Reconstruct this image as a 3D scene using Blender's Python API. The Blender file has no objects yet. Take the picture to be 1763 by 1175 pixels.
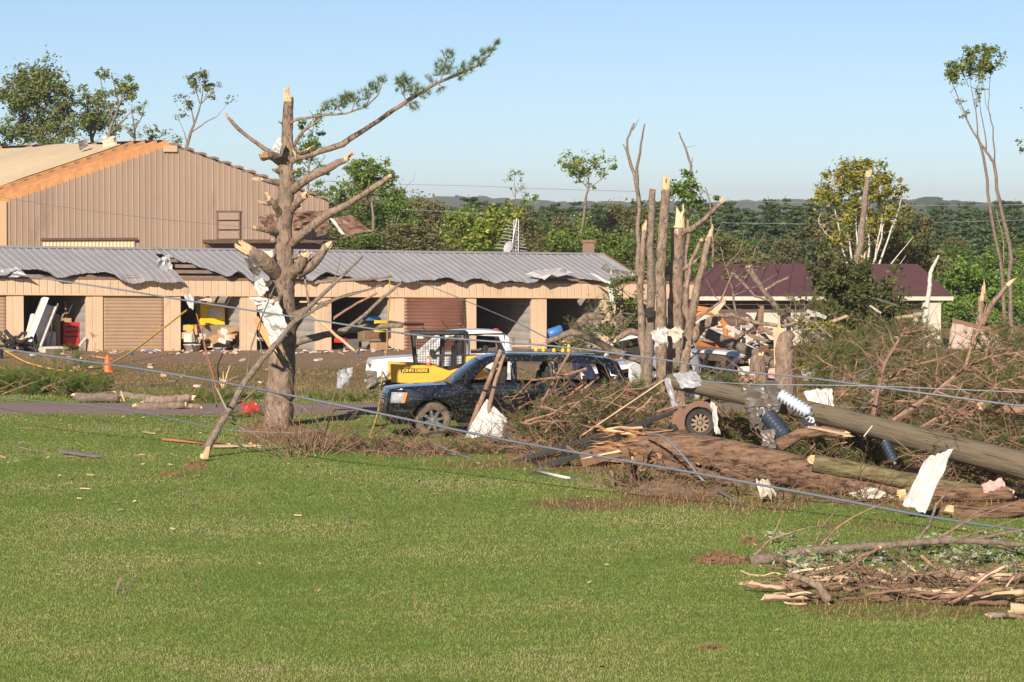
import bpy, bmesh, math, random
import numpy as np
from mathutils import Vector, Matrix, Euler
from mathutils.geometry import tessellate_polygon
from mathutils import noise as mnoise

sc = bpy.context.scene
COL = sc.collection

# ------------------------------------------------------------------ camera
# the view is a long lens one; distances below are written in units of KD metres (a focal length of 3000 px),
# so that 3000 / D stays the number of pixels per metre
KD = 2.13
F_PX, CX, CY, CAM_H = 3000.0 * KD, 881.5, 587.5, 5.3
PITCH = math.atan((CY - 356.0) / F_PX)
cd = bpy.data.cameras.new('camera'); cam = bpy.data.objects.new('camera', cd); COL.objects.link(cam)
cd.sensor_width = 36.0; cd.lens = 36.0 * F_PX / 1763.0
cd.clip_start = 0.5; cd.clip_end = 9000.0
cam.location = (0, 0, CAM_H); cam.rotation_euler = (math.pi / 2 - PITCH, 0, 0)
sc.camera = cam

# ------------------------------------------------------------------ light
SUN_EL, SUN_BETA = math.radians(26), math.radians(16)
w = bpy.data.worlds.new('World'); sc.world = w; w.use_nodes = True
nt = w.node_tree; nt.nodes.clear()
sky = nt.nodes.new('ShaderNodeTexSky'); sky.sky_type = 'NISHITA'; sky.sun_disc = False
sky.sun_elevation = SUN_EL; sky.sun_rotation = math.pi + SUN_BETA
sky.air_density = 0.5; sky.dust_density = 0.2; sky.ozone_density = 2.0; sky.altitude = 0
bg = nt.nodes.new('ShaderNodeBackground'); bg.inputs[1].default_value = 0.076
wo = nt.nodes.new('ShaderNodeOutputWorld')
nt.links.new(sky.outputs[0], bg.inputs[0]); nt.links.new(bg.outputs[0], wo.inputs[0])
sd = bpy.data.lights.new('sun', 'SUN'); sd.energy = 5.0; sd.angle = math.radians(0.5); sd.color = (1.0, 0.89, 0.76)
sun = bpy.data.objects.new('sun', sd); COL.objects.link(sun)
S_DIR = Vector((math.sin(SUN_BETA) * math.cos(SUN_EL), math.cos(SUN_BETA) * math.cos(SUN_EL), -math.sin(SUN_EL)))
sun.rotation_euler = S_DIR.to_track_quat('-Z', 'Y').to_euler(); sun.location = (-20, -40, 40)
vs = sc.view_settings; vs.view_transform = 'Standard'; vs.look = 'None'; vs.gamma = 1.0; vs.use_curve_mapping = False
vs.exposure = 0.4
sc.cycles.max_bounces = 6; sc.cycles.transparent_max_bounces = 8
sc.cycles.use_denoising = True
sc.render.film_transparent = False

# ------------------------------------------------------------------ where things stand
def clamp(v, a=0.0, b=1.0): return max(a, min(b, v))
def sstep(a, b, v):
    t = clamp((v - a) / (b - a)); return t * t * (3 - 2 * t)
def gz(x, y):
    z = 0.0; y = y / KD
    if y > 45: z -= 0.009 * (min(y, 90) - 45)
    z -= 0.0125 * clamp(x, -60, 60) * sstep(45, 62, y)
    if y > 86: z -= 0.065 * (min(y, 250) - 86)
    return z + 0.03 * math.sin(x * 0.35 + 1.3) * math.sin(y * 0.31) * (1 - sstep(55, 62, y))
CP, SP = math.cos(PITCH), math.sin(PITCH)
def ray(px, py):
    a, b = (px - CX) / F_PX, (py - CY) / F_PX
    return Vector((a, CP - b * SP, -SP - b * CP))
def P(px, py, D, dy=0.0):            # image point at distance D (units of KD m), dy metres deeper
    d = ray(px, py); return Vector((0, 0, CAM_H)) + d * ((D * KD + dy) / d.y)
def G(px, py):
    d = ray(px, py); t = 20.0
    for i in range(6000):
        q = Vector((0, 0, CAM_H)) + d * t
        e = q.z - gz(q.x, q.y)
        if e < 0.005: break
        t += max(0.004, e * 4.0)
    return q
def GD(px, D):                       # ground point under image column px at distance D
    y = D * KD; x = (px - CX) / F_PX * (y * CP + (CAM_H) * SP); return Vector((x, y, gz(x, y)))
def PATH(l, D): return [P(a[0], a[1], D, (a[2] if len(a) > 2 else 0)) for a in l]
def ppm(D): return 3000.0 / D
def od(q): return q.y / KD           # distance of a world point in those units

# ------------------------------------------------------------------ objects
def tag(o, label=None, cat=None, group=None, kind=None):
    if label: o['label'] = label
    if cat: o['category'] = cat
    if group: o['group'] = group
    if kind: o['kind'] = kind
    return o
def thing(name, loc, label, cat, group=None, rz=0.0):
    o = bpy.data.objects.new(name, None); COL.objects.link(o); o.empty_display_size = 0.2; o['kind'] = 'thing'
    o.location = loc; o.rotation_euler = (0, 0, rz)
    return tag(o, label, cat, group)
class MB:
    """collects geometry in world (or the parent's) coordinates"""
    def __init__(s): s.v = []; s.f = []; s.mi = []; s.cur = 0
    def add(s, vs, fs):
        b = len(s.v); s.v += [tuple(q) for q in vs]
        for f in fs: s.f.append(tuple(i + b for i in f)); s.mi.append(s.cur)
    def box(s, c, size, R=None):
        c = Vector(c); hx, hy, hz = size[0] / 2, size[1] / 2, size[2] / 2
        vs = [Vector((x, y, z)) for x in (-hx, hx) for y in (-hy, hy) for z in (-hz, hz)]
        if R is not None: vs = [R @ q for q in vs]
        s.add([q + c for q in vs], [(0, 1, 3, 2), (4, 6, 7, 5), (0, 4, 5, 1), (2, 3, 7, 6), (0, 2, 6, 4), (1, 5, 7, 3)])
    def bar(s, a, b, wd, th, up=(0, 0, 1)):
        a, b = Vector(a), Vector(b); d = b - a; L = d.length
        if L < 1e-6: return
        x = d / L; u = Vector(up)
        if abs(x.dot(u)) > 0.98: u = Vector((0, 1, 0))
        y = u.cross(x).normalized(); z = x.cross(y)
        s.box((a + b) / 2, (L, wd, th), Matrix((x, y, z)).transposed())
    def tube(s, pts, rad, seg=8, jit=0.0, cap=True, rng=random, flat=1.0, rfun=None):
        pts = [Vector(q) for q in pts]; n = len(pts)
        if not hasattr(rad, '__len__'): rad = [rad] * n
        ref = None; rings = []
        for i, q in enumerate(pts):
            t = (pts[min(i + 1, n - 1)] - pts[max(i - 1, 0)])
            t = t.normalized() if t.length > 1e-9 else Vector((0, 0, 1))
            if ref is None:
                ref = Vector((1, 0, 0)) if abs(t.x) < 0.8 else Vector((0, 1, 0))
            u = (ref - t * ref.dot(t))
            u = u.normalized() if u.length > 1e-6 else t.orthogonal().normalized()
            ref = u; v = t.cross(u)
            rings.append([q + (u * math.cos(k * 2 * math.pi / seg) + v * math.sin(k * 2 * math.pi / seg) * flat) * rad[i] * (1 + (rng.uniform(-jit, jit) if jit else 0)) * (rfun(i, k * 2 * math.pi / seg) if rfun else 1) for k in range(seg)])
        vs = [q for r in rings for q in r]
        fs = [(i * seg + k, i * seg + (k + 1) % seg, (i + 1) * seg + (k + 1) % seg, (i + 1) * seg + k) for i in range(n - 1) for k in range(seg)]
        if cap: fs += [tuple(reversed(range(seg))), tuple(range((n - 1) * seg, n * seg))]
        s.add(vs, fs)
    def grid(s, pts):               # pts[row][col]
        nr, nc = len(pts), len(pts[0])
        s.add([q for r in pts for q in r], [(i * nc + j, i * nc + j + 1, (i + 1) * nc + j + 1, (i + 1) * nc + j) for i in range(nr - 1) for j in range(nc - 1)])
    def poly(s, pts): s.add(pts, [tuple(range(len(pts)))])
    def prism(s, poly2, axis_from, fn):
        """poly2: 2d loop; fn(u,v,k) -> 3d for k=0,1"""
        n = len(poly2); a = [fn(u, v, 0) for u, v in poly2]; b = [fn(u, v, 1) for u, v in poly2]
        s.add(a + b, [tuple(range(n)), tuple(reversed(range(n, 2 * n)))] + [(i, n + i, n + (i + 1) % n, (i + 1) % n) for i in range(n)])
    def shards(s, p, d, r, L, n=7, rng=random):
        p = Vector(p); d = Vector(d).normalized(); u = d.orthogonal().normalized(); v = d.cross(u)
        if n >= 6 and L > .03:      # a torn core, higher on one side, and split slabs standing round it
            m_ = 13; a0 = rng.uniform(0, 6.28); rings = []; hk = [(.06 + .55 * (.5 + .5 * math.cos(k * 2 * math.pi / m_ - a0)) ** 1.5) * rng.uniform(.35, 1.3) for k in range(m_)]
            for (fr, fh) in ((1.0, -.35), (.99, 0), (.96, .55), (.86, 1.0)):
                rings.append([p + (u * math.cos(k * 2 * math.pi / m_) + v * math.sin(k * 2 * math.pi / m_)) * r * fr * rng.uniform(.93, 1.04) + d * L * (fh * .5 if fh < 0 else fh * hk[k]) for k in range(m_)])
            s.add([q for g_ in rings for q in g_] + [p + d * L * .06], [(i * m_ + k, i * m_ + (k + 1) % m_, (i + 1) * m_ + (k + 1) % m_, (i + 1) * m_ + k) for i in range(3) for k in range(m_)] + [(3 * m_ + k, 3 * m_ + (k + 1) % m_, 4 * m_) for k in range(m_)])
            for i in range(4):
                a = a0 + rng.gauss(0, .8); c = p + (u * math.cos(a) + v * math.sin(a)) * r * rng.uniform(.35, .85); tn = (v * math.cos(a) - u * math.sin(a)); rd = (u * math.cos(a) + v * math.sin(a))
                w_ = r * rng.uniform(.35, .7); th = r * rng.uniform(.14, .3); h = L * rng.uniform(.3, .9); sk = rng.uniform(-.6, .6); ln = rd * rng.uniform(-.05, .22) * h
                lo = [c + tn * x * w_ + rd * y * th - d * L * .1 for x, y in ((-1, -1), (1, -1), (1, 1), (-1, 1))]
                hi = [c + tn * (x * .62 + sk * .3) * w_ + rd * y * th * .6 + d * h * (1 + x * sk * .5) + ln for x, y in ((-1, -1), (1, -1), (1, 1), (-1, 1))]
                s.add(lo + hi, [(0, 1, 5, 4), (1, 2, 6, 5), (2, 3, 7, 6), (3, 0, 4, 7), (4, 5, 6, 7)])
            return
        for i in range(n):
            a = i * 2 * math.pi / n + rng.uniform(-.4, .4); rr = r * rng.uniform(.35, .8)
            c = p + (u * math.cos(a) + v * math.sin(a)) * rr - d * 0.12 * L
            w_ = r * rng.uniform(.35, .6); l = L * rng.choice((rng.uniform(.2, .5), rng.uniform(.5, 1.0)))
            q = [c + (u * math.cos(a + k * 2.09) + v * math.sin(a + k * 2.09)) * w_ for k in range(3)]
            tip = c + d * l + (u * rng.uniform(-1, 1) + v * rng.uniform(-1, 1)) * w_ * .7
            m = [x + (tip - x) * .55 + (u * rng.uniform(-1, 1) + v * rng.uniform(-1, 1)) * w_ * .25 for x in q]
            s.add(q + m + [tip], [(0, 1, 4, 3), (1, 2, 5, 4), (2, 0, 3, 5), (3, 4, 6), (4, 5, 6), (5, 3, 6)])
    def build(s, name, mat, parent=None, smooth=False, local=False, solid=0.0, bevel=0.0):
        me = bpy.data.meshes.new(name)
        off = Vector((0, 0, 0))
        if parent is not None and not local:
            off = world_loc(parent)
        me.from_pydata([(q[0] - off.x, q[1] - off.y, q[2] - off.z) for q in s.v], [], s.f)
        mats = mat if isinstance(mat, (list, tuple)) else [mat]
        for m_ in mats: me.materials.append(m_)
        if len(mats) > 1: me.polygons.foreach_set('material_index', s.mi)
        if smooth: me.polygons.foreach_set('use_smooth', [True] * len(me.polygons))
        me.update()
        o = bpy.data.objects.new(name, me); COL.objects.link(o)
        if parent is not None: o.parent = parent
        if solid:
            m_ = o.modifiers.new('thickness', 'SOLIDIFY'); m_.thickness = solid; m_.offset = 0
        if bevel:
            m_ = o.modifiers.new('edge', 'BEVEL'); m_.width = bevel; m_.segments = 2; m_.limit_method = 'ANGLE'
        return o
def world_loc(o):
    l = Vector(o.location); p = o.parent
    while p is not None: l = l + Vector(p.location); p = p.parent
    return l
def np_mesh(name, V, Fc, mat, parent=None, local=False):
    """V (n,3), Fc (m,k) equal sized faces"""
    V = np.asarray(V, dtype=np.float32)
    if parent is not None and not local: V = V - np.array(world_loc(parent), dtype=np.float32)
    Fc = np.asarray(Fc, dtype=np.int32); k = Fc.shape[1]
    me = bpy.data.meshes.new(name)
    me.vertices.add(len(V)); me.vertices.foreach_set('co', V.ravel())
    me.loops.add(Fc.size); me.loops.foreach_set('vertex_index', Fc.ravel())
    me.polygons.add(len(Fc)); me.polygons.foreach_set('loop_start', np.arange(len(Fc), dtype=np.int32) * k)
    try: me.polygons.foreach_set('loop_total', np.full(len(Fc), k, dtype=np.int32))
    except Exception: pass
    for m_ in (mat if isinstance(mat, (list, tuple)) else [mat]): me.materials.append(m_)
    me.update(calc_edges=True); me.validate()
    o = bpy.data.objects.new(name, me); COL.objects.link(o)
    if parent is not None: o.parent = parent
    return o
def copy_tree(o, parent=None):
    c = o.copy(); COL.objects.link(c); c.parent = parent
    for ch in list(o.children): copy_tree(ch, c)
    return c

# ------------------------------------------------------------------ materials
def lin(r, g, b):
    f = lambda c: (c / 255 / 12.92) if c <= 10.3 else ((c / 255 + 0.055) / 1.055) ** 2.4
    return (f(r), f(g), f(b), 1.0)
def mul(c, k): return (c[0] * k, c[1] * k, c[2] * k, 1.0)
_M = {}
def mat(name, c1, c2=None, scale=4.0, rough=0.8, metal=0.0, bump=0.0, bscale=None, stretch=(1, 1, 1), c3=None, s3=1.0, m3=(0.55, 0.7), spec=0.5, island=None, objrand=0.0, trans=0.0, coat=0.0, detail=6.0, ramp=(0.35, 0.65)):
    if name in _M: return _M[name]
    m = bpy.data.materials.new(name); m.use_nodes = True; t = m.node_tree; N = t.nodes; Lk = t.links
    b = N['Principled BSDF']; b.inputs['Roughness'].default_value = rough; b.inputs['Metallic'].default_value = metal
    b.inputs['Specular IOR Level'].default_value = spec
    if coat: b.inputs['Coat Weight'].default_value = coat; b.inputs['Coat Roughness'].default_value = 0.06
    tc = N.new('ShaderNodeTexCoord'); mp = N.new('ShaderNodeMapping'); Lk.new(tc.outputs['Object'], mp.inputs[0]); mp.inputs['Scale'].default_value = stretch
    col = None
    def rgb(c): n_ = N.new('ShaderNodeRGB'); n_.outputs[0].default_value = c; return n_.outputs[0]
    def mix(f, a, c): 
        n_ = N.new('ShaderNodeMix'); n_.data_type = 'RGBA'; Lk.new(f, n_.inputs[0]); Lk.new(a, n_.inputs[6]); Lk.new(c, n_.inputs[7]); return n_.outputs[2]
    def mrange(v, a, c, lo=0.0, hi=1.0):
        n_ = N.new('ShaderNodeMapRange'); Lk.new(v, n_.inputs[0]); n_.inputs[1].default_value = a; n_.inputs[2].default_value = c; n_.inputs[3].default_value = lo; n_.inputs[4].default_value = hi; return n_.outputs[0]
    col = rgb(c1)
    if c2 is not None:
        nz = N.new('ShaderNodeTexNoise'); nz.inputs['Scale'].default_value = scale; nz.inputs['Detail'].default_value = detail; nz.inputs['Roughness'].default_value = 0.65
        Lk.new(mp.outputs[0], nz.inputs['Vector'])
        col = mix(mrange(nz.outputs['Fac'], ramp[0], ramp[1]), col, rgb(c2))
    if c3 is not None:
        nz3 = N.new('ShaderNodeTexNoise'); nz3.inputs['Scale'].default_value = s3; nz3.inputs['Detail'].default_value = 8.0; nz3.inputs['Roughness'].default_value = 0.7
        Lk.new(mp.outputs[0], nz3.inputs['Vector'])
        col = mix(mrange(nz3.outputs['Fac'], m3[0], m3[1]), col, rgb(c3))
    if island is not None:
        ge = N.new('ShaderNodeNewGeometry')
        cr = N.new('ShaderNodeValToRGB'); els = cr.color_ramp.elements
        while len(els) < len(island): els.new(0.5)
        for i, (p_, c_) in enumerate(island): els[i].position = p_; els[i].color = c_
        Lk.new(ge.outputs['Random Per Island'], cr.inputs[0]); col = cr.outputs[0]
    if objrand:
        oi = N.new('ShaderNodeObjectInfo'); hs = N.new('ShaderNodeHueSaturation')
        Lk.new(mrange(oi.outputs['Random'], 0, 1, 1 - objrand, 1 + objrand), hs.inputs['Value']); Lk.new(col, hs.inputs['Color'])
        mh = N.new('ShaderNodeMath'); mh.operation = 'MULTIPLY'; mh.inputs[1].default_value = 7.31; Lk.new(oi.outputs['Random'], mh.inputs[0])
        fr = N.new('ShaderNodeMath'); fr.operation = 'FRACT'; Lk.new(mh.outputs[0], fr.inputs[0])
        Lk.new(mrange(fr.outputs[0], 0, 1, 0.5 - 0.06 * objrand, 0.5 + 0.06 * objrand), hs.inputs['Hue']); col = hs.outputs[0]
    Lk.new(col, b.inputs['Base Color'])
    if bump:
        nb = N.new('ShaderNodeTexNoise'); nb.inputs['Scale'].default_value = bscale or scale * 3; nb.inputs['Detail'].default_value = 8.0; nb.inputs['Roughness'].default_value = 0.6
        Lk.new(mp.outputs[0], nb.inputs['Vector'])
        bp = N.new('ShaderNodeBump'); bp.inputs['Strength'].default_value = min(1.0, bump); bp.inputs['Distance'].default_value = 0.03 * max(1.0, bump)
        Lk.new(nb.outputs['Fac'], bp.inputs['Height']); Lk.new(bp.outputs[0], b.inputs['Normal'])
    if trans:
        tr = N.new('ShaderNodeBsdfTranslucent'); Lk.new(col, tr.inputs[0]); ms = N.new('ShaderNodeMixShader'); ms.inputs[0].default_value = trans
        Lk.new(b.outputs[0], ms.inputs[1]); Lk.new(tr.outputs[0], ms.inputs[2]); Lk.new(ms.outputs[0], N['Material Output'].inputs[0])
    _M[name] = m
    return m
C = lin
M = dict(
  bark=mat('pine bark', (.17, .115, .08, 1), (.385, .28, .20, 1), 7, .9, bump=1.6, bscale=16, stretch=(1, 1, .5), c3=(.085, .058, .04, 1), s3=11, m3=(.52, .64), objrand=.06, ramp=(.32, .68)),
  bark_red=mat('reddish pine bark', (.22, .12, .075, 1), (.42, .255, .17, 1), 9, .9, bump=1.2, bscale=24, stretch=(1, 1, .5), objrand=.14),
  bark_dark=mat('furrowed brown bark', (.17, .095, .055, 1), (.33, .20, .12, 1), 6, .95, bump=3.0, bscale=10, stretch=(.35, 2.2, 2.2), c3=(.055, .032, .02, 1), s3=5, m3=(.50, .60)),
  bark_grey=mat('grey bark', (.15, .11, .08, 1), (.33, .255, .19, 1), 9, .9, bump=1.5, bscale=22, objrand=.1, c3=(.09, .07, .05, 1), s3=13, m3=(.55, .68), ramp=(.32, .68)),
  bark_darkest=mat('dark bark', (.10, .08, .06, 1), (.16, .13, .10, 1), 5, .9, bump=.4, objrand=.1),  # darkest plain bark tone
  bark_birch=mat('birch bark', (.70, .66, .58, 1), (.45, .41, .34, 1), 3, .8, c3=(.10, .09, .08, 1), s3=5, m3=(.62, .66), stretch=(1, 1, 3)),
  splint=mat('fresh split wood', (.78, .56, .33, 1), (.62, .40, .21, 1), 5, .8, bump=.5, bscale=25, stretch=(1, 1, .3), objrand=.12),
  split_orange=mat('split heartwood', (.50, .26, .11, 1), (.34, .16, .07, 1), 4, .85, bump=1.0, bscale=14, stretch=(.4, 1.5, 1.5)),
  lumber=mat('lumber', (.62, .30, .12, 1), (.48, .21, .08, 1), 3, .8, bump=.2, stretch=(1, 1, .4), objrand=.15),
  lumber_pale=mat('pale lumber', (.62, .45, .29, 1), (.50, .345, .215, 1), 3, .8, objrand=.15),
  lumber_dark=mat('weathered board', (.20, .14, .10, 1), (.30, .22, .16, 1), 4, .85, objrand=.12),
  pole=mat('weathered pole wood', (.12, .092, .055, 1), (.30, .235, .15, 1), 2.6, .85, bump=.7, bscale=7, stretch=(.12, 6, 6), c3=(.07, .05, .032, 1), s3=2.6, m3=(.54, .62), ramp=(.3, .7)),
  tan=mat('tan siding', (.66, .48, .32, 1), (.59, .425, .28, 1), 1.2, .6, spec=.3, c3=(.40, .285, .19, 1), s3=1.6, m3=(.56, .8), stretch=(1, 1, .5)),
  tan_trim=mat('tan trim', (.64, .43, .25, 1), None, 1, .5),
  shed=mat('brown siding', (.395, .285, .21, 1), (.34, .245, .178, 1), .5, .6, spec=.25, c3=(.22, .155, .11, 1), s3=.8, m3=(.6, .8), stretch=(1, 1, .35)),
  shed_dark=mat('dark brown trim', (.12, .07, .05, 1), (.16, .10, .07, 1), 3, .7),
  brown_trim=mat('brown fascia', (.20, .115, .075, 1), (.26, .15, .10, 1), 4, .7),
  brown_door=mat('brown curtain', (.155, .068, .042, 1), (.19, .085, .055, 1), 4, .45),
  tan_door=mat('tan brown roller curtain', (.36, .235, .145, 1), (.40, .27, .17, 1), 3, .55),
  grey_roof=mat('grey metal roof', (.36, .35, .355, 1), (.41, .395, .395, 1), .8, .5, metal=.1, c3=(.31, .295, .29, 1), s3=1.5),
  grey_wall=mat('grey corrugated liner', (.40, .37, .33, 1), (.33, .30, .27, 1), 2, .6),
  cream=mat('cream roof sheet', (.78, .60, .37, 1), (.72, .55, .33, 1), 1, .55),
  cream_white=mat('cream white board', (.66, .59, .48, 1), (.54, .47, .37, 1), 4, .8, objrand=.08),
  white=mat('white sheet metal', (.62, .605, .575, 1), (.50, .48, .445, 1), 5, .5, c3=(.36, .30, .23, 1), s3=3, m3=(.56, .72)),
  white_paint=mat('white car paint', (.74, .73, .71, 1), (.62, .60, .56, 1), 3, .35, coat=.3, c3=(.36, .30, .23, 1), s3=6, m3=(.58, .78)),
  galv=mat('torn galvanised sheet', (.23, .20, .175, 1), (.15, .125, .105, 1), 5, .45, metal=.25, c3=(.36, .34, .32, 1), s3=3.5, m3=(.58, .72)),
  brown_sheet=mat('brown torn sheet', (.19, .105, .075, 1), (.235, .14, .10, 1), 3, .5, c3=(.09, .05, .035, 1), s3=1.5, m3=(.55, .75)),
  black_paint=mat('black car paint', (.006, .0065, .0085, 1), None, 1, .16, spec=.6, coat=.8, c3=(.20, .155, .11, 1), s3=19, m3=(.55, .72)),
  black=mat('black steel', (.018, .017, .017, 1), (.04, .034, .03, 1), 6, .5),
  dark=mat('dark interior', (.02, .018, .017, 1), (.035, .03, .028, 1), 4, .85),
  tyre=mat('muddy tyre', (.075, .058, .043, 1), (.22, .155, .10, 1), 5, .95, bump=.4, bscale=40),
  chrome=mat('polished wheel', (.72, .71, .68, 1), (.45, .38, .30, 1), 8, .22, metal=.85),
  chrome_strip=mat('chrome strip', (.75, .75, .76, 1), None, 1, .15, metal=1.0),
  lamp=mat('clear lamp lens', (.62, .63, .64, 1), (.45, .45, .46, 1), 12, .12, metal=.35),
  amber=mat('amber lens', (.85, .26, .05, 1), None, 1, .25),
  red_lens=mat('red lens', (.5, .02, .02, 1), None, 1, .2),
  yellow=mat('machine yellow', (.78, .43, .03, 1), (.70, .37, .03, 1), 4, .5, c3=(.40, .25, .08, 1), s3=5, m3=(.62, .8)),
  yellow_plastic=mat('yellow plastic', (.80, .55, .02, 1), None, 1, .5),
  red=mat('red paint', (.50, .028, .024, 1), (.42, .025, .02, 1), 4, .45),
  red_plastic=mat('red plastic', (.72, .02, .035, 1), None, 1, .4),
  orange=mat('orange plastic', (.85, .14, .03, 1), None, 1, .5),
  orange_paint=mat('orange paint', (.62, .22, .05, 1), (.45, .16, .05, 1), 4, .6),
  cardboard=mat('cardboard', (.50, .30, .15, 1), (.42, .25, .13, 1), 4, .85, objrand=.15),
  white_plastic=mat('white plastic', (.64, .61, .57, 1), (.50, .47, .42, 1), 6, .5, objrand=.1),
  blue_plastic=mat('blue plastic', (.05, .17, .45, 1), None, 1, .4),
  navy=mat('navy cloth', (.012, .018, .05, 1), (.02, .028, .07, 1), 8, .9),
  skin=mat('skin', (.55, .30, .20, 1), None, 1, .6),
  jeans=mat('denim', (.06, .09, .16, 1), None, 1, .9),
  pink=mat('pink insulation', (.72, .43, .36, 1), (.62, .35, .29, 1), 6, .95, bump=.5, objrand=.08),
  maroon=mat('maroon metal roof', (.125, .056, .055, 1), (.145, .066, .064, 1), 1, .5, spec=.4, c3=(.095, .04, .04, 1), s3=.6),
  housewall=mat('pale block wall', (.60, .52, .42, 1), (.52, .45, .36, 1), 3, .85),
  house_shade=mat('eave shade on wall', (.10, .075, .06, 1), None, 1, .8),  # dark tone standing in for eave shade on the house wall
  glass=mat('dark glass', (.03, .04, .05, 1), None, 1, .08, spec=.7),
  insul=mat('blue grey insulator', (.60, .68, .76, 1), (.54, .62, .70, 1), 4, .35),
  insul_dark=mat('slate blue insulator', (.035, .05, .08, 1), (.05, .07, .10, 1), 4, .4),
  cable=mat('grey cable', (.20, .23, .27, 1), (.26, .28, .31, 1), 10, .5, metal=.3),
  yellow_cord=mat('yellow cord', (.80, .50, .06, 1), None, 1, .6),
  orange_cord=mat('orange cord', (.75, .22, .06, 1), None, 1, .6),
  rust=mat('rusty fender', (.24, .115, .06, 1), (.16, .10, .07, 1), 5, .7, c3=(.36, .15, .06, 1), s3=6),
  soil=mat('brown soil', (.17, .085, .045, 1), (.25, .13, .07, 1), 5, .98, bump=1.2, bscale=9, c3=(.30, .19, .10, 1), s3=9),
  asphalt=mat('worn drive', (.235, .165, .14, 1), (.28, .20, .17, 1), 2.5, .95, bump=.3, bscale=60, c3=(.19, .13, .105, 1), s3=.7),
  plastic_clear=mat('crumpled plastic film', (.66, .66, .68, 1), (.50, .50, .52, 1), 9, .25, trans=.35),
  dish=mat('grey dish', (.45, .45, .46, 1), None, 1, .5),
  alu=mat('antenna aluminium', (.62, .60, .58, 1), None, 1, .45, metal=.3),
  tealcloth=mat('teal cloth', (.02, .12, .10, 1), None, 1, .8),
)
def isl(*cols): n_ = len(cols); return [(i / max(1, n_ - 1), c) for i, c in enumerate(cols)]
M['leaf'] = mat('broadleaf foliage', (0, 0, 0, 1), island=isl((0.068, 0.129, 0.018, 1), (0.113, 0.197, 0.027, 1), (0.167, 0.250, 0.046, 1), (0.227, 0.288, 0.060, 1)), rough=.6, spec=.25, trans=.25, objrand=.16)
M['leaf_yel'] = mat('yellowing foliage', (0, 0, 0, 1), island=isl((0.119, 0.169, 0.026, 1), (0.220, 0.254, 0.034, 1), (0.371, 0.320, 0.050, 1), (0.456, 0.320, 0.050, 1)), rough=.6, spec=.25, trans=.25, objrand=.1)
M['leaf_lime'] = mat('lime foliage', (0, 0, 0, 1), island=isl((0.096, 0.168, 0.018, 1), (0.156, 0.240, 0.030, 1), (0.228, 0.288, 0.036, 1), (0.504, 0.432, 0.096, 1)), rough=.6, spec=.25, trans=.25)
M['leaf_dry'] = mat('thin brownish foliage', (0, 0, 0, 1), island=isl((0.087, 0.109, 0.029, 1), (0.160, 0.152, 0.058, 1), (0.246, 0.189, 0.094, 1), (0.109, 0.160, 0.036, 1)), rough=.7, spec=.2, trans=.2, objrand=.15)
M['leaf_olive'] = mat('olive foliage', (0, 0, 0, 1), island=isl((0.094, 0.133, 0.030, 1), (0.160, 0.198, 0.047, 1), (0.235, 0.264, 0.075, 1)), rough=.6, spec=.25, trans=.2, objrand=.12)
M['leaf_silver'] = mat('silvery leaves', (0, 0, 0, 1), island=isl((.15, .21, .06, 1), (.26, .31, .14, 1), (.48, .50, .38, 1)), rough=.6, trans=.2)
M['pine_far'] = mat('far pine needles', (0, 0, 0, 1), island=isl((.045, .078, .030, 1), (.070, .110, .040, 1), (.105, .145, .055, 1)), rough=.7, spec=.2, trans=.12, objrand=.16)
M['needle'] = mat('pine needles', (0, 0, 0, 1), island=isl((.075, .125, .022, 1), (.13, .185, .035, 1), (.20, .235, .06, 1)), rough=.8, spec=.1, trans=.2)
M['needle_dry'] = mat('dull pine needles', (0, 0, 0, 1), island=isl((.05, .085, .018, 1), (.085, .125, .03, 1), (.13, .165, .045, 1), (.25, .20, .085, 1), (.055, .10, .022, 1)), rough=.8, spec=.1, trans=.15)
M['dirty_panel'] = mat('stained cream panel', (.52, .42, .34, 1), (.40, .30, .23, 1), 2.5, .8, c3=(.24, .13, .08, 1), s3=1.6, m3=(.58, .72))
M['leaf_darkbush'] = mat('dark bush foliage', (0, 0, 0, 1), island=isl((.04, .058, .016, 1), (.07, .092, .026, 1), (.115, .13, .04, 1), (.16, .15, .05, 1)), rough=.7, spec=.15, trans=.15)  # foliage of the bush's own dark colour
M['rubble_soil'] = mat('bark rubble', (.13, .08, .05, 1), (.24, .155, .095, 1), 9, .98, bump=2.0, bscale=14, c3=(.36, .25, .15, 1), s3=14, m3=(.56, .66))
M['straw'] = mat('straw and dead grass', (0, 0, 0, 1), island=isl((.20, .12, .055, 1), (.30, .20, .09, 1), (.40, .28, .14, 1), (.12, .10, .03, 1)), rough=.9, spec=.1, trans=.15)
M['twig'] = mat('twigs', (.15, .085, .055, 1), (.27, .165, .105, 1), 2, .9, objrand=.1)
M['twig_grey'] = mat('grey twigs', (.26, .21, .155, 1), (.36, .29, .21, 1), 2, .9)
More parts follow.
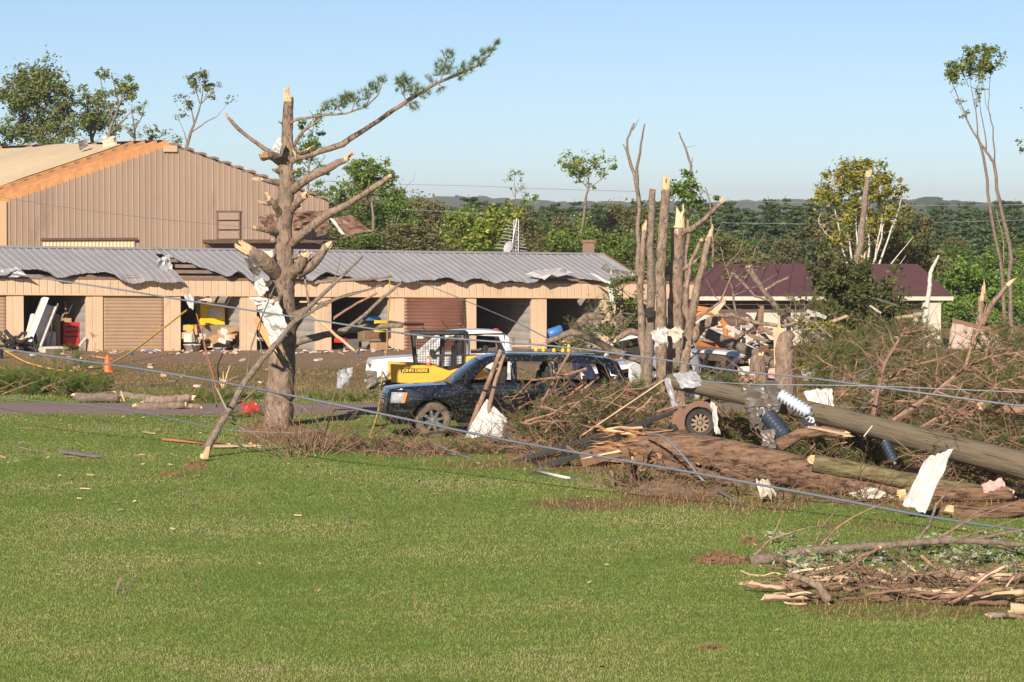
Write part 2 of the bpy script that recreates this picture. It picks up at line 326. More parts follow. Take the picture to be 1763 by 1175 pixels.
# ------------------------------------------------------------------ the land
rnd = random.Random(7)
NR = np.random.default_rng(11)
SOIL = []      # (x, y, rx, ry, strength)
def soil_px(px, py, wpx, D_len, s=1.0):
    q = G(px, py); SOIL.append((q.x, od(q), wpx / ppm(od(q)), D_len, s))
for a in ((500, 752, 95, 1.6, 1.0), (600, 765, 110, 1.3, .95), (470, 735, 60, 1.6, 1), (720, 775, 130, 1.3, .75), (1010, 868, 110, .8, .75), (1160, 850, 110, 1.6, .9), (1290, 868, 120, 1.1, .6),
          (1240, 965, 55, .45, .8), (300, 817, 40, .35, .8), (1500, 905, 130, .5, .45), (1480, 1045, 150, .8, .55), (1650, 1040, 160, 1.1, .6), (850, 800, 120, .7, .6), (1040, 790, 200, 2.5, .8),
          (1350, 800, 330, 3.2, .95), (1600, 840, 300, 2.6, .95), (285, 745, 40, .3, .35), (420, 885, 40, .25, .35), (1220, 1115, 16, .12, .7), (1291, 930, 16, .14, .7), (690, 1040, 60, .5, .2)):
    soil_px(*a)
def masks(X, Y):
    soil = np.zeros_like(X)
    for (x, y, rx, ry, s) in SOIL:
        d = ((X - x) / rx) ** 2 + ((Y - y) / ry) ** 2
        soil = np.maximum(soil, s * np.clip(1.35 - d, 0, 1))
    soil = np.maximum(soil, np.clip((X - 1.0) / 3, 0, 1) * np.clip((Y - 34.5 + (X * .12)) / 2, 0, 1) * .85 * (Y < 70))
    dry = np.clip((Y - 48.3) / 1.5, 0, 1)
    dry = np.maximum(dry, .4 * np.clip(1 - abs(Y - 43.2) / 3, 0, 1))
    gravel = .85 * np.clip((Y - 55.5 + .09 * X) / 4.0, 0, 1) * np.clip((84 - Y) / 6, 0, 1)
    dry = dry * np.clip((160 - Y) / 40, 0, 1)
    return soil, dry, gravel
def gz_np(X, Y):
    Z = np.where(Y > 45, -.009 * (np.minimum(Y, 90) - 45), 0.0)
    t = np.clip((Y - 45) / 17, 0, 1); Z = Z - .0125 * np.clip(X, -60, 60) * t * t * (3 - 2 * t)
    Z = Z - np.where(Y > 86, .065 * (np.minimum(Y, 250) - 86), 0.0)
    t2 = np.clip((Y - 55) / 7, 0, 1); t2 = t2 * t2 * (3 - 2 * t2)
    return Z + .03 * np.sin(X * .35 + 1.3) * np.sin(Y * .31) * (1 - t2)
def axis(fine0, fine1, st, lo, hi):
    a = list(np.arange(fine0, fine1 + st / 2, st)); s = st; q = fine1
    while q < hi: s *= 1.25; q = min(hi, q + s); a.append(q)
    s = st; q = fine0
    while q > lo: s *= 1.25; q = max(lo, q - s); a.insert(0, q)
    return np.array(a)
xs = axis(-27, 27, .36, -2500, 2500); ys = axis(12, 74, .25, -60, 2600)
X, Y = np.meshgrid(xs, ys); Z = gz_np(X, Y)
nx, ny = len(xs), len(ys)
V = np.stack([X, Y * KD, Z], -1).reshape(-1, 3)
I = np.arange(nx * ny).reshape(ny, nx)
Fq = np.stack([I[:-1, :-1], I[:-1, 1:], I[1:, 1:], I[1:, :-1]], -1).reshape(-1, 4)

def ground_material():
    m = bpy.data.materials.new('lawn and bare earth'); m.use_nodes = True; t = m.node_tree; N = t.nodes; L = t.links
    b = N['Principled BSDF']; b.inputs['Roughness'].default_value = .95; b.inputs['Specular IOR Level'].default_value = .15
    ge = N.new('ShaderNodeNewGeometry'); at = N.new('ShaderNodeAttribute'); at.attribute_name = 'cover'
    sp = N.new('ShaderNodeSeparateColor'); L.new(at.outputs['Color'], sp.inputs[0])
    def noise(s, d=6, r=.6):
        n = N.new('ShaderNodeTexNoise'); n.inputs['Scale'].default_value = s; n.inputs['Detail'].default_value = d; n.inputs['Roughness'].default_value = r
        L.new(ge.outputs['Position'], n.inputs['Vector']); return n.outputs['Fac']
    def mr(v, a, c, lo=0, hi=1):
        n = N.new('ShaderNodeMapRange'); n.inputs[1].default_value = a; n.inputs[2].default_value = c; n.inputs[3].default_value = lo; n.inputs[4].default_value = hi; L.new(v, n.inputs[0]); return n.outputs[0]
    def mix(f, a, c):
        n = N.new('ShaderNodeMix'); n.data_type = 'RGBA'; L.new(f, n.inputs[0])
        for s, v in ((6, a), (7, c)):
            if isinstance(v, tuple): n.inputs[s].default_value = v
            else: L.new(v, n.inputs[s])
        return n.outputs[2]
    def madd(a, c, op='ADD'):
        n = N.new('ShaderNodeMath'); n.operation = op
        for i, v in enumerate((a, c)):
            if isinstance(v, float): n.inputs[i].default_value = v
            else: L.new(v, n.inputs[i])
        return n.outputs[0]
    n1, n2, n3, n4 = noise(.45), noise(2.2), noise(9, 8, .7), noise(40, 4, .7)
    green = mix(mr(n3, .3, .7), (.115, .175, .03, 1), (.18, .25, .05, 1))
    green = mix(mr(n1, .5, .72, 0, .55), green, (.24, .20, .07, 1))
    green = mix(mr(n2, .58, .78, 0, .5), green, (.27, .20, .085, 1))
    dry = mix(mr(n2, .35, .65), (.30, .20, .095, 1), (.20, .15, .06, 1))
    dry = mix(mr(n1, .5, .65), dry, (.14, .14, .04, 1))
    dry = mix(mr(n3, .5, .75, 0, .6), dry, (.12, .085, .045, 1))
    grav = mix(mr(n3, .35, .65), (.25, .16, .105, 1), (.34, .235, .155, 1))
    grav = mix(mr(n4, .62, .72), grav, (.34, .28, .22, 1))
    soil = mix(mr(n3, .35, .65), (.18, .09, .045, 1), (.27, .155, .08, 1))
    soil = mix(mr(n2, .5, .7, 0, .6), soil, (.24, .18, .085, 1))
    wob = mr(n2, .3, .7, -.45, .45); wob3 = mr(n3, .3, .7, -.2, .2); wob = madd(wob, wob3)
    def edge(ch): return mr(madd(sp.outputs[ch], wob), .35, .65)
    col = mix(edge(1), green, dry); col = mix(edge(2), col, grav); col = mix(edge(0), col, soil)
    L.new(col, b.inputs['Base Color'])
    bp = N.new('ShaderNodeBump'); bp.inputs['Strength'].default_value = .8; bp.inputs['Distance'].default_value = .04
    L.new(madd(n3, madd(n4, .4, 'MULTIPLY')), bp.inputs['Height']); L.new(bp.outputs[0], b.inputs['Normal'])
    return m
gm = ground_material()
ground = np_mesh('ground', V, Fq, gm); tag(ground, kind='structure')
s_, d_, g_ = masks(X.ravel(), Y.ravel())
ca = ground.data.color_attributes.new('cover', 'FLOAT_COLOR', 'POINT')
ca.data.foreach_set('color', np.stack([s_, d_, g_, np.ones_like(s_)], -1).astype(np.float32).ravel())
ground.data.polygons.foreach_set('use_smooth', np.ones(len(Fq), dtype=bool))

# the drive: a worn strip with soft edges
def strip(name, y0, y1, x0, x1, lift, mt, wob):
    mb = MB(); rows = []
    r_ = random.Random(3)
    for i in range(int((x1 - x0) / .5) + 1):
        x = x0 + i * .5; bend = .0006 * (x + 12) ** 2 * (1 if x > -12 else .3)
        a, c = y0 + bend + wob * (mnoise.noise(Vector((x * .9, 0, 1)))), y1 + bend + wob * mnoise.noise(Vector((x * .9, 5, 1)))
        rows.append([Vector((x, (a + (c - a) * k / 4) * KD, gz(x, (a + (c - a) * k / 4) * KD) + lift + (.03 if 0 < k < 4 else -.015))) for k in range(5)])
    mb.grid(rows); o = mb.build(name, mt, smooth=True); return o
drive = strip('driveway', 44.6, 47.25, -60, 60, .012, M['asphalt'], .25); tag(drive, kind='structure')

# grass
def grass_material():
    m = bpy.data.materials.new('grass blades'); m.use_nodes = True; t = m.node_tree; N = t.nodes; L = t.links
    b = N['Principled BSDF']; b.inputs['Roughness'].default_value = .6; b.inputs['Specular IOR Level'].default_value = .25
    ge = N.new('ShaderNodeNewGeometry')
    def noise(s, d=5):
        n = N.new('ShaderNodeTexNoise'); n.inputs['Scale'].default_value = s; n.inputs['Detail'].default_value = d; L.new(ge.outputs['Position'], n.inputs['Vector']); return n.outputs['Fac']
    def mr(v, a, c, lo=0, hi=1):
        n = N.new('ShaderNodeMapRange'); n.inputs[1].default_value = a; n.inputs[2].default_value = c; n.inputs[3].default_value = lo; n.inputs[4].default_value = hi; L.new(v, n.inputs[0]); return n.outputs[0]
    ad = N.new('ShaderNodeMath'); ad.operation = 'ADD'
    L.new(mr(ge.outputs['Random Per Island'], 0, 1, .20, .64), ad.inputs[0])
    a2 = N.new('ShaderNodeMath'); a2.operation = 'ADD'; L.new(mr(noise(.22), .3, .72, -.45, .5), a2.inputs[0]); L.new(mr(noise(2.2), .3, .75, -.25, .28), a2.inputs[1])
    L.new(a2.outputs[0], ad.inputs[1])
    cr = N.new('ShaderNodeValToRGB'); e = cr.color_ramp.elements
    stops = [(0, (.17, .235, .045, 1)), (.35, (.24, .305, .07, 1)), (.62, (.32, .335, .105, 1)), (.85, (.41, .37, .165, 1)), (1.0, (.50, .41, .22, 1))]
    while len(e) < len(stops): e.new(.5)
    for i, (p, c) in enumerate(stops): e[i].position = p; e[i].color = c
    L.new(ad.outputs[0], cr.inputs[0]); L.new(cr.outputs[0], b.inputs['Base Color'])
    tr = N.new('ShaderNodeBsdfTranslucent'); L.new(cr.outputs[0], tr.inputs[0]); ms = N.new('ShaderNodeMixShader'); ms.inputs[0].default_value = .25
    L.new(b.outputs[0], ms.inputs[1]); L.new(tr.outputs[0], ms.inputs[2]); L.new(ms.outputs[0], N['Material Output'].inputs[0])
    return m
def blades(n, y0, y1, hmin, hmax, pw, cover_fn, wk=1.0, x_lim=None):
    u = NR.random(n); a = 1 - pw
    Yb = (y0 ** a + u * (y1 ** a - y0 ** a)) ** (1 / a)
    Xb = (NR.random(n) * 2 - 1) * (.30 * Yb + 2.0)
    if x_lim is not None: k = x_lim(Xb, Yb); Xb, Yb = Xb[k], Yb[k]
    k = NR.random(len(Xb)) < cover_fn(Xb, Yb); Xb, Yb = Xb[k], Yb[k]; n = len(Xb)
    Zb = gz_np(Xb, Yb) - .004
    h = hmin + (hmax - hmin) * NR.random(n) ** 1.6
    wd = (.0030 + .00016 * Yb) * wk * (.7 + .6 * NR.random(n)); az = NR.random(n) * 6.283; ln = NR.random(n) * .9; la = NR.random(n) * 6.283
    B = np.stack([Xb, Yb * KD, Zb], -1); D_ = np.stack([np.cos(az), np.sin(az), np.zeros(n)], -1)
    tip = B + np.stack([np.cos(la) * ln * h, np.sin(la) * ln * h, h * np.sqrt(1 - (ln * .7) ** 2)], -1)
    Vv = np.stack([B - D_ * wd[:, None], B + D_ * wd[:, None], tip], 1).reshape(-1, 3)
    return Vv, np.arange(3 * n).reshape(-1, 3)
def lawn_cover(x, y):
    s, d, g = masks(x, y); return np.clip(1.05 - 1.2 * s, .03, 1) * np.where((y > 44.7) & (y < 47.2), 0, 1)
Vv, Fv = blades(800000, 15.5, 44.55, .016, .045, 1.35, lawn_cover)
V2, F2 = blades(26000, 47.1, 52, .05, .13, .5, lambda x, y: np.clip(1 - (y - 48) / 4, 0, 1) * .9)
gr = np_mesh('lawn_grass', np.concatenate([Vv, V2]), np.concatenate([Fv, F2 + len(Vv)]), grass_material())
tag(gr, 'short mown lawn grass, green mixed with straw', 'grass', kind='stuff')
Vv, Fv = blades(70000, 48.2, 64, .025, .09, .3, lambda x, y: np.clip(1.1 - np.clip((y - 54 + .09 * x) / 5, 0, 1), .12, 1) * np.clip(.35 + .9 * np.sin(x * .8 + y * .5) * np.sin(x * .31 - y * .9), .15, 1), 1.5)
dg = np_mesh('dry_grass', Vv, Fv, M['straw']); tag(dg, 'long dry tan grass between the drive and the storage units', 'dry grass', kind='stuff')
# straw and torn grass lying on the bare earth along the debris line
def straw_cover(x, y):
    s, d, g = masks(x, y); return np.clip(s * .9, 0, 1)
Vv, Fv = blades(90000, 22, 46, .04, .20, .6, straw_cover, 1.1)
sg = np_mesh('torn_grass_litter', Vv, Fv, M['straw']); tag(sg, 'torn straw and dead needles littering the bare brown earth', 'straw', kind='stuff')

# fallen leaves and bits of bark over the lawn, thicker near the debris
n = 5200; Yl = 16 + 29 * NR.random(n) ** .55; Xl = (NR.random(n) * 2 - 1) * (.30 * Yl + 1)
k = NR.random(n) < np.clip(.12 + .9 * np.clip((Yl - 30) / 14, 0, 1) + .25 * np.clip((Xl - 2) / 5, 0, 1), 0, 1); Xl, Yl = Xl[k], Yl[k]; n = len(Xl)
c_ = np.stack([Xl, Yl * KD, gz_np(Xl, Yl) + .035], -1); a_ = NR.random(n) * 6.283; s_l = .018 + .035 * NR.random(n); t_ = NR.normal(size=n) * .35
d1 = np.stack([np.cos(a_), np.sin(a_), t_], -1) * s_l[:, None]; d2 = np.stack([-np.sin(a_), np.cos(a_), NR.normal(size=n) * .35], -1) * s_l[:, None] * .5
Vl = np.stack([c_ - d1, c_ + d2, c_ + d1, c_ - d2], 1).reshape(-1, 3)
M['fallen_leaf'] = mat('fallen leaves', (0, 0, 0, 1), island=isl((.12, .16, .03, 1), (.30, .20, .08, 1), (.42, .30, .16, 1), (.16, .09, .05, 1), (.62, .55, .42, 1)), rough=.8, spec=.2)
fl = np_mesh('fallen_leaves', Vl, np.arange(4 * n).reshape(-1, 4), M['fallen_leaf']); tag(fl, 'small leaves and bark bits strewn over the lawn', 'leaves', kind='stuff')
# coarse weed tufts standing out of the mown grass
n = 150; Yw = 17 + 26 * NR.random(n); Xw = (NR.random(n) * 2 - 1) * (.30 * Yw)
pw = np.repeat(np.stack([Xw, Yw * KD, gz_np(Xw, Yw)], -1), 26, 0) + NR.normal(size=(n * 26, 3)) * np.array([.05, .08, 0]); dw = NR.normal(size=(n * 26, 3)) * .7; dw[:, 2] = abs(dw[:, 2]) + .6; dw /= np.linalg.norm(dw, axis=1)[:, None]
sw = np.cross(dw, NR.normal(size=(n * 26, 3))); sw /= np.linalg.norm(sw, axis=1)[:, None]; Lw = (.05 + .07 * NR.random(n * 26))[:, None]
Vw = np.stack([pw - sw * .007, pw + sw * .007, pw + dw * Lw], 1).reshape(-1, 3)
M['weed'] = mat('weed blades', (0, 0, 0, 1), island=isl((.09, .17, .025, 1), (.14, .24, .04, 1), (.22, .27, .07, 1)), rough=.6, trans=.2)
wd_ = np_mesh('weed_tufts', Vw, np.arange(len(Vw)).reshape(-1, 3), M['weed']); tag(wd_, 'coarse weed tufts in the mown lawn', 'weeds', kind='stuff')

# far wooded hills
def hills(name, D, prof, seed, depth):
    """prof: (px, py) skyline"""
    r_ = random.Random(seed); mb = MB(); rows = []
    pts = []
    for i in range(len(prof) - 1):
        (x0, y0), (x1, y1) = prof[i], prof[i + 1]; n = max(2, int(abs(x1 - x0) / 9))
        for k in range(n): pts.append((x0 + (x1 - x0) * k / n, y0 + (y1 - y0) * k / n))
    pts.append(prof[-1])
    base = -14.0
    for j in range(9):
        t = j / 8; row = []
        for (px, py) in pts:
            top = P(px, py, D); y = D * KD + (t - .5) * depth
            sh = math.sin(t * math.pi) ** .8
            z = base + (top.z - base) * sh + (r_.uniform(-1, 1) * 1.3 if 0 < j < 8 else -3)
            row.append(Vector((top.x * y / (D * KD) + r_.uniform(-4, 4), y, z)))
        rows.append(row)
    mb.grid(rows); o = mb.build(name, M['hill']); tag(o, kind='structure'); return o
M['hill'] = mat('wooded hillside', (.035, .06, .018, 1), (.06, .085, .03, 1), .03, .95, c3=(.025, .045, .015, 1), s3=.08)
hills('hills', 1500, [(-900, 351), (-300, 347), (300, 349), (640, 346), (720, 340), (790, 338), (850, 340), (930, 346), (1050, 349), (1250, 348), (1330, 345), (1440, 342), (1540, 345), (1700, 348), (2100, 346), (2700, 350)], 5, 900)
hills('hills', 950, [(1380, 360), (1470, 352), (1560, 346), (1590, 340), (1605, 339), (1640, 345), (1690, 352), (1740, 356), (1900, 357), (2100, 350), (2500, 358)], 8, 500)
# ------------------------------------------------------------------ storage units
TH = math.radians(27.03); EX = Vector((math.cos(TH), math.sin(TH), 0)); WX = Vector((-math.sin(TH), math.cos(TH), 0))
O0 = Vector((-18.242, 133.96, 0))
def sbase(t): return .07 - .0165 * t
def B(t, u, z): q = O0 + EX * t + WX * u; q.z = sbase(t) + z; return q
def t_of(px):
    lo, hi = -12.0, 40.0
    for i in range(60):
        m_ = (lo + hi) / 2; q = B(m_, 0, 1); p_ = CX + F_PX * q.x / (q.y * CP + (CAM_H - q.z) * SP)
        if p_ < px: lo = m_
        else: hi = m_
    return lo
BAY = 3.05; PW = .64; HB, HT = 2.07, 2.62; TL, TR_ROOF, TR = -2 * BAY, 26.3, 28.6
unit = thing('storage_building', B(10, 3, 0), 'long tan storage unit building with torn grey metal roof and open bays', 'building')
def bbox(mb, t0, t1, u0, u1, z0, z1):
    vs = [B(t, u, z) for t in (t0, t1) for u in (u0, u1) for z in (z0, z1)]
    mb.add(vs, [(0, 1, 3, 2), (4, 6, 7, 5), (0, 4, 5, 1), (2, 3, 7, 6), (0, 2, 6, 4), (1, 5, 7, 3)])
for k in range(-2, 10):
    t0 = k * BAY; mb = MB()
    for a, c, o_ in ((0, .235, 0), (.247, PW, .012)):
        bbox(mb, t0 + a, t0 + c, -o_, .17, -.12, HB)
    bbox(mb, t0 + .01, t0 + PW - .01, .02, .15, -.12, HB - .002)
    mb.build('pillar', M['tan'], unit, bevel=.012)
    if k < 9:
        mb = MB(); rows = []
        for i in range(25):           # corrugated partition
            z = -.1 + i * .115; o_ = .012 * (1 if i % 3 == 1 else -1)
            rows.append([B(t0 + .07 + o_, u, z) for u in (.18, 2, 4, 6.3)])
        mb.grid(rows); mb.build('partition', M['grey_wall'], unit, solid=.01)
# header: ribbed panels 0.915 m wide
t0 = TL
while t0 < TR - .01:
    t1 = min(t0 + .915, TR); mb = MB(); row0, row1 = [], []
    n = 3
    for j in range(n):
        a = t0 + (t1 - t0) * j / n; c = t0 + (t1 - t0) * (j + 1) / n
        for tt, o_ in ((a, 0), (a + .012, .022), (a + .03, .022), (a + .045, 0), (c - .002, 0)):
            row0.append(B(tt, -.06 + o_, HB)); row1.append(B(tt, -.06 + o_, HT))
    mb.grid([row0, row1]); mb.build('header_panel', M['tan'], unit, solid=.012)
    t0 += .915
mb = MB(); bbox(mb, TL, TR, -.045, .16, HB + .002, HT - .02); mb.build('header_beam', M['lumber_dark'], unit)
mb = MB(); bbox(mb, TL, TR, -.085, -.02, HT + .004, HT + .10); mb.build('fascia', M['brown_trim'], unit)
mb = MB(); bbox(mb, TL, TR, -.075, -.0675, HB - .03, HB + .02); mb.build('drip_edge', M['tan_trim'], unit)
mb = MB(); bbox(mb, TL, TR, 6.3, 6.4, -.1, 2.85); bbox(mb, TL - .1, TL, 0, 6.4, -.1, 3.0); mb.build('back_wall', M['grey_wall'], unit)
mb = MB(); mb.poly([B(TR, .17, -.1), B(TR, 6.3, -.1), B(TR, 6.3, 2.7), B(TR, .17, 2.7)]); mb.build('end_wall', M['tan'], unit, solid=.03)
for u in (.1, .8, 1.5, 2.2, 2.9, 3.25):
    mb = MB(); zz = 2.55 + (u + .35) / 3.7 * 1.05; bbox(mb, TL, TR_ROOF - .05, u, u + .07, zz - .01, zz + .115); mb.build('purlin', M['lumber_dark'], unit)
# roof sheets
def curl(t):
    v = .16 * mnoise.noise(Vector((t * .55, 2, 0))) + .12 * mnoise.noise(Vector((t * 1.3, 7, 0))) + .07 * mnoise.noise(Vector((t * 3.1, 3, 0)))
    for c_, w_, a_ in ((.9, .9, .34), (1.8, .35, -.1), (3.8, .5, .22), (4.9, .5, -.16), (6.6, .7, -.18), (7.6, .35, .25), (8.9, .3, .30), (12.6, .5, .3), (17.5, .8, .10), (22.2, .7, .34), (24.4, .9, .12), (26.1, .6, .35)):
        v += a_ * math.exp(-((t - c_) / w_) ** 2)
    return v
def cut(t):
    c_ = -.42 + .16 * mnoise.noise(Vector((t * 1.1, 11, 0))) + .07 * mnoise.noise(Vector((t * 4.0, 13, 0)))
    for p_, w_, a_ in ((.6, .5, .5), (3.0, .6, .35), (12.9, .5, .5), (23.0, .35, .9), (26.0, .5, .7)):
        c_ += a_ * math.exp(-((t - p_) / w_) ** 2)
    return c_
def roofz(t, u):
    q = clamp((1.5 - (u + .4)) / 1.5); return 2.70 + (u + .35) / 3.7 * 1.05 + curl(t) * q * q + .02 * mnoise.noise(Vector((t * .6, u * .9, 4)))
HOLE = [(6.75, 7.1, 2.7), (7.1, 7.45, 2.2), (7.45, 7.8, 1.6), (7.8, 8.1, .9), (8.1, 8.4, .4)]
t0 = TL; pn = 0
while t0 < TR_ROOF - .05:
    t1 = min(t0 + .915, TR_ROOF); mb = MB(); rows = []
    cols = []
    for j in range(3):
        a = t0 + (t1 - t0) * j / 3; w3 = (t1 - t0) / 3
        cols += [(a, 0), (a + .012, .030), (a + .042, .030), (a + .058, 0), (a + w3 * .55, 0)]
    cols.append((t1 + .014, 0))
    lift = .006 * (pn % 2)
    for r_ in range(13):
        row = []
        for tt, o_ in cols:
            u0 = cut(tt)
            for (h0, h1, hu) in HOLE:
                if h0 <= tt < h1: u0 = max(u0, hu + .25 * mnoise.noise(Vector((tt * 9, 1, 1))))
            f_ = (r_ / 12) ** 1.7; u = u0 + (3.35 - u0) * f_
            row.append(B(tt, u, roofz(tt, u) + o_ + lift))
        rows.append(row)
    mb.grid(rows); mb.build('roof_panel', M['grey_roof'], unit, solid=.008)
    t0 += .915; pn += 1
mb = MB(); mb.grid([[B(t, 3.35, 3.735) for t in (TL, TR_ROOF)], [B(t, 7.0, 2.69) for t in (TL, TR_ROOF)]]); mb.build('rear_roof', M['grey_roof'], unit, solid=.02)
mb = MB(); mb.grid([[B(t, 3.15, 3.735) for t in (TL, 8, 16, TR_ROOF)], [B(t, 3.35, 3.80) for t in (TL, 8, 16, TR_ROOF)], [B(t, 3.55, 3.735) for t in (TL, 8, 16, TR_ROOF)]]); mb.build('ridge_cap', M['grey_roof'], unit, solid=.01)
mb = MB(); mb.bar(B(TR_ROOF + .03, .2, 2.80), B(TR_ROOF + .03, 3.35, 3.74), .05, .14); mb.build('rake_trim', M['brown_trim'], unit)
def crumple(corners, nu, nv, amp, seed, rib=0.0, ragged=.0, fold=1.7):
    """a bent sheet between four world corners a b / d c"""
    a, b, c, d = [Vector(q) for q in corners]; mb = MB(); rows = []
    ym = (a.y + b.y + c.y + d.y) / 4; c0 = Vector((0, 0, CAM_H))
    a, b, c, d = [c0 + (q - c0) * ((ym + (q.y - ym) / KD) / q.y) for q in (a, b, c, d)]
    nrm = (b - a).cross(d - a); nrm = nrm.normalized() if nrm.length > 1e-9 else Vector((0, -1, 0))
    size = ((b - a).length + (d - a).length) / 2
    for i in range(nv + 1):
        row = []
        for j in range(nu + 1):
            s, t = j / nu, i / nv
            if ragged and (i in (0, nv) or j in (0, nu)):
                s += ragged * mnoise.noise(Vector((j * 3.1, i * 1.7, seed))) ; t += ragged * mnoise.noise(Vector((i * 2.3, j * 2.9, seed + 5)))
            q = a * (1 - s) * (1 - t) + b * s * (1 - t) + c * s * t + d * (1 - s) * t
            n1 = mnoise.noise(Vector((s * fold * 1.9, t * fold * 1.5, seed))); n1 = (1 - abs(n1) * 3.0) * 1.5
            n2 = 1.6 * mnoise.noise(Vector((s * fold * 3.6, t * fold * 3.0, seed + 9)))
            o_ = amp * size * (n1 + .35 * n2) + (rib if rib and j % 3 == 1 else 0)
            row.append(q + nrm * o_)
        rows.append(row)
    mb.grid(rows); return mb
def sheet_thing(name, corners, mt, label, cat, amp=.08, seed=1, nu=10, nv=10, rib=0, ragged=.05, group=None, solid=.006, fold=1.7):
    o = crumple(corners, nu, nv, amp, seed, rib, ragged, fold); 
    base = min(o.v, key=lambda q: q[2])
    me = MB(); me.v = [(q[0] - base[0], q[1] - base[1], q[2] - base[2]) for q in o.v]; me.f = o.f; me.mi = o.mi
    ob = me.build(name, mt, solid=solid); ob.location = base
    tag(ob, label, cat, group); return ob
ob = crumple([P(272, 447, 64.6), P(294, 434, 65.2), P(300, 470, 64.4), P(279, 478, 64.2)], 6, 8, .16, 3, ragged=.1).build('torn_flap', M['grey_roof'], unit, solid=.008)
ob = crumple([P(905, 468, 67.2), P(952, 459, 67.6), P(990, 468, 67.6), P(940, 480, 67)], 7, 5, .09, 8, ragged=.1).build('torn_flap', M['grey_roof'], unit, solid=.008)
ob = crumple([P(1035, 455, 69), P(1092, 462, 68.8), P(1098, 484, 68), P(1060, 474, 68.2)], 7, 5, .12, 12, ragged=.1).build('torn_flap', M['galv'], unit, solid=.008)
ob = crumple([P(0, 462, 63), P(26, 461, 63.2), P(58, 478, 62.8), P(5, 476, 62.6)], 7, 5, .07, 15, ragged=.1).build('torn_flap', M['grey_roof'], unit, solid=.008)
# roller doors
def door(k, mt, bulge):
    ta, tb = k * BAY + PW - .02, (k + 1) * BAY + (.16 if bulge else .02); mb = MB(); rows = []
    n = 64
    for i in range(n + 1):
        z = .02 + (HB - .02) * i / n; row = []
        for j in range(17):
            s = j / 16; rip = .016 * math.sin(i * math.pi / 2)
            o_ = .06 if not bulge else -.02
            if bulge:
                f_ = sstep(0, .6, s) * (1 - sstep(.86, 1.0, s) * .9); o_ -= .42 * f_ * (1 - (z / HB) ** 3) + .03 * mnoise.noise(Vector((s * 4, z * 2, 2)))
                if s > .9 and z > HB * .8: o_ += .0
            row.append(B(ta + (tb - ta) * s, o_ + rip, z))
        rows.append(row)
    mb.grid(rows); return mb.build('roller_door', mt, unit, smooth=True, solid=.008)
d1 = door(1, M['tan_door'], False)
mb = MB(); mb.box(B(2 * BAY - .12, .02, 1.0), (.10, .03, .06)); mb.build('latch', M['galv'], d1)
M['brown_scraped'] = mat('brown curtain with scrapes', (.155, .068, .042, 1), (.19, .085, .055, 1), 4, .42, c3=(.62, .55, .48, 1), s3=1.1, m3=(.64, .70), stretch=(.6, .6, 7))
d5 = door(5, M['brown_scraped'], True)
mb = MB(); mb.box(B(6 * BAY - .15, -.30, .95), (.16, .03, .07)); mb.build('latch', M['galv'], d5)
d8 = door(-1, M['tan_door'], False)

# ------------------------------------------------------------------ tan shed behind
PS = math.radians(29); SE = Vector((math.cos(PS), math.sin(PS), 0)); SW = Vector((-math.sin(PS), math.cos(PS), 0))
S0 = Vector((-25.35, 185.0, 0)); SWID, ZE, ZP, ZB, LEN = 18.05, 5.56, 8.47, gz(-26, 185) - .6, 26.0
def SB(t, u, z): q = S0 + SE * t + SW * u; q.z = z; return q
shed = thing('metal_shed', SB(SWID / 2, 8, ZB + .3), 'big brown metal shed with stripped roof standing behind the storage units', 'shed')
def gable_top(t): return ZE + (ZP - ZE) * (1 - abs(t - SWID / 2) / (SWID / 2))
def shed_t(px):
    k = (px - CX) / F_PX; return (k * 185.0 + 25.35) / (SE.x - k * SE.y)
def shed_z(px, py, t): return P(px, py, (185 + SE.y * t) / KD).z
n = int(SWID / .914); pwid = SWID / n
for i in range(n):
    a = i * pwid; row0, row1 = [], []
    for j in range(3):
        q = a + j * pwid / 3
        for xx, o_ in ((q, 0), (q + .02, .03), (q + .055, .03), (q + .075, 0), (q + pwid / 3 - .002, 0)):
            row0.append(SB(xx, -o_, ZB)); row1.append(SB(xx, -o_, gable_top(xx)))
    MBx = MB(); MBx.grid([row0, row1]); MBx.build('siding_panel', M['shed'], shed, solid=.01)
SR = Matrix((SE, SW, Vector((0, 0, 1)))).transposed()
def sbox(mb, t, u, z, st, su, sz, R2=None): mb.box(SB(t, u, z), (st, su, sz), SR if R2 is None else SR @ R2)
mb = MB(); sbox(mb, -.02, -.03, (ZB + ZE) / 2, .32, .16, ZE - ZB); mb.build('corner_trim', M['tan_trim'], shed)
for tt in (0, SWID):
    mb = MB(); mb.grid([[SB(tt, .1, ZB), SB(tt, LEN, ZB)], [SB(tt, .1, ZE), SB(tt, LEN, ZE)]]); mb.build('side_wall', M['shed'], shed, solid=.05)
mb = MB(); mb.poly([SB(0, LEN, ZB), SB(SWID, LEN, ZB), SB(SWID, LEN, ZE), SB(SWID / 2, LEN, ZP), SB(0, LEN, ZE)]); mb.build('rear_wall', M['shed'], shed, solid=.05)
half = SWID / 2
def slope_l(f_, u, up=0.0):
    k = math.hypot(half, ZP - ZE); return SB(half * f_ - up * (ZP - ZE) / k, u, ZE + (ZP - ZE) * f_ + up * half / k)
def slope_r(f_, u, up=0.0):
    k = math.hypot(half, ZP - ZE); return SB(SWID - half * f_ + up * (ZP - ZE) / k, u, ZE + (ZP - ZE) * f_ + up * half / k)
upl = (slope_l(.5, 0, 1) - slope_l(.5, 0, 0)).normalized(); upr = (slope_r(.5, 0, 1) - slope_r(.5, 0, 0)).normalized()
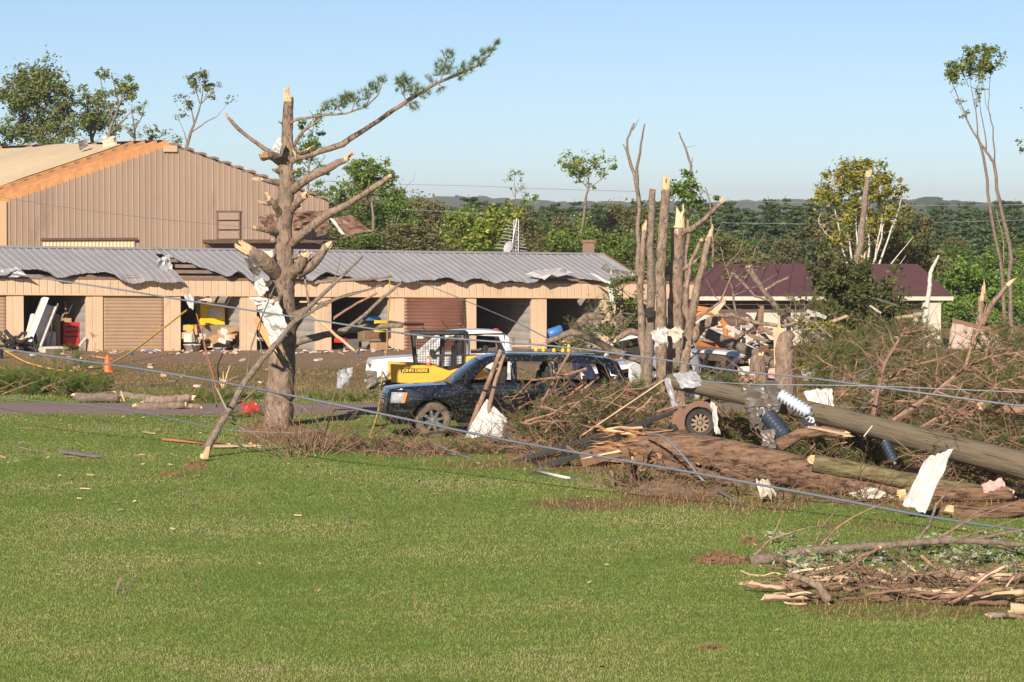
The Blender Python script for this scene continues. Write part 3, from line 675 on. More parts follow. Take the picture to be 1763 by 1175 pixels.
for i in range(13):
    f_ = (i + .25) / 13
    mb = MB(); mb.bar(slope_l(f_, 3.9, .10), slope_l(f_, LEN, .10), .09, .20, up=upl); mb.build('purlin', M['lumber_dark'], shed)
    f2 = (i + .4) / 13
    mb = MB(); mb.bar(slope_r(f2, -.25, .11), slope_r(f2, LEN, .11), .26, .12, up=upr); mb.build('purlin', M['lumber_dark'], shed)
for i in range(8):
    yy = .14 + i * 1.5 if i < 4 else 5 + (i - 3) * 4.6
    mb = MB(); mb.bar(slope_l(-.03, yy, .06), slope_l(1, yy, .06), .30, .34, up=upl); mb.build('rafter', M['lumber'], shed)
    mb = MB(); mb.bar(slope_r(0, yy, -.1), slope_r(1, yy, -.1), .14, .2, up=upr); mb.build('rafter', M['lumber'], shed)
mb = MB(); mb.grid([[slope_l(f_, u, -.16) for u in (.3, LEN)] for f_ in (0, .5, 1)]); mb.build('roof_liner', M['rust'], shed, solid=.02)
mb = MB(); rows = []
for i in range(13):
    f_ = -.05 + i / 12 * .98; row = []
    for j in range(14):
        u0 = 4.6 + .25 * mnoise.noise(Vector((i * 1.3, 2, 3)))
        u = u0 + (LEN - u0) * (j / 13) ** 1.2
        up = .27 + .35 * math.exp(-((f_ - .55) / .4) ** 2) * math.exp(-((u - 12) / 4.5) ** 2) + .05 * mnoise.noise(Vector((f_ * 3, u * .4, 8)))
        row.append(slope_l(f_, u, up))
    rows.append(row)
mb.grid(rows); mb.build('roof_sheet', M['cream'], shed, solid=.03)
mb = MB(); mb.poly([slope_r(1, 1.2, .25), slope_r(0, .8, .22), slope_r(0, LEN, .22), slope_r(1, LEN, .25)]); mb.build('roof_sheet', M['shed_dark'], shed, solid=.03)
RD = 91
sheet_thing('ridge_cap_scrap', [P(134, 246, RD), P(148, 238, RD), P(152, 252, RD), P(137, 260, RD)], M['galv'], 'crumpled grey scrap of ridge cap on the shed roof', 'metal scrap', .12, 4, 5, 5, ragged=.1)
sheet_thing('insulation_scrap', [P(174, 236, RD), P(199, 236, RD), P(203, 256, RD), P(178, 254, RD)], M['cream_white'], 'cream insulation bundle caught on the shed ridge', 'insulation', .14, 6, 6, 6, ragged=.1, solid=.08)
mb = MB(); sbox(mb, half, -.09, ZP - .22, .75, .1, .32); mb.build('ridge_plate', M['tan_trim'], shed)
# door head, louvre and the lean-to stub on the gable
ta, tb = shed_t(73), shed_t(231); zd = shed_z(150, 412, (ta + tb) / 2)
mb = MB(); rows = []
for i in range(53):
    tt = ta + (tb - ta) * i / 52; o_ = -.08 - (.03 if i % 2 else 0); rows.append([SB(tt, o_, ZB), SB(tt, o_, zd - .08)])
mb.grid(rows); sdoor = mb.build('sliding_door', M['cream'], shed, solid=.02)
mb = MB(); sbox(mb, (ta + tb) / 2, -.14, zd, tb - ta + .2, .16, .12); mb.build('door_track', M['shed_dark'], sdoor)
ta, tb = shed_t(373), shed_t(411); tm = (ta + tb) / 2; z1, z0 = shed_z(390, 364, tm), shed_z(390, 413, tm); lw, lh = tb - ta, z1 - z0
mb = MB(); sbox(mb, tm, -.05, (z0 + z1) / 2, lw, .06, lh); lo = mb.build('louvre', M['shed'], shed)
for (c_, z_, sx_, sz_) in ((tm, z1, lw + .12, .07), (tm, z0, lw + .12, .07), (ta, (z0 + z1) / 2, .06, lh), (tb, (z0 + z1) / 2, .06, lh)):
    mb = MB(); sbox(mb, c_, -.10, z_, sx_, .09, sz_); mb.build('frame', M['brown_trim'], lo)
for i in range(3):
    mb = MB(); sbox(mb, tm, -.12, z0 + lh * (i + .5) / 3, lw - .1, .05, lh / 3 - .08, Euler((math.radians(-14), 0, 0)).to_matrix()); mb.build('slat', M['shed'], lo)
ta, tb = shed_t(348), SWID; z_ = shed_z(400, 416, ta)
mb = MB(); sbox(mb, (ta + tb) / 2, -.5, z_, tb - ta, 1.0, .12, Euler((math.radians(4), 0, 0)).to_matrix()); mb.build('awning', M['shed_dark'], shed)
mb = MB(); sbox(mb, (ta + tb) / 2, -.35, z_ - .28, tb - ta - .2, .3, .34); mb.build('awning_beam', M['brown_door'], shed)
# torn sheets on the right corner of the shed
SH = 'sheet metal'
sheet_thing('torn_roof_sheet', [P(572, 376, 89.6), P(604, 370, 89.6), P(640, 398, 89.4), P(596, 406, 89.5)], M['brown_sheet'], 'brown torn roof sheet flapping out beyond the shed corner', SH, .10, 21, 10, 8, ragged=.06)
sheet_thing('torn_roof_sheet', [P(566, 374, 89.5), P(575, 378, 89.5), P(594, 404, 89.3), P(588, 404, 89.3)], M['white'], 'thin white curled sheet edge hanging beside the brown torn roof sheet', SH, .05, 22, 5, 8, ragged=.05)
sheet_thing('torn_roof_sheet', [P(500, 366, 90), P(560, 362, 90), P(566, 388, 89.9), P(506, 398, 89.9)], M['brown_sheet'], 'dark brown folded roof sheet behind the broken pine trunk', SH, .14, 24, 9, 8, ragged=.06)
sheet_thing('torn_roof_sheet', [P(444, 372, 89.8), P(474, 366, 89.8), P(480, 402, 89.7), P(450, 386, 89.7)], M['brown_sheet'], 'small brown bent roof sheet flat against the shed wall beside the louvre', SH, .14, 27, 7, 7, ragged=.06)
sheet_thing('torn_roof_sheet', [P(540, 392, 89.7), P(566, 386, 89.7), P(562, 404, 89.6), P(546, 408, 89.6)], M['shed_dark'], 'small dark sheet scrap dangling under the folded roof sheet', SH, .12, 29, 5, 5, ragged=.06)

# ------------------------------------------------------------------ maroon roofed house
HD = 71.0; HY = HD * KD
hb = gz(18, HY)
house = thing('house', Vector((15, HY + 4, hb)), 'low pale house with maroon metal roof behind the wrecked trees', 'house')
r0, r1, e0, e1 = P(1235, 455, HD, 4.5), P(1580, 455, HD, 4.5), P(1180, 507, HD), P(1641, 510, HD)
ez = e1.z; rz_ = r0.z
def roof_pt(s, t):  # s along, t 0 eave .. 1 ridge
    a = e0.x + (e1.x - e0.x) * s; c = r0.x + (r1.x - r0.x) * s; return Vector((a + (c - a) * t, HY + 4.5 * t, ez + (rz_ - ez) * t))
NP = 16
for i in range(NP):
    mb = MB(); rows = []
    for t in (0, .5, 1):
        rows.append([roof_pt((i + q) / NP, t) + Vector((0, -o_ * .4, o_)) for q, o_ in ((0, 0), (.03, .035), (.09, .035), (.12, 0), (.55, 0), (1.0, 0))])
    mb.grid(rows); mb.build('roof_panel', M['maroon'], house, solid=.01)
hr = [roof_pt(0, 0), roof_pt(0, 1), roof_pt(1, 1), roof_pt(1, 0)]; hr2 = [Vector((q.x, 2 * (HY + 4.5) - q.y, q.z)) for q in hr]
mb = MB(); mb.poly([hr2[0], hr2[1], hr2[2], hr2[3]]); mb.poly([hr[3], hr[2], hr2[3]]); mb.poly([hr[0], hr2[0], hr[1]]); mb.build('hip_roof', M['maroon'], house, solid=.01)
mb = MB(); mb.bar(hr[0] + Vector((0, -.03, -.10)), hr[3] + Vector((0, -.03, -.10)), .05, .16); mb.build('fascia', M['cream_white'], house)
mb = MB(); mb.bar(hr[3] + Vector((.0, 0, -.10)), hr2[3] + Vector((.0, 0, -.10)), .05, .16); mb.build('fascia', M['cream_white'], house)
wx0, wx1 = e0.x + .3, e1.x - .75; zt = ez - .2; zw = zt - .5
mb = MB(); mb.box(((wx0 + wx1) / 2, HY + .75, (zt + zw) / 2), (wx1 - wx0, .1, zt - zw)); mb.build('eave_shade_band', M['house_shade'], house)  # shade under the eave, put in as a dark band along the wall top
mb = MB()
wins = [(P(1268, 0, HD).x, P(1290, 0, HD).x), (P(1344, 0, HD).x, P(1368, 0, HD).x), (P(1480, 0, HD).x, P(1500, 0, HD).x)]
xx = wx0
for (a, c) in wins + [(wx1, wx1)]:
    if a > xx: 
        m2 = MB(); m2.box(((xx + a) / 2, HY + .75, (zw + hb) / 2 - .1), (a - xx, .14, zw - hb + .2)); m2.build('wall', M['housewall'], house)
    xx = c
for (a, c) in wins:
    m2 = MB(); m2.box(((a + c) / 2, HY + .80, (zw + hb) / 2), (c - a, .06, zw - hb)); wo_ = m2.build('window', M['glass'], house)
    for xx_ in (a + .03, c - .03, (a + c) / 2):
        m2 = MB(); m2.box((xx_, HY + .74, (zw + hb) / 2), (.06, .08, zw - hb)); m2.build('frame', M['cream_white'], wo_)
m2 = MB(); m2.box((wx1 - .05, HY + 4.6, (zw + hb) / 2), (.1, 7.6, zw - hb)); m2.box((wx0, HY + 4.6, (zw + hb) / 2), (.1, 7.6, zw - hb)); m2.build('side_wall', M['housewall'], house)
for i, (px_, D_) in enumerate(((1605, HD), (1468, HD))):
    q = P(px_, 540, D_); m2 = MB(); m2.box((q.x, HY + .45, (ez - .25 + hb) / 2), (.75, .6, ez - .25 - hb)); m2.build('porch_pier', M['housewall'], house)
# ------------------------------------------------------------------ leaves, needles, limbs
def leaf_quads(pts, size, rng, elong=1.5, up=.3):
    n = len(pts); d = rng.normal(size=(n, 3)); d[:, 2] *= .6; d /= np.linalg.norm(d, axis=1)[:, None]
    e = rng.normal(size=(n, 3)); e[:, 2] += up; e -= d * (e * d).sum(1)[:, None]; e /= np.linalg.norm(e, axis=1)[:, None] + 1e-9
    s = (size * (.6 + .8 * rng.random(n)))[:, None]
    V = np.stack([pts - d * s * elong * .5, pts + e * s * .42, pts + d * s * elong * .5, pts - e * s * .42], 1).reshape(-1, 3)
    return V, np.arange(4 * n).reshape(-1, 4)
def clump_pts(c, r, n, rng, squash=.8):
    d = rng.normal(size=(n, 3)); d /= np.linalg.norm(d, axis=1)[:, None]
    q = d * (rng.random(n)[:, None] ** .45) * np.array([r, r, r * squash]); q *= (1 + .45 * np.clip(rng.normal(size=(n, 1)), -1.5, 1.5))
    return np.array(c) + q
def needle_tufts(P0, D0, per, length, rng, width=.0055):
    """P0 tuft points, D0 direction; thin blades splayed along the direction"""
    P0 = np.asarray(P0, float); D0 = np.asarray(D0, float); n = len(P0)
    p = np.repeat(P0, per, 0); d = np.repeat(D0, per, 0) + rng.normal(size=(n * per, 3)) * .55
    d /= np.linalg.norm(d, axis=1)[:, None]; L = length * (.6 + .6 * rng.random(n * per))
    s = np.cross(d, rng.normal(size=(n * per, 3))); s /= np.linalg.norm(s, axis=1)[:, None] + 1e-9
    V = np.stack([p - s * width, p + s * width, p + d * L[:, None]], 1).reshape(-1, 3)
    return V, np.arange(3 * n * per).reshape(-1, 3)
def wiggle(a, b, n, amp, rng, sag=0.0):
    a, b = Vector(a), Vector(b); L = (b - a).length; out = []
    for i in range(n + 1):
        t = i / n; q = a.lerp(b, t); k = math.sin(t * math.pi)
        q += Vector((rng.uniform(-1, 1), rng.uniform(-1, 1), rng.uniform(-1, 1))) * amp * L * (1 if 0 < i < n else 0); q.z -= sag * L * k
        out.append(q)
    return out
def taper(r0, r1, n): return [r0 + (r1 - r0) * (i / max(1, n - 1)) for i in range(n)]

# ---- far woods: a few kinds, copied
def make_pine(seed, h, mt, loc):
    rg = np.random.default_rng(seed); rp = random.Random(seed)
    t = thing('pine_tree', loc, 'dark green pine in the wood on the far slope', 'tree', 'pines in the far wood')
    mb = MB(); mb.tube([(0, 0, -.5), (rp.uniform(-.1, .1), 0, h * .5), (0, 0, h * .98)], [h * .014, h * .009, .02], 6); mb.build('trunk', M['bark_darkest'], t, local=True)
    pts = []
    nl = int(h * 1.5)
    for i in range(nl):
        f_ = .08 + .90 * i / nl; z = h * f_
        R = h * .27 * (1 - f_) ** .75 * (.75 + .5 * rp.random()) + .2
        for k in range(rp.randint(4, 6)):
            a = rp.random() * 6.283; L = R * rp.uniform(.5, 1.15)
            m_ = int(16 + L * 28)
            s = rg.random(m_) ** .7
            base = np.stack([np.cos(a) * s * L, np.sin(a) * s * L, z + s * L * .22 + 0 * s], -1)
            pts.append(base + rg.normal(size=(m_, 3)) * np.array([.16, .16, .07]) * (.5 + L * .3))
    V, Fc = leaf_quads(np.concatenate(pts), .25, rg, 1.8, .8)
    np_mesh('crown', V, Fc, mt, t, local=True); return t
def make_broad(seed, h, wd, base, mt, bark, name, label, group, leaf=.28, n=5200, nc=26, loc=(0, 0, 0), thin=1.0):
    rg = np.random.default_rng(seed); rp = random.Random(seed)
    t = thing(name, loc, label, 'tree', group)
    mb = MB(); top = Vector((rp.uniform(-.3, .3), 0, h * .86))
    tp = wiggle((0, 0, -.5), top, 6, .02, rp); mb.tube(tp, taper(h * .016 + .03, .03, 7), 6)
    pts = []
    for i in range(nc):
        f_ = rp.random(); z = h * (base + (1 - base) * f_)
        R = wd / 2 * math.sin(math.pi * clamp(.12 + f_ * .86)) ** .7
        a = rp.random() * 6.283; rr = R * math.sqrt(rp.random()) * .95
        c = (rr * math.cos(a), rr * math.sin(a), z); cr = wd * rp.uniform(.10, .19)
        pts.append(clump_pts(c, cr, int(n / nc * rp.uniform(.6, 1.4) * thin), rg))
        st = tp[0].lerp(tp[-1], clamp((z / h - .22) / .9, .1, .95)); mb.tube(wiggle(st, c, 4, .05, rp), taper(.012 * h * .35 + .015, .01, 5), 4, cap=False)
    mb.build('trunk', bark, t, local=True)
    V, Fc = leaf_quads(np.concatenate(pts), leaf, rg); np_mesh('crown', V, Fc, mt, t, local=True); return t
def place(o, px, py_top, D, h, first, sxy=None):
    g = GD(px, D); top = P(px, py_top, D).z; s = (top - g.z) / h
    r = o if first else copy_tree(o)
    r.location = g; k = sxy if sxy else s; r.scale = (k, k, s); r.rotation_euler = (0, 0, rnd.random() * 6.28); return r
pines = [make_pine(100 + i, 13, M['pine_far'], (0, 0, 0)) for i in range(4)]
used = set(); i = 0
for (D0, dD, st, x0, x1, y0, y1) in ((150, 14, 38, 690, 1960, 336, 364), (172, 14, 36, 650, 1960, 330, 354), (205, 20, 38, -140, 2000, 332, 350)):
    px = x0
    while px < x1:
        k = rnd.randrange(4); hh = rnd.uniform(y0, y1) + (10 if 1540 < px < 1640 else 0) + (8 if 700 < px < 780 else 0)
        if px > 560 or D0 > 200:
            place(pines[k], px, hh, D0 + rnd.uniform(0, dD), 13, k not in used, rnd.uniform(.85, 1.2)); used.add(k)
        px += st * rnd.uniform(.7, 1.3)
kinds = [('scrub_tree', 'thin brownish green scrub tree at the edge of the far wood', 'scrub trees before the far wood', 'leaf_dry', .85, .05),
         ('scrub_tree', 'leafy mid green scrub tree at the edge of the far wood', 'leafy trees before the far wood', 'leaf', 1.0, .10)]
scr = []
for q in range(4):
    n_, l_, g_, m_, th_, b_ = kinds[q % 2]
    scr.append(make_broad(300 + q, 8, 5.2, b_ + .04, M[m_], M['bark_grey'], n_, l_, g_, 0.15, 9500, 40, thin=th_))
used = set()
for (D0, dD, st, x0, x1, y0, y1, prob) in ((118, 16, 44, 560, 1230, 350, 385, .5), (124, 10, 40, 545, 730, 325, 352, .2), (104, 8, 62, 575, 1300, 385, 425, .5), (128, 10, 90, 1260, 1880, 395, 430, .3), (112, 6, 80, 1640, 1880, 420, 465, .1)):
    px = x0
    while px < x1:
        k = rnd.choice((0, 2)) if rnd.random() < prob else rnd.choice((1, 3))
        place(scr[k], px, rnd.uniform(y0, y1), D0 + rnd.uniform(0, dD), 8, k not in used, rnd.uniform(.8, 1.15)); used.add(k)
        px += st * rnd.uniform(.7, 1.3)

# ---- single trees drawn limb by limb
def px_tree(name, D, limbs, clumps, leafmat, bark, label, cat='tree', group=None, leaf=.22, depth=1.0, seed=1, seg=6, root=None, squash=.85, tops=None, solo=False):
    """limbs: (path[(px,py,dy)], r0, r1); clumps: (px,py,radius_px,count)"""
    rg = np.random.default_rng(seed); rp = random.Random(seed)
    p0 = limbs[0][0][0]; g = root if root is not None else GD(p0[0], D)
    t = thing(name, g, label, cat, group)
    for i, (path, r0, r1) in enumerate(limbs):
        pts = PATH(path, D); fine = []
        for a, b in zip(pts[:-1], pts[1:]): fine += [a.lerp(b, k / 3) + Vector((rp.uniform(-1, 1), rp.uniform(-1, 1), 0)) * .035 * (b - a).length * (k > 0) for k in range(3)]
        fine.append(pts[-1])
        if i == 0 and root is None: fine = [g - Vector((0, 0, .3))] + fine
        mb = MB(); mb.tube(fine, taper(r0, r1, len(fine)), seg, jit=.08, rng=rp); mb.build('trunk' if i == 0 else 'branch', bark, t, smooth=True)
    if clumps:
        pts = []; tw = MB(); joints = [q for (path, r0, r1) in limbs for q in PATH(path, D)[1:]]
        for (px, py, rpx, cnt) in clumps:
            c = P(px, py, D, rp.uniform(-depth, depth)); R_ = rpx / ppm(D)
            st = min(joints, key=lambda q: (q - c).length + .6 * max(0, q.z - c.z)); sub_ = max(2, int(cnt / 28))
            if (st - c).length < 60 / ppm(D): tw.tube(wiggle(st, c, 3, .08, rp), taper(.02, .008, 4), 4, cap=False)
            for z in range(sub_):
                c2 = c + Vector((rp.gauss(0, 1), rp.gauss(0, 1), rp.gauss(0, .8))) * R_ * .75
                tw.tube([c, c.lerp(c2, .5) + Vector((0, 0, .05)), c2], [.009, .007, .004], 3, cap=False)
                pts.append(clump_pts(c2, R_ * .8, max(5, int(cnt * 2.1 / sub_)), rg, squash))
        tag(tw.build('twigs', bark, t), kind='stuff')
        V, Fc = leaf_quads(np.concatenate(pts), leaf * .66, rg); np_mesh('crown', V, Fc, leafmat, t)
    return t
def scatter_clumps(cx, cy, rx, ry, n, r, cnt, seed):
    rp = random.Random(seed); out = []
    for i in range(n):
        a = rp.random() * 6.283; q = math.sqrt(rp.random()); out.append((cx + rx * q * 1.12 * math.cos(a), cy + ry * q * 1.12 * math.sin(a), r * rp.uniform(.5, 1.7), int(cnt * .62 * rp.choice((.25, .7, 1.0, 1.5)))))
    return out
D = 136
px_tree('tall_tree', D, [([(72, 340), (70, 240), (66, 190), (72, 135)], .3, .05), ([(70, 240), (40, 200), (28, 160)], .14, .03), ([(70, 235), (98, 190), (110, 155)], .14, .03), ([(68, 200), (50, 160)], .1, .03)],
        scatter_clumps(70, 165, 54, 36, 26, 15, 230, 1) + scatter_clumps(60, 225, 58, 32, 22, 15, 190, 2) + scatter_clumps(72, 142, 38, 14, 10, 11, 150, 3), M['leaf_olive'], M['bark_grey'], 'full round crowned green tree rising behind the shed roof', leaf=.27, depth=2.0, seed=41)
px_tree('tall_tree', D + 3, [([(158, 340), (160, 250), (152, 200), (148, 160)], .25, .04), ([(158, 240), (172, 200)], .1, .03), ([(156, 225), (138, 190)], .1, .03)],
        scatter_clumps(155, 195, 26, 32, 18, 12, 170, 4) + scatter_clumps(185, 205, 22, 20, 9, 11, 110, 5) + [(146, 165, 10, 120)], M['leaf_olive'], M['bark_grey'], 'dense dark tree beside the round crowned tree behind the shed', leaf=.25, seed=42)
px_tree('tall_tree', D + 1, [([(182, 340), (186, 240), (205, 180), (222, 150)], .2, .03), ([(196, 210), (180, 170), (172, 130)], .1, .02), ([(205, 185), (198, 150), (192, 125)], .08, .02), ([(190, 230), (215, 205), (228, 190)], .08, .02)],
        scatter_clumps(215, 155, 16, 14, 8, 8, 90, 6) + scatter_clumps(178, 130, 18, 10, 8, 7, 45, 7) + scatter_clumps(195, 160, 18, 20, 8, 8, 30, 8) + [(228, 150, 9, 120), (205, 130, 9, 40), (225, 160, 9, 90)], M['leaf_olive'], M['bark_grey'], 'sparse wispy tree with airy top behind the shed ridge', leaf=.22, seed=43)
px_tree('tall_tree', D - 2, [([(236, 340), (233, 250), (230, 215), (226, 180)], .14, .02), ([(234, 235), (218, 222), (205, 215)], .06, .02), ([(231, 225), (245, 200), (250, 180)], .06, .02)],
        scatter_clumps(232, 200, 20, 22, 10, 7, 28, 9) + scatter_clumps(215, 220, 12, 10, 5, 6, 20, 10), M['leaf_olive'], M['bark_grey'], 'small nearly bare tree between the wispy tree and the lone forked tree', leaf=.2, seed=44)
px_tree('tall_tree', D, [([(316, 340), (322, 250), (334, 215), (345, 180), (352, 140)], .18, .02), ([(334, 215), (330, 190), (318, 170)], .07, .02), ([(330, 228), (355, 210), (375, 200), (390, 180)], .06, .012), ([(345, 180), (365, 160), (375, 140)], .06, .015), ([(322, 250), (318, 230), (306, 205)], .05, .012), ([(345, 180), (338, 160), (336, 140)], .05, .012)],
        scatter_clumps(355, 140, 22, 14, 12, 8, 70, 11) + scatter_clumps(345, 165, 26, 14, 8, 7, 26, 12) + scatter_clumps(318, 178, 9, 10, 5, 7, 50, 13) + scatter_clumps(392, 172, 6, 6, 2, 5, 16, 14) + scatter_clumps(305, 205, 8, 10, 3, 5, 14, 15), M['leaf_olive'], M['bark_grey'], 'lone forked tree with tufted top behind the shed peak', leaf=.2, seed=45)
px_tree('tall_tree', D + 6, [([(268, 340), (265, 250), (262, 228)], .08, .02)], scatter_clumps(264, 234, 13, 10, 9, 6, 40, 16) + scatter_clumps(302, 236, 10, 9, 5, 6, 18, 17), M['leaf_olive'], M['bark_grey'], 'low tuft of treetop just above the shed ridge', leaf=.2, seed=46)
D = 122
px_tree('tall_tree', D, [([(528, 400), (530, 320), (534, 270), (535, 225)], .14, .02), ([(532, 300), (548, 285), (560, 270)], .05, .012), ([(532, 290), (515, 275)], .05, .012), ([(533, 320), (505, 300)], .05, .012)],
        scatter_clumps(536, 232, 22, 18, 12, 8, 90, 18) + scatter_clumps(538, 265, 28, 18, 12, 8, 60, 19) + scatter_clumps(500, 290, 26, 14, 8, 8, 60, 20) + scatter_clumps(545, 300, 20, 12, 6, 7, 40, 21), M['leaf'], M['bark_grey'], 'slim green tree seen behind the broken pine trunk', leaf=.2, seed=47)
px_tree('tall_tree', D, [([(642, 420), (640, 350), (640, 300)], .16, .03), ([(640, 340), (620, 310)], .06, .02), ([(640, 330), (664, 300)], .06, .02), ([(660, 330), (696, 326), (712, 310), (716, 292)], .03, .006)],
        scatter_clumps(640, 292, 34, 16, 16, 10, 140, 22) + scatter_clumps(645, 318, 42, 18, 16, 10, 130, 23) + scatter_clumps(580, 340, 28, 18, 10, 9, 110, 24) + scatter_clumps(678, 335, 14, 10, 5, 8, 80, 25), M['leaf'], M['bark_grey'], 'round green tree above the bare leaning limb of the pine', leaf=.23, seed=48)
D = 126
px_tree('tall_tree', D, [([(1000, 430), (1008, 345), (1014, 320), (1010, 285)], .14, .02), ([(1013, 325), (992, 305), (980, 290)], .05, .01), ([(1013, 325), (1035, 310), (1050, 290)], .05, .01), ([(1012, 310), (1025, 285)], .04, .01)],
        scatter_clumps(1012, 284, 42, 14, 20, 8, 75, 26) + scatter_clumps(1020, 302, 36, 16, 12, 7, 35, 27) + scatter_clumps(985, 292, 14, 10, 6, 7, 60, 28), M['leaf_lime'], M['bark_grey'], 'yellow green flat topped tree standing above the tree line', leaf=.2, seed=49)
px_tree('tall_tree', D, [([(886, 430), (887, 340), (886, 300)], .06, .01), ([(887, 335), (900, 322)], .02, .006)], scatter_clumps(885, 302, 11, 10, 6, 5, 26, 29) + scatter_clumps(888, 326, 16, 8, 5, 5, 24, 30), M['leaf_silver'], M['bark_grey'], 'pale wispy young tree poking above the tree line', leaf=.17, seed=50)
px_tree('lime_bush', 100, [([(815, 450), (815, 410)], .05, .02), ([(815, 430), (850, 395)], .03, .01)], scatter_clumps(815, 402, 48, 24, 26, 12, 150, 31) + scatter_clumps(845, 388, 30, 16, 14, 11, 120, 32), M['leaf_lime'], M['bark_grey'], 'bright lime green bush behind the storage roof ridge', 'bush', leaf=.22, seed=51)
px_tree('broken_sapling', 101, [([(884, 440), (880, 400), (874, 345)], .07, .03)], [(874, 350, 6, 40), (880, 365, 9, 40), (905, 352, 9, 40)], M['leaf_lime'], M['bark_grey'], 'snapped sapling with yellow leaves beside the antenna', leaf=.2, seed=52)
px_tree('low_bush', 98, [([(985, 450), (985, 425)], .05, .02)], scatter_clumps(990, 425, 40, 14, 18, 12, 120, 33) + scatter_clumps(1055, 430, 40, 20, 20, 12, 120, 34), M['leaf'], M['bark_grey'], 'dark green bush behind the torn end of the storage roof', 'bush', leaf=.22, seed=53)
# bare forks
px_tree('dead_tree', 92, [([(1097, 470), (1098, 400), (1100, 345), (1092, 300), (1080, 262), (1080, 240), (1092, 212)], .14, .045), ([(1100, 340), (1096, 290), (1103, 250), (1110, 214)], .10, .035), ([(1080, 262), (1072, 248)], .05, .02), ([(1088, 225), (1100, 206)], .04, .015)], [], None, M['bark_grey'], 'bare dead tree with two upright forks behind the snapped trunks', seed=54)
px_tree('dead_tree', 90, [([(1182, 470), (1184, 380), (1188, 320), (1190, 285), (1180, 255), (1169, 228)], .10, .04), ([(1188, 290), (1193, 270)], .04, .01), ([(1180, 255), (1200, 250)], .015, .006)], scatter_clumps(1200, 335, 30, 20, 14, 9, 90, 35) + scatter_clumps(1180, 320, 14, 12, 6, 8, 60, 36), M['leaf'], M['bark_grey'], 'bare crooked stem rising out of green leaves behind the snapped trunks', seed=55, leaf=.2)
px_tree('dead_tree', 88, [([(1228, 480), (1226, 400), (1222, 345), (1214, 322)], .07, .025), ([(1226, 420), (1245, 380)], .03, .01)], [], None, M['bark_grey'], 'thin bare leaning stem between the snapped trunks and the maroon roof', seed=56)
# birch clump
D = 80
bl = []
for (a, b_, c_, e_) in ((1462, 1448, 1432, 1425), (1468, 1462, 1452, 1448), (1474, 1476, 1474, 1470), (1492, 1496, 1492, 1490), (1500, 1518, 1526, 1530), (1506, 1530, 1548, 1556), (1500, 1512, 1520, 1524)):
    bl.append(([(a, 475), (b_, 410), (c_, 360), (e_, 330)], .055, .018))
bl[0] = ([(1470, 600), (1462, 475), (1448, 420), (1440, 372), (1430, 335)], .07, .018)
bl += [([(1445, 420), (1420, 400), (1410, 385)], .03, .008), ([(1462, 470), (1430, 440), (1410, 430)], .03, .008), ([(1530, 400), (1545, 380)], .02, .006), ([(1520, 470), (1550, 435), (1572, 408)], .04, .01), ([(1540, 470), (1560, 440)], .03, .008)]
px_tree('birch_clump', D, bl, scatter_clumps(1480, 300, 42, 16, 18, 12, 110, 37) + scatter_clumps(1480, 325, 66, 26, 26, 11, 80, 38) + scatter_clumps(1485, 360, 78, 44, 44, 13, 70, 39) + scatter_clumps(1430, 330, 18, 22, 8, 9, 70, 40) + scatter_clumps(1535, 330, 20, 24, 8, 9, 60, 41) + scatter_clumps(1490, 284, 20, 8, 6, 8, 90, 42), M['leaf_yel'], M['bark_birch'], 'white stemmed birch clump with yellowing leaves before the far pines', seed=57, leaf=.17, depth=1.2)
px_tree('scrub_tree', 84, [([(1490, 600), (1495, 500), (1500, 430)], .1, .03)], scatter_clumps(1480, 415, 95, 46, 60, 15, 110, 43) + scatter_clumps(1560, 425, 46, 50, 34, 14, 100, 44), M['leaf_dry'], M['bark_grey'], 'thin brown leaved tree mingled with the white birch stems', seed=58, leaf=.2, depth=1.5)
snag = px_tree('snapped_tree', 66, [([(1473, 640), (1474, 560), (1474, 470), (1484, 390), (1495, 302)], .2, .10)], [], None, M['bark_grey'], 'tall grey snapped trunk standing in front of the birch clump', seed=59, seg=9)
mb = MB(); mb.shards(P(1495, 302, 66), (.1, 0, 1), .13, .35, 6, rnd); mb.build('splintered_end', M['splint'], snag)
mb = MB(); mb.shards(P(1474, 478, 65.7), (.12, -.1, 1), .22, 1.2, 8, rnd); mb.build('splintered_end', M['splint'], snag)
px_tree('overgrown_tree', 64, [([(1470, 640), (1475, 580), (1480, 540), (1500, 510), (1530, 480)], .2, .08), ([(1478, 545), (1440, 520), (1410, 500)], .09, .03), ([(1480, 540), (1510, 555), (1550, 560)], .08, .02), ([(1500, 510), (1500, 470)], .06, .02)],
        scatter_clumps(1452, 512, 52, 42, 50, 13, 200, 45) + scatter_clumps(1440, 565, 52, 40, 46, 13, 190, 46) + scatter_clumps(1520, 528, 46, 36, 40, 12, 150, 47) + scatter_clumps(1525, 580, 60, 40, 36, 13, 120, 48) + scatter_clumps(1455, 470, 44, 18, 16, 11, 110, 49), M['leaf_darkbush'], M['bark_darkest'], 'dark tangled bushy tree standing in front of the maroon roof', seed=60, leaf=.16, depth=1.6)
px_tree('orange_tinged_shrub', 58, [([(1420, 655), (1420, 600)], .06, .02)], scatter_clumps(1420, 600, 36, 40, 24, 10, 110, 50) + scatter_clumps(1405, 640, 28, 18, 12, 9, 90, 51), M['leaf_yel'], M['bark_darkest'], 'yellow and orange leaved shrub below the dark bushy tree', 'shrub', seed=61, leaf=.13, depth=.8)
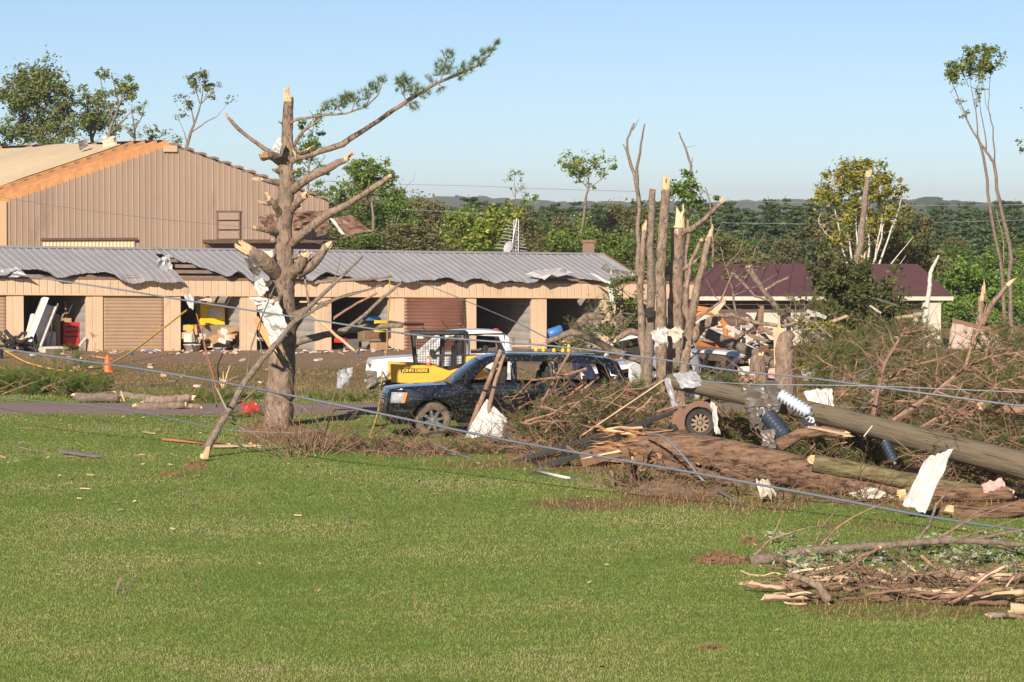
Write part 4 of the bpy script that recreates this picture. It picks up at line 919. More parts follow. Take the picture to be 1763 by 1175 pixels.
# twin tall stems
px_tree('twin_stem_tree', 74, [([(1742, 640), (1740, 500), (1738, 420), (1722, 350), (1711, 280), (1698, 262), (1684, 240), (1664, 205), (1648, 165), (1638, 140)], 0.110, 0.013), ([(1730, 560), (1726, 480), (1708, 380), (1700, 310), (1688, 250), (1683, 235)], 0.087, 0.049), ([(1683, 235), (1680, 190), (1672, 150), (1668, 120)], 0.032, 0.008), ([(1698, 262), (1692, 210), (1686, 170), (1684, 130)], 0.029, 0.008), ([(1712, 282), (1710, 220), (1702, 190), (1703, 155), (1708, 110)], 0.035, 0.008), ([(1706, 200), (1697, 180), (1692, 140)], 0.016, 0.007), ([(1664, 205), (1650, 180), (1636, 160)], 0.014, 0.005), ([(1680, 190), (1690, 150), (1700, 105)], 0.016, 0.005), ([(1668, 150), (1655, 120)], 0.017, 0.007), ([(1728, 460), (1725, 400), (1715, 360)], 0.035, 0.019)],
        scatter_clumps(1684, 104, 22, 16, 16, 9, 95, 52) + scatter_clumps(1655, 120, 20, 12, 12, 8, 60, 53) + scatter_clumps(1642, 132, 10, 14, 6, 6, 40, 54) + scatter_clumps(1690, 88, 12, 8, 6, 6, 60, 55) + scatter_clumps(1665, 160, 26, 26, 8, 6, 10, 56) + [(1666, 195, 7, 20), (1660, 175, 6, 12)], M['leaf_olive'], M['bark_grey'], 'very tall twin stemmed tree with only a tuft of leaves at top', seed=62, leaf=.13, depth=.9, seg=8)
px_tree('tall_tree', 90, [([(1790, 560), (1795, 400), (1790, 250)], .16, .03), ([(1792, 330), (1775, 240)], .05, .012)], scatter_clumps(1775, 245, 16, 18, 6, 7, 30, 57) + scatter_clumps(1790, 205, 24, 20, 6, 7, 30, 58), M['leaf_olive'], M['bark_grey'], 'sparse treetop beside the very tall twin stems', seed=63, leaf=.16)
px_tree('green_thicket', 92, [([(1690, 560), (1690, 500)], .1, .03), ([(1650, 560), (1655, 510)], .1, .03)], scatter_clumps(1670, 500, 60, 36, 40, 15, 160, 59) + scatter_clumps(1740, 520, 60, 50, 36, 15, 140, 60) + scatter_clumps(1640, 480, 30, 24, 14, 13, 130, 61), M['leaf'], M['bark_grey'], 'green thicket beside the maroon roofed house', 'thicket', seed=64, leaf=.2, depth=2)
# ------------------------------------------------------------------ vehicles
def arch(cx, cz, R, n=9, a0=0, a1=math.pi): return [(cx + R * math.cos(a0 + (a1 - a0) * i / n), max(cz + R * math.sin(a0 + (a1 - a0) * i / n), .36)) for i in range(n + 1)]
def make_car(root, S, paint, glass=True):
    out = S['outline']; wins = S['wins']; L = S['L']; yh = S['yh']; dent = S.get('dent', lambda x, z: 0)
    loops = [[Vector((x, z, 0)) for x, z in out]] + [[Vector((x, z, 0)) for x, z in w_] for w_ in wins]
    flat = [q for l in loops for q in l]; tris = tessellate_polygon(loops)
    bm = bmesh.new(); bv = [bm.verts.new((q.x, 0, q.y)) for q in flat]
    for t in tris:
        try: bm.faces.new([bv[i] for i in t])
        except ValueError: pass
    def cutp(co, no):
        g = bm.verts[:] + bm.edges[:] + bm.faces[:]; bmesh.ops.bisect_plane(bm, geom=g, plane_co=co, plane_no=no)
    for z in S['zc']: cutp((0, 0, z), (0, 0, 1))
    for x in np.arange(.12, L, .22): cutp((float(x), 0, 0), (1, 0, 0))
    bm.verts.ensure_lookup_table()
    vv = [(q.co.x, q.co.z) for q in bm.verts]; ff = [[q.index for q in f.verts] for f in bm.faces]; bm.free()
    mb = MB()
    for s in (-1, 1):
        mb.add([Vector((x, s * (yh(x, z) + dent(x, z) * (s < 0)), z)) for x, z in vv], [f if s < 0 else f[::-1] for f in ff])
    # strips across
    n = len(out); ncr = 8
    for i in range(n):
        (x0, z0), (x1, z1) = out[i], out[(i + 1) % n]
        if S['skip'](x0, z0, x1, z1): continue
        rows = []
        for (x, z) in ((x0, z0), (x1, z1)):
            w_ = yh(x, z); cr = .035 if z > S['belt'] - .2 else 0
            rows.append([Vector((x - (.10 * (1 - (k / ncr * 2 - 1) ** 2) if x < .3 else 0), w_ * (k / ncr * 2 - 1), z + cr * (1 - (k / ncr * 2 - 1) ** 2))) for k in range(ncr + 1)])
        mb.grid(rows)
    # merge doubles for shading
    me_o = mb.build('body', paint, root, local=True)
    b2 = bmesh.new(); b2.from_mesh(me_o.data); bmesh.ops.remove_doubles(b2, verts=b2.verts, dist=.002); bmesh.ops.recalc_face_normals(b2, faces=b2.faces)
    for f in b2.faces: f.smooth = True
    for e in b2.edges:
        if len(e.link_faces) == 2 and e.calc_face_angle(0) > .55: e.smooth = False
    b2.to_mesh(me_o.data); b2.free()
    sm = me_o.modifiers.new('thickness', 'SOLIDIFY'); sm.thickness = .035; sm.offset = -1 if True else 0
    return me_o
def lathe(mb, prof, c, axis='y', seg=24):
    rows = []
    for (r, o_) in prof:
        rows.append([Vector(c) + (Vector((r * math.cos(a), o_, r * math.sin(a))) if axis == 'y' else Vector((r * math.cos(a), r * math.sin(a), o_))) for a in [k * 2 * math.pi / seg for k in range(seg + 1)]])
    mb.grid(rows)
def wheel(root, x, y, z, R, W, s, rimmat, spokes=6, name='wheel', tyremat='tyre'):
    """s=-1: outer face towards -y"""
    w0 = bpy.data.objects.new(name, None); COL.objects.link(w0); w0.parent = root; w0.location = (x, y, z)
    mb = MB(); prof = [(R * .62, -W / 2), (R * .9, -W / 2 - .004), (R * .985, -W * .36), (R, -W * .2), (R, W * .2), (R * .985, W * .36), (R * .9, W / 2), (R * .62, W / 2)]
    lathe(mb, prof, (0, 0, 0)); 
    for k in range(40):
        a = k * 2 * math.pi / 40; mb.bar(Vector((math.cos(a) * R * .995, -W * .38, math.sin(a) * R * .995)), Vector((math.cos(a + .05) * R * .995, W * .38, math.sin(a + .05) * R * .995)), .03, .02, up=(math.cos(a), 0, math.sin(a)))
    mb.build('tyre', M[tyremat], w0, local=True, smooth=False)
    o = s * W * .42; mb = MB()
    lathe(mb, [(R * .64, s * W * .5), (R * .60, s * W * .44), (R * .56, s * W * .2), (R * .54, -s * W * .3)], (0, 0, 0))
    for k in range(spokes):
        a = k * 2 * math.pi / spokes + .26
        d = Vector((math.cos(a), 0, math.sin(a))); t_ = Vector((-math.sin(a), 0, math.cos(a)))
        pts = [d * R * .12 + t_ * R * .09, d * R * .58 + t_ * R * .075, d * R * .58 - t_ * R * .075, d * R * .12 - t_ * R * .09]
        f0 = [q + Vector((0, o - s * .0, 0)) for q in pts]; f1 = [q + Vector((0, o - s * .05, 0)) for q in pts]
        mb.add(f0 + f1, [(0, 1, 2, 3), (7, 6, 5, 4), (0, 4, 5, 1), (1, 5, 6, 2), (2, 6, 7, 3), (3, 7, 4, 0)])
    lathe(mb, [(0.001, o + s * .012), (R * .14, o + s * .008), (R * .17, o - s * .02), (R * .17, o - s * .06)], (0, 0, 0), seg=16)
    mb.build('rim', rimmat, w0, local=True)
    mb = MB(); lathe(mb, [(0.001, -s * W * .1), (R * .54, -s * W * .1)], (0, 0, 0)); mb.build('brake_disc', M['dark'], w0, local=True)
    return w0
# the black wagon
XL = dict(L=5.66, belt=1.24)
XL['outline'] = [(.20, .30), (.05, .42), (.0, .60), (.02, .78), (.05, .98), (.12, 1.09), (.30, 1.135), (.6, 1.165), (1.0, 1.195), (1.46, 1.225), (1.80, 1.51), (2.14, 1.79), (2.32, 1.865), (2.6, 1.905), (3.2, 1.935), (4.0, 1.93), (4.7, 1.90), (5.15, 1.86), (5.34, 1.80), (5.47, 1.55), (5.57, 1.25), (5.62, 1.02), (5.63, .78), (5.66, .60), (5.60, .42), (5.3, .38)] + arch(4.42, .42, .49)[0:] + [(3.85, .36), (2.6, .35), (1.62, .36)] + arch(1.05, .42, .49) + [(.5, .34)]
XL['wins'] = [[(1.86, 1.285), (2.30, 1.70), (2.42, 1.765), (2.84, 1.79), (2.84, 1.285)], [(2.98, 1.285), (2.98, 1.795), (3.78, 1.79), (3.82, 1.40), (3.76, 1.285)], [(4.02, 1.32), (3.95, 1.42), (3.94, 1.74), (4.06, 1.785), (4.9, 1.755), (5.06, 1.69), (5.20, 1.36), (5.14, 1.32)]]
XL['zc'] = [.5, .62, .74, .86, 1.0, 1.1, 1.18, 1.24, 1.28, 1.4, 1.55, 1.7, 1.8, 1.86]
def yh_xl(x, z):
    w_ = 1.0
    if z < .6: w_ -= .10 * ((.6 - z) / .3) ** 1.3
    if z > 1.05: w_ -= .02 * sstep(1.05, 1.24, z)
    if z > 1.24: w_ -= .24 * ((z - 1.24) / .66)
    if .55 < z < .78: w_ -= .012 * math.sin((z - .55) / .23 * math.pi)
    for cx_ in (1.05, 4.42):
        d = abs(math.hypot(x - cx_, z - .42) - .53); w_ += .03 * max(0, 1 - d / .09)
    if x < .5: w_ -= .20 * (1 - x / .5) ** 2.2
    if x > 5.3: w_ -= .10 * ((x - 5.3) / .36) ** 2
    return w_
XL['yh'] = yh_xl
XL['dent'] = lambda x, z: (.05 * mnoise.noise(Vector((x * 2.6, z * 3.2, 4))) + .02 * mnoise.noise(Vector((x * 7, z * 8, 9)))) * sstep(3.2, 4.2, x) - .10 * math.exp(-((x - 3.75) / .35) ** 2 - ((z - .78) / .22) ** 2) - .012 * abs(mnoise.noise(Vector((x * 4, z * 4, 1))))
def skip_xl(x0, z0, x1, z1):
    if 1.45 < x0 < 2.1 and 1.22 < z0 and x1 < 2.2: return True           # windscreen
    if x0 > 5.3 and z0 > 1.2 and z1 > 1.2 and z0 < 1.85 and x1 > 5.3: return True   # tailgate glass gone
    if z0 < .9 and z1 < .9 and .45 < x0 < 5.4: return True               # underside and arches open
    return False
XL['skip'] = skip_xl
g = GD(868, 40.5)
suv = thing('black_suv', (g.x - 2.80, g.y - .38, 0.0), 'battered black full size SUV with windows blown out on the lawn edge', 'SUV', None, math.radians(7.5))
suv.rotation_euler = (0, math.radians(1.0), math.radians(7.5))
body = make_car(suv, XL, M['black_paint'])
lm = dict(local=True)
def arc_y(x, z, s): return s * (yh_xl(x, z))
mb = MB(); 
for k in range(9):
    pass
rows = []
for (x, z) in ((1.475, 1.235), (1.80, 1.505), (2.13, 1.785)):
    w_ = yh_xl(x, z) - .05; rows.append([Vector((x - .04 * (1 - (k / 6 * 2 - 1) ** 2), w_ * (k / 6 * 2 - 1), z + .03 * (1 - (k / 6 * 2 - 1) ** 2))) for k in range(7)])
mb.grid(rows); mb.build('windscreen', M['glass'], suv, smooth=True, solid=.006, **lm)
for s in (-1, 1):
    mb = MB(); rows = []
    for z in (.80, .88, .96, 1.05):
        rows.append([Vector((x - (.012 if s else 0), s * (yh_xl(x, z) + .012), z)) for x in (.075 + (z - .8) * .12, .17, .28, .40 + (z - .8) * .22)])
    mb.grid(rows); hl = mb.build('headlight', M['lamp'], suv, smooth=True, solid=.03, **lm)
    mb = MB(); rows = []
    for z in (.81, .93, 1.04): rows.append([Vector((x, s * (yh_xl(x, z) + .032), z)) for x in (.30 + (z - .8) * .3, .37 + (z - .8) * .3)])
    mb.grid(rows); mb.build('indicator', M['amber'], hl, solid=.01, **lm)
    for (cx_, zz) in ((1.05, .41), (4.42, .41)): wheel(suv, cx_, s * .86, zz, .415, .27, s, M['chrome'], 8)
    mb = MB(); mb.bar((1.68, s * (yh_xl(1.7, .665) + .012), .665), (3.80, s * (yh_xl(3.7, .665) + .012), .665), .02, .045); mb.build('chrome_strip', M['chrome_strip'], suv, **lm)
    mb = MB(); mb.bar((1.62, s * .97, .34), (3.86, s * .97, .34), .14, .06); mb.build('running_board', M['black'], suv, bevel=.01, **lm)
    mb = MB(); mb.tube([(2.45, s * .70, 1.90), (2.52, s * .70, 1.965), (5.0, s * .70, 1.935), (5.08, s * .70, 1.87)], .018, 6); rr = mb.build('roof_rail', M['chrome_strip'], suv, **lm)
    for hx in (2.62, 3.62):
        mb = MB(); mb.bar((hx, s * (yh_xl(hx, 1.12) + .02), 1.12), (hx + .20, s * (yh_xl(hx, 1.12) + .02), 1.125), .03, .035); mb.build('door_handle', M['chrome_strip'], suv, bevel=.008, **lm)
    for sx in (1.72, 2.91, 3.90):
        mb = MB(); pts = [Vector((sx + (.04 if z > 1.2 and sx > 3.8 else 0), s * (yh_xl(sx, z) + .002 + (XL['dent'](sx, z) if s < 0 else 0)), z)) for z in (.46, .6, .8, 1.0, 1.15, 1.26)]; mb.tube(pts, .006, 4); mb.build('door_seam', M['dark'], suv, **lm)
    mb = MB(); mb.box((1.80, s * 1.10, 1.33), (.14, .22, .19)); mb.build('wing_mirror', M['black_paint'], suv, bevel=.04, **lm)
    mb = MB(); mb.bar((1.55, s * (yh_xl(1.5, .72) + .008), .735), (1.86, s * (yh_xl(1.7, .72) + .008), .735), .01, .03); mb.build('badge', M['chrome_strip'], suv, **lm)
    mb = MB(); mb.box((5.57, s * .86, 1.15), (.10, .16, .42)); mb.build('tail_light', M['red_lens'], suv, bevel=.02, **lm)
for zz in (.88, .94, 1.0):
    mb = MB(); mb.bar((-.09, -.45, zz), (-.09, .45, zz), .02, .025); mb.build('grille_bar', M['chrome_strip'], suv, **lm)
mb = MB(); mb.box((2.9, 0, .56), (4.3, 1.7, .12)); mb.build('floor', M['dark'], suv, **lm)
for (sx, sy) in ((2.35, -.40), (2.35, .40), (3.35, -.42), (3.35, .42)):
    mb = MB(); mb.box((sx, sy, .80), (.55, .52, .28)); mb.box((sx + .32, sy, 1.18), (.16, .50, .72), Euler((0, .18, 0)).to_matrix()); mb.box((sx + .40, sy, 1.60), (.11, .28, .17)); mb.build('seat', M['dark'], suv, bevel=.05, **lm)
mb = MB(); mb.box((1.72, 0, 1.12), (.35, 1.6, .24)); mb.build('dashboard', M['dark'], suv, bevel=.04, **lm)
mb = MB(); mb.tube([(2.05 + .03 * math.cos(a), -.42 + .19 * math.cos(a), 1.17 + .19 * math.sin(a)) for a in [k * .524 for k in range(13)]], .016, 6); mb.build('steering_wheel', M['dark'], suv, **lm)
mb = MB(); mb.box((5.58, 0, .52), (.16, 1.7, .24)); mb.build('rear_bumper', M['black_paint'], suv, bevel=.03, **lm)

# the white wagon behind
WG = dict(L=4.1, belt=1.2)
WG['outline'] = [(.18, .36), (.03, .5), (.0, .75), (.05, .98), (.14, 1.08), (.5, 1.12), (1.0, 1.15), (1.38, 1.18), (1.72, 1.50), (2.02, 1.77), (2.2, 1.84), (2.6, 1.88), (3.0, 1.89), (3.4, 1.87), (3.7, 1.83), (3.88, 1.70), (4.0, 1.25), (4.07, 1.0), (4.1, .6), (4.03, .42), (3.8, .38)] + arch(3.1, .42, .47) + [(2.55, .36), (1.5, .36)] + arch(.95, .44, .52) + [(.36, .4)]
WG['wins'] = [[(1.78, 1.24), (2.12, 1.66), (2.24, 1.74), (2.66, 1.77), (2.66, 1.24)], [(2.80, 1.26), (2.80, 1.77), (3.60, 1.73), (3.78, 1.28)]]
WG['zc'] = [.55, .75, .95, 1.1, 1.2, 1.26, 1.4, 1.55, 1.7, 1.8]
def yh_wg(x, z):
    w_ = .98
    if z < .6: w_ -= .08 * ((.6 - z) / .3)
    if z > 1.2: w_ -= .22 * ((z - 1.2) / .68)
    if x < .45: w_ -= .17 * (1 - x / .45) ** 2
    if x > 3.8: w_ -= .10 * ((x - 3.8) / .3) ** 2
    return w_
WG['yh'] = yh_wg; WG['dent'] = lambda x, z: .05 * mnoise.noise(Vector((x * 2, z * 3, 14)))
WG['skip'] = lambda x0, z0, x1, z1: (1.37 < x0 < 2.0 and z0 > 1.17 and x1 < 2.1) or (x0 > 3.85 and z0 > 1.2 and z1 > 1.2) or (z0 < .9 and z1 < .9 and .3 < x0 < 3.85) or (x0 < .06 and z0 < .8)
def white_wagon(loc, rot, label, lost_wheel):
    t = thing('white_wagon', loc, label, 'car'); t.rotation_euler = rot
    make_car(t, WG, M['white_paint'])
    for s in (-1, 1):
        for (cx_, zz) in ((.95, .38), (3.1, .38)):
            if lost_wheel and cx_ < 1 and s < 0: continue
            wheel(t, cx_, s * .84, zz, .38, .25, s, M['chrome'], 6)
        for (a, c) in ((1.74, 2.72), (2.74, 3.75)):
            mb = MB(); zt_ = 1.80; pts = [(a, s * (yh_wg(a, 1.22) + .012), 1.215), (a + (.5 if a < 2 else .02), s * (yh_wg(a, zt_) + .012), zt_ - (.02 if a > 2 else .04)), (c, s * (yh_wg(c, zt_) + .012), zt_), (c, s * (yh_wg(c, 1.22) + .012), 1.215), (a, s * (yh_wg(a, 1.22) + .012), 1.215)]
            mb.tube([Vector(q) for q in pts], .03, 5); mb.build('window_frame', M['black'], t, local=True)
        mb = MB(); mb.bar((1.5, s * 1.0, .72), (2.6, s * 1.0, .72), .03, .10); mb.build('side_moulding', M['black'], t, local=True)
        mb = MB(); mb.box((1.72, s * 1.08, 1.30), (.14, .22, .17)); mb.build('wing_mirror', M['black'], t, local=True, bevel=.03)
    mb = MB(); mb.box((2.2, 0, .56), (3.3, 1.6, .12)); mb.build('floor', M['dark'], t, local=True)
    for (sx, sy) in ((2.2, -.4), (2.2, .4), (2.95, 0)):
        mb = MB(); mb.box((sx, sy, .80), (.55, .5, .28)); mb.box((sx + .3, sy, 1.2), (.15, .48, .75), Euler((0, .18, 0)).to_matrix()); mb.build('seat', M['dark'], t, local=True, bevel=.05)
    mb = MB(); mb.box((3.6, 0, 1.89), (.10, .5, .05)); mb.build('brake_light', M['red_lens'], t, local=True)
    return t
g = GD(648, 48.5)
ww = white_wagon((g.x - .25, g.y, gz(g.x, g.y)), (0, 0, math.radians(6)), 'white wagon with crushed front and no front wheel beside the yellow loader', True)
mb = MB(); rp = random.Random(5)
for k in range(9): mb.tube(wiggle((rp.uniform(-.1, .5), rp.uniform(-1, -.5), rp.uniform(.2, .8)), (rp.uniform(-.2, .7), rp.uniform(-1.0, -.6), rp.uniform(.1, .7)), 4, .15, rp), rp.uniform(.02, .07), 6)
mb.box((.05, -.82, .62), (.25, .3, .35)); mb.build('crushed_bumper', M['galv'], ww, local=True)
mb = MB(); lathe(mb, [(.2, -.12), (.36, -.1), (.38, 0), (.36, .1), (.2, .12)], (.95, -.62, .40)); mb.build('wheel_well', M['dark'], ww, local=True)
g = GD(1140, 48.5)
white_wagon((g.x, g.y, g.z - .42), (math.radians(3), math.radians(5), math.radians(48)), 'white car half buried in rubble beyond the snapped trunks', False)
g = GD(1050, 51)
white_wagon((g.x, g.y, g.z - .45), (math.radians(-9), math.radians(-4), math.radians(58)), 'white car tilted behind the snapped trunks and the black SUV', False)

# skid loader
g = GD(735, 46.2)
ld = thing('skid_loader', (g.x, g.y, gz(g.x, g.y) + .0), 'yellow skid loader with black caged cab between the two wagons', 'loader', None, math.radians(4))
def lp(mb, name, mt, parent=ld, **k): return mb.build(name, mt, parent, local=True, **k)
mb = MB(); mb.box((.35, 0, .62), (1.9, 1.3, .62)); mb.box((1.25, 0, 1.0), (.5, 1.2, .7)); lp(mb, 'chassis', M['yellow'], bevel=.04)
for s in (-1, 1):
    mb = MB()
    prof = [(-.98, .68), (-1.0, 1.16), (.16, 1.11), (.55, .98), (1.35, 1.20), (1.4, .98), (.5, .70), (.1, .62)]
    mb.prism(prof, None, lambda u, v, k, s=s: Vector((u, s * (.82 + .11 * k), v))); arm = lp(mb, 'boom_arm', M['yellow'], bevel=.012)
    for (wx, wz) in ((-.3, .40), (.75, .40)): wheel(ld, wx, s * .72, wz, .40, .26, s, M['yellow'], 5)
    for (x0, x1) in ((-.28, -.38), (.38, .42), (.98, 1.0)):
        mb = MB(); mb.bar((x0, s * .52, .95), (x1, s * .52, 1.90), .075, .075, up=(0, 1, 0)); lp(mb, 'cab_post', M['black'], bevel=.01)
    mb = MB()
    for k in range(9): mb.bar((.44 + k * .06, s * .53, 1.0), (.44 + k * .06, s * .53, 1.82), .008, .008, up=(0, 1, 0))
    for k in range(13): mb.bar((.42, s * .535, 1.02 + k * .065), (.96, s * .535, 1.02 + k * .065), .008, .008)
    for k in range(9): mb.bar((-.28 + k * .07, s * .53, 1.0), (-.28 + k * .07, s * .53, 1.82), .008, .008, up=(0, 1, 0))
    for k in range(13): mb.bar((-.30, s * .535, 1.02 + k * .065), (.36, s * .535, 1.02 + k * .065), .008, .008)
    lp(mb, 'mesh_guard', M['black'])
    for lx_ in (-.2, .85):
        mb = MB(); mb.box((lx_, s * .56, 1.86), (.17, .08, .10)); lp(mb, 'work_lamp', M['cream_white'], bevel=.01)
mb = MB(); mb.box((.32, 0, 1.95), (1.5, 1.14, .10)); lp(mb, 'cab_roof', M['black'], bevel=.03)
mb = MB(); mb.box((.5, 0, 1.0), (.5, .5, .12)); mb.box((.72, 0, 1.3), (.12, .48, .62)); lp(mb, 'seat', M['dark'], bevel=.04)
mb = MB(); mb.box((-.36, -.945, .99), (.74, .012, .115)); plate = lp(mb, 'name_plate', M['black'])
cu = bpy.data.curves.new('lettering', 'FONT'); cu.body = 'JOHN DEERE'; cu.size = .175; cu.extrude = .004; cu.offset = .004; cu.align_x = 'CENTER'; cu.align_y = 'CENTER'
to = bpy.data.objects.new('lettering', cu); COL.objects.link(to)
bpy.context.view_layer.update()
me = bpy.data.meshes.new_from_object(to.evaluated_get(bpy.context.evaluated_depsgraph_get())); bpy.data.objects.remove(to)
lt = bpy.data.objects.new('lettering', me); COL.objects.link(lt); lt.parent = plate; me.materials.clear(); me.materials.append(M['yellow_plastic'])
lt.location = (-.36, -.957, .988); lt.rotation_euler = (math.pi / 2, 0, 0); wtx = max(v.co.x for v in me.vertices) - min(v.co.x for v in me.vertices); lt.scale = (.68 / wtx,) * 3
# striped marker standing on the arm
q = (-.05, -.86, 1.11)
mk = thing('striped_marker', Vector(ld.location) + Vector((.06, -.86, 1.11)), 'small orange and white striped marker cone standing on the yellow loader arm', 'marker cone')
for i in range(4):
    mb = MB(); a, c = .055 - i * .009, .055 - (i + 1) * .009; lathe(mb, [(a, i * .09), (c, (i + 1) * .09)], (0, 0, 0), 'z', 14); mb.build('band', M['orange'] if i % 2 == 0 else M['white_plastic'], mk, local=True)
mb = MB(); mb.box((0, 0, .008), (.16, .16, .016)); mb.build('base', M['orange'], mk, local=True)

# ------------------------------------------------------------------ person leaning beyond the black wagon
def skin_figure(joints, edges, mats_):
    me = bpy.data.meshes.new('person'); me.from_pydata([j[0] for j in joints], edges, []); o = bpy.data.objects.new('person', me); COL.objects.link(o)
    m = o.modifiers.new('skin', 'SKIN'); sv = me.skin_vertices[0].data
    for i, j in enumerate(joints): sv[i].radius = (j[1], j[1] * (j[2] if len(j) > 2 else 1)); sv[i].use_root = (i == 0)
    o.modifiers.new('sub', 'SUBSURF').levels = 2; o.modifiers['sub'].render_levels = 2
    me.materials.append(mats_); return o
g = GD(1022, 43.6); g = Vector((g.x, g.y, gz(g.x, g.y)))
per = thing('person', g, 'person in navy sweatshirt leaning over beyond the black SUV windows, hand at head', 'person')
J = [((0, 0, .92), .15), ((-.10, 0, 1.12), .15), ((-.26, 0, 1.30), .17, 1.1), ((-.34, 0, 1.40), .13), ((-.42, 0, 1.47), .06),
     ((-.32, -.19, 1.36), .085), ((-.48, -.26, 1.18), .062), ((-.50, -.14, 1.40), .045), ((-.32, .19, 1.36), .085), ((-.42, .24, 1.10), .06), ((-.60, .20, .95), .045),
     ((.0, -.10, .86), .11), ((-.10, -.11, .48), .075), ((.02, -.11, .10), .05), ((.0, .10, .86), .11), ((-.06, .11, .48), .075), ((.05, .11, .10), .05)]
Eg = [(0, 1), (1, 2), (2, 3), (3, 4), (2, 5), (5, 6), (6, 7), (2, 8), (8, 9), (9, 10), (0, 11), (11, 12), (12, 13), (0, 14), (14, 15), (15, 16)]
bd = skin_figure(J, Eg, M['navy']); bd.name = 'body'; bd.parent = per
mb = MB(); lathe(mb, [(.001, -.13), (.06, -.12), (.085, -.05), (.095, .03), (.085, .09), (.05, .125), (.001, .135)], (-.46, 0, 1.585), 'z', 16); mb.box((-.565, 0, 1.575), (.03, .025, .045)); hd = mb.build('head', M['skin'], per, local=True, smooth=True)
mb = MB(); lathe(mb, [(.098, .0), (.102, .05), (.088, .105), (.05, .145), (.001, .152)], (-.445, 0, 1.59), 'z', 16); mb.build('hair', M['bark_darkest'], hd, local=True, smooth=True)
for s in (-1, 1):
    mb = MB(); mb.box((-.553, s * .034, 1.60), (.012, .022, .012)); mb.build('eye', M['dark'], hd, local=True)
    mb = MB(); mb.box((-.455, s * .097, 1.585), (.03, .018, .05)); mb.build('ear', M['skin'], hd, local=True)
mb = MB(); mb.box((-.55, 0, 1.535), (.012, .05, .01)); mb.build('mouth', M['red_lens'], hd, local=True)
for k, (hx, hy, hz, dx, dz) in enumerate(((-.50, -.14, 1.40, .0, 1), (-.60, .20, .95, -.7, -.7))):
    mb = MB(); d = Vector((dx, 0, dz)).normalized(); h0 = Vector((hx, hy, hz))
    mb.tube([h0, h0 + d * .05, h0 + d * .095], [.03, .042, .038], 8, flat=.5)
    for f in range(4):
        b0 = h0 + d * .09 + Vector((.0, -.03 + f * .02, 0)) ; l = (.06, .075, .07, .052)[f]; mb.tube([b0, b0 + d * l * .6, b0 + d * l + Vector((.02, 0, 0))], [.0095, .009, .007], 6)
    b0 = h0 + d * .03 + Vector((0, .035, 0)); mb.tube([b0, b0 + d * .03 + Vector((0, .02, 0)), b0 + d * .06 + Vector((.0, .025, 0))], [.011, .010, .008], 6)
    mb.build('hand', M['skin'], per, local=True, smooth=True)
for s in (-1, 1):
    mb = MB(); mb.tube([(.03, s * .11, .045), (-.06, s * .11, .05), (-.18, s * .11, .035)], [.05, .052, .035], 8, flat=.9); mb.build('shoe', M['dark'], per, local=True, smooth=True)
M['steel_rim'] = mat('dull tan wheel', (.34, .25, .17, 1), (.22, .15, .10, 1), 7, .7)
M['bark_moss'] = mat('mossy bark', (.14, .11, .05, 1), (.26, .22, .10, 1), 6, .95, bump=2.0, bscale=10, stretch=(.4, 2, 2), c3=(.07, .05, .03, 1), s3=5, m3=(.5, .62))
# ------------------------------------------------------------------ the broken trees
rt = random.Random(77)
def limb_mesh(pts, rad, seg, jit, rng, dens=4, furrow=.03):
    fine, rr = [], []
    jr = .06 if dens < 8 else .006
    for i in range(len(pts) - 1):
        for k in range(dens): 
            t = k / dens; q = pts[i].lerp(pts[i + 1], t); L = (pts[i + 1] - pts[i]).length
            if 0 < i or k: q = q + Vector((rng.uniform(-1, 1), rng.uniform(-1, 1), rng.uniform(-1, 1))) * min(.02 * L, rad[i] * .18) * (1 if dens < 8 else .25)
            fine.append(q); rr.append((rad[i] + (rad[i + 1] - rad[i]) * t) * rng.uniform(1 - jr * .6, 1 + jr))
    fine.append(pts[-1]); rr.append(rad[-1])
    mb = MB(); sd = rng.uniform(0, 99); LL = [0.0]
    for a_, b_ in zip(fine[:-1], fine[1:]): LL.append(LL[-1] + (b_ - a_).length)
    def rf(i, a):
        z = LL[i]
        return 1 + .11 * mnoise.noise(Vector((math.cos(a) * 1.2, math.sin(a) * 1.2, z * 1.1 + sd))) + .06 * mnoise.noise(Vector((math.cos(a) * 4, math.sin(a) * 4, z * 1.6 + sd))) + furrow * (.5 - abs(mnoise.noise(Vector((math.cos(a) * 7, math.sin(a) * 7, z * 1.3 + sd)))))
    mb.tube(fine, rr, seg, jit, rng=rng, rfun=rf if seg >= 12 else None); return mb, fine
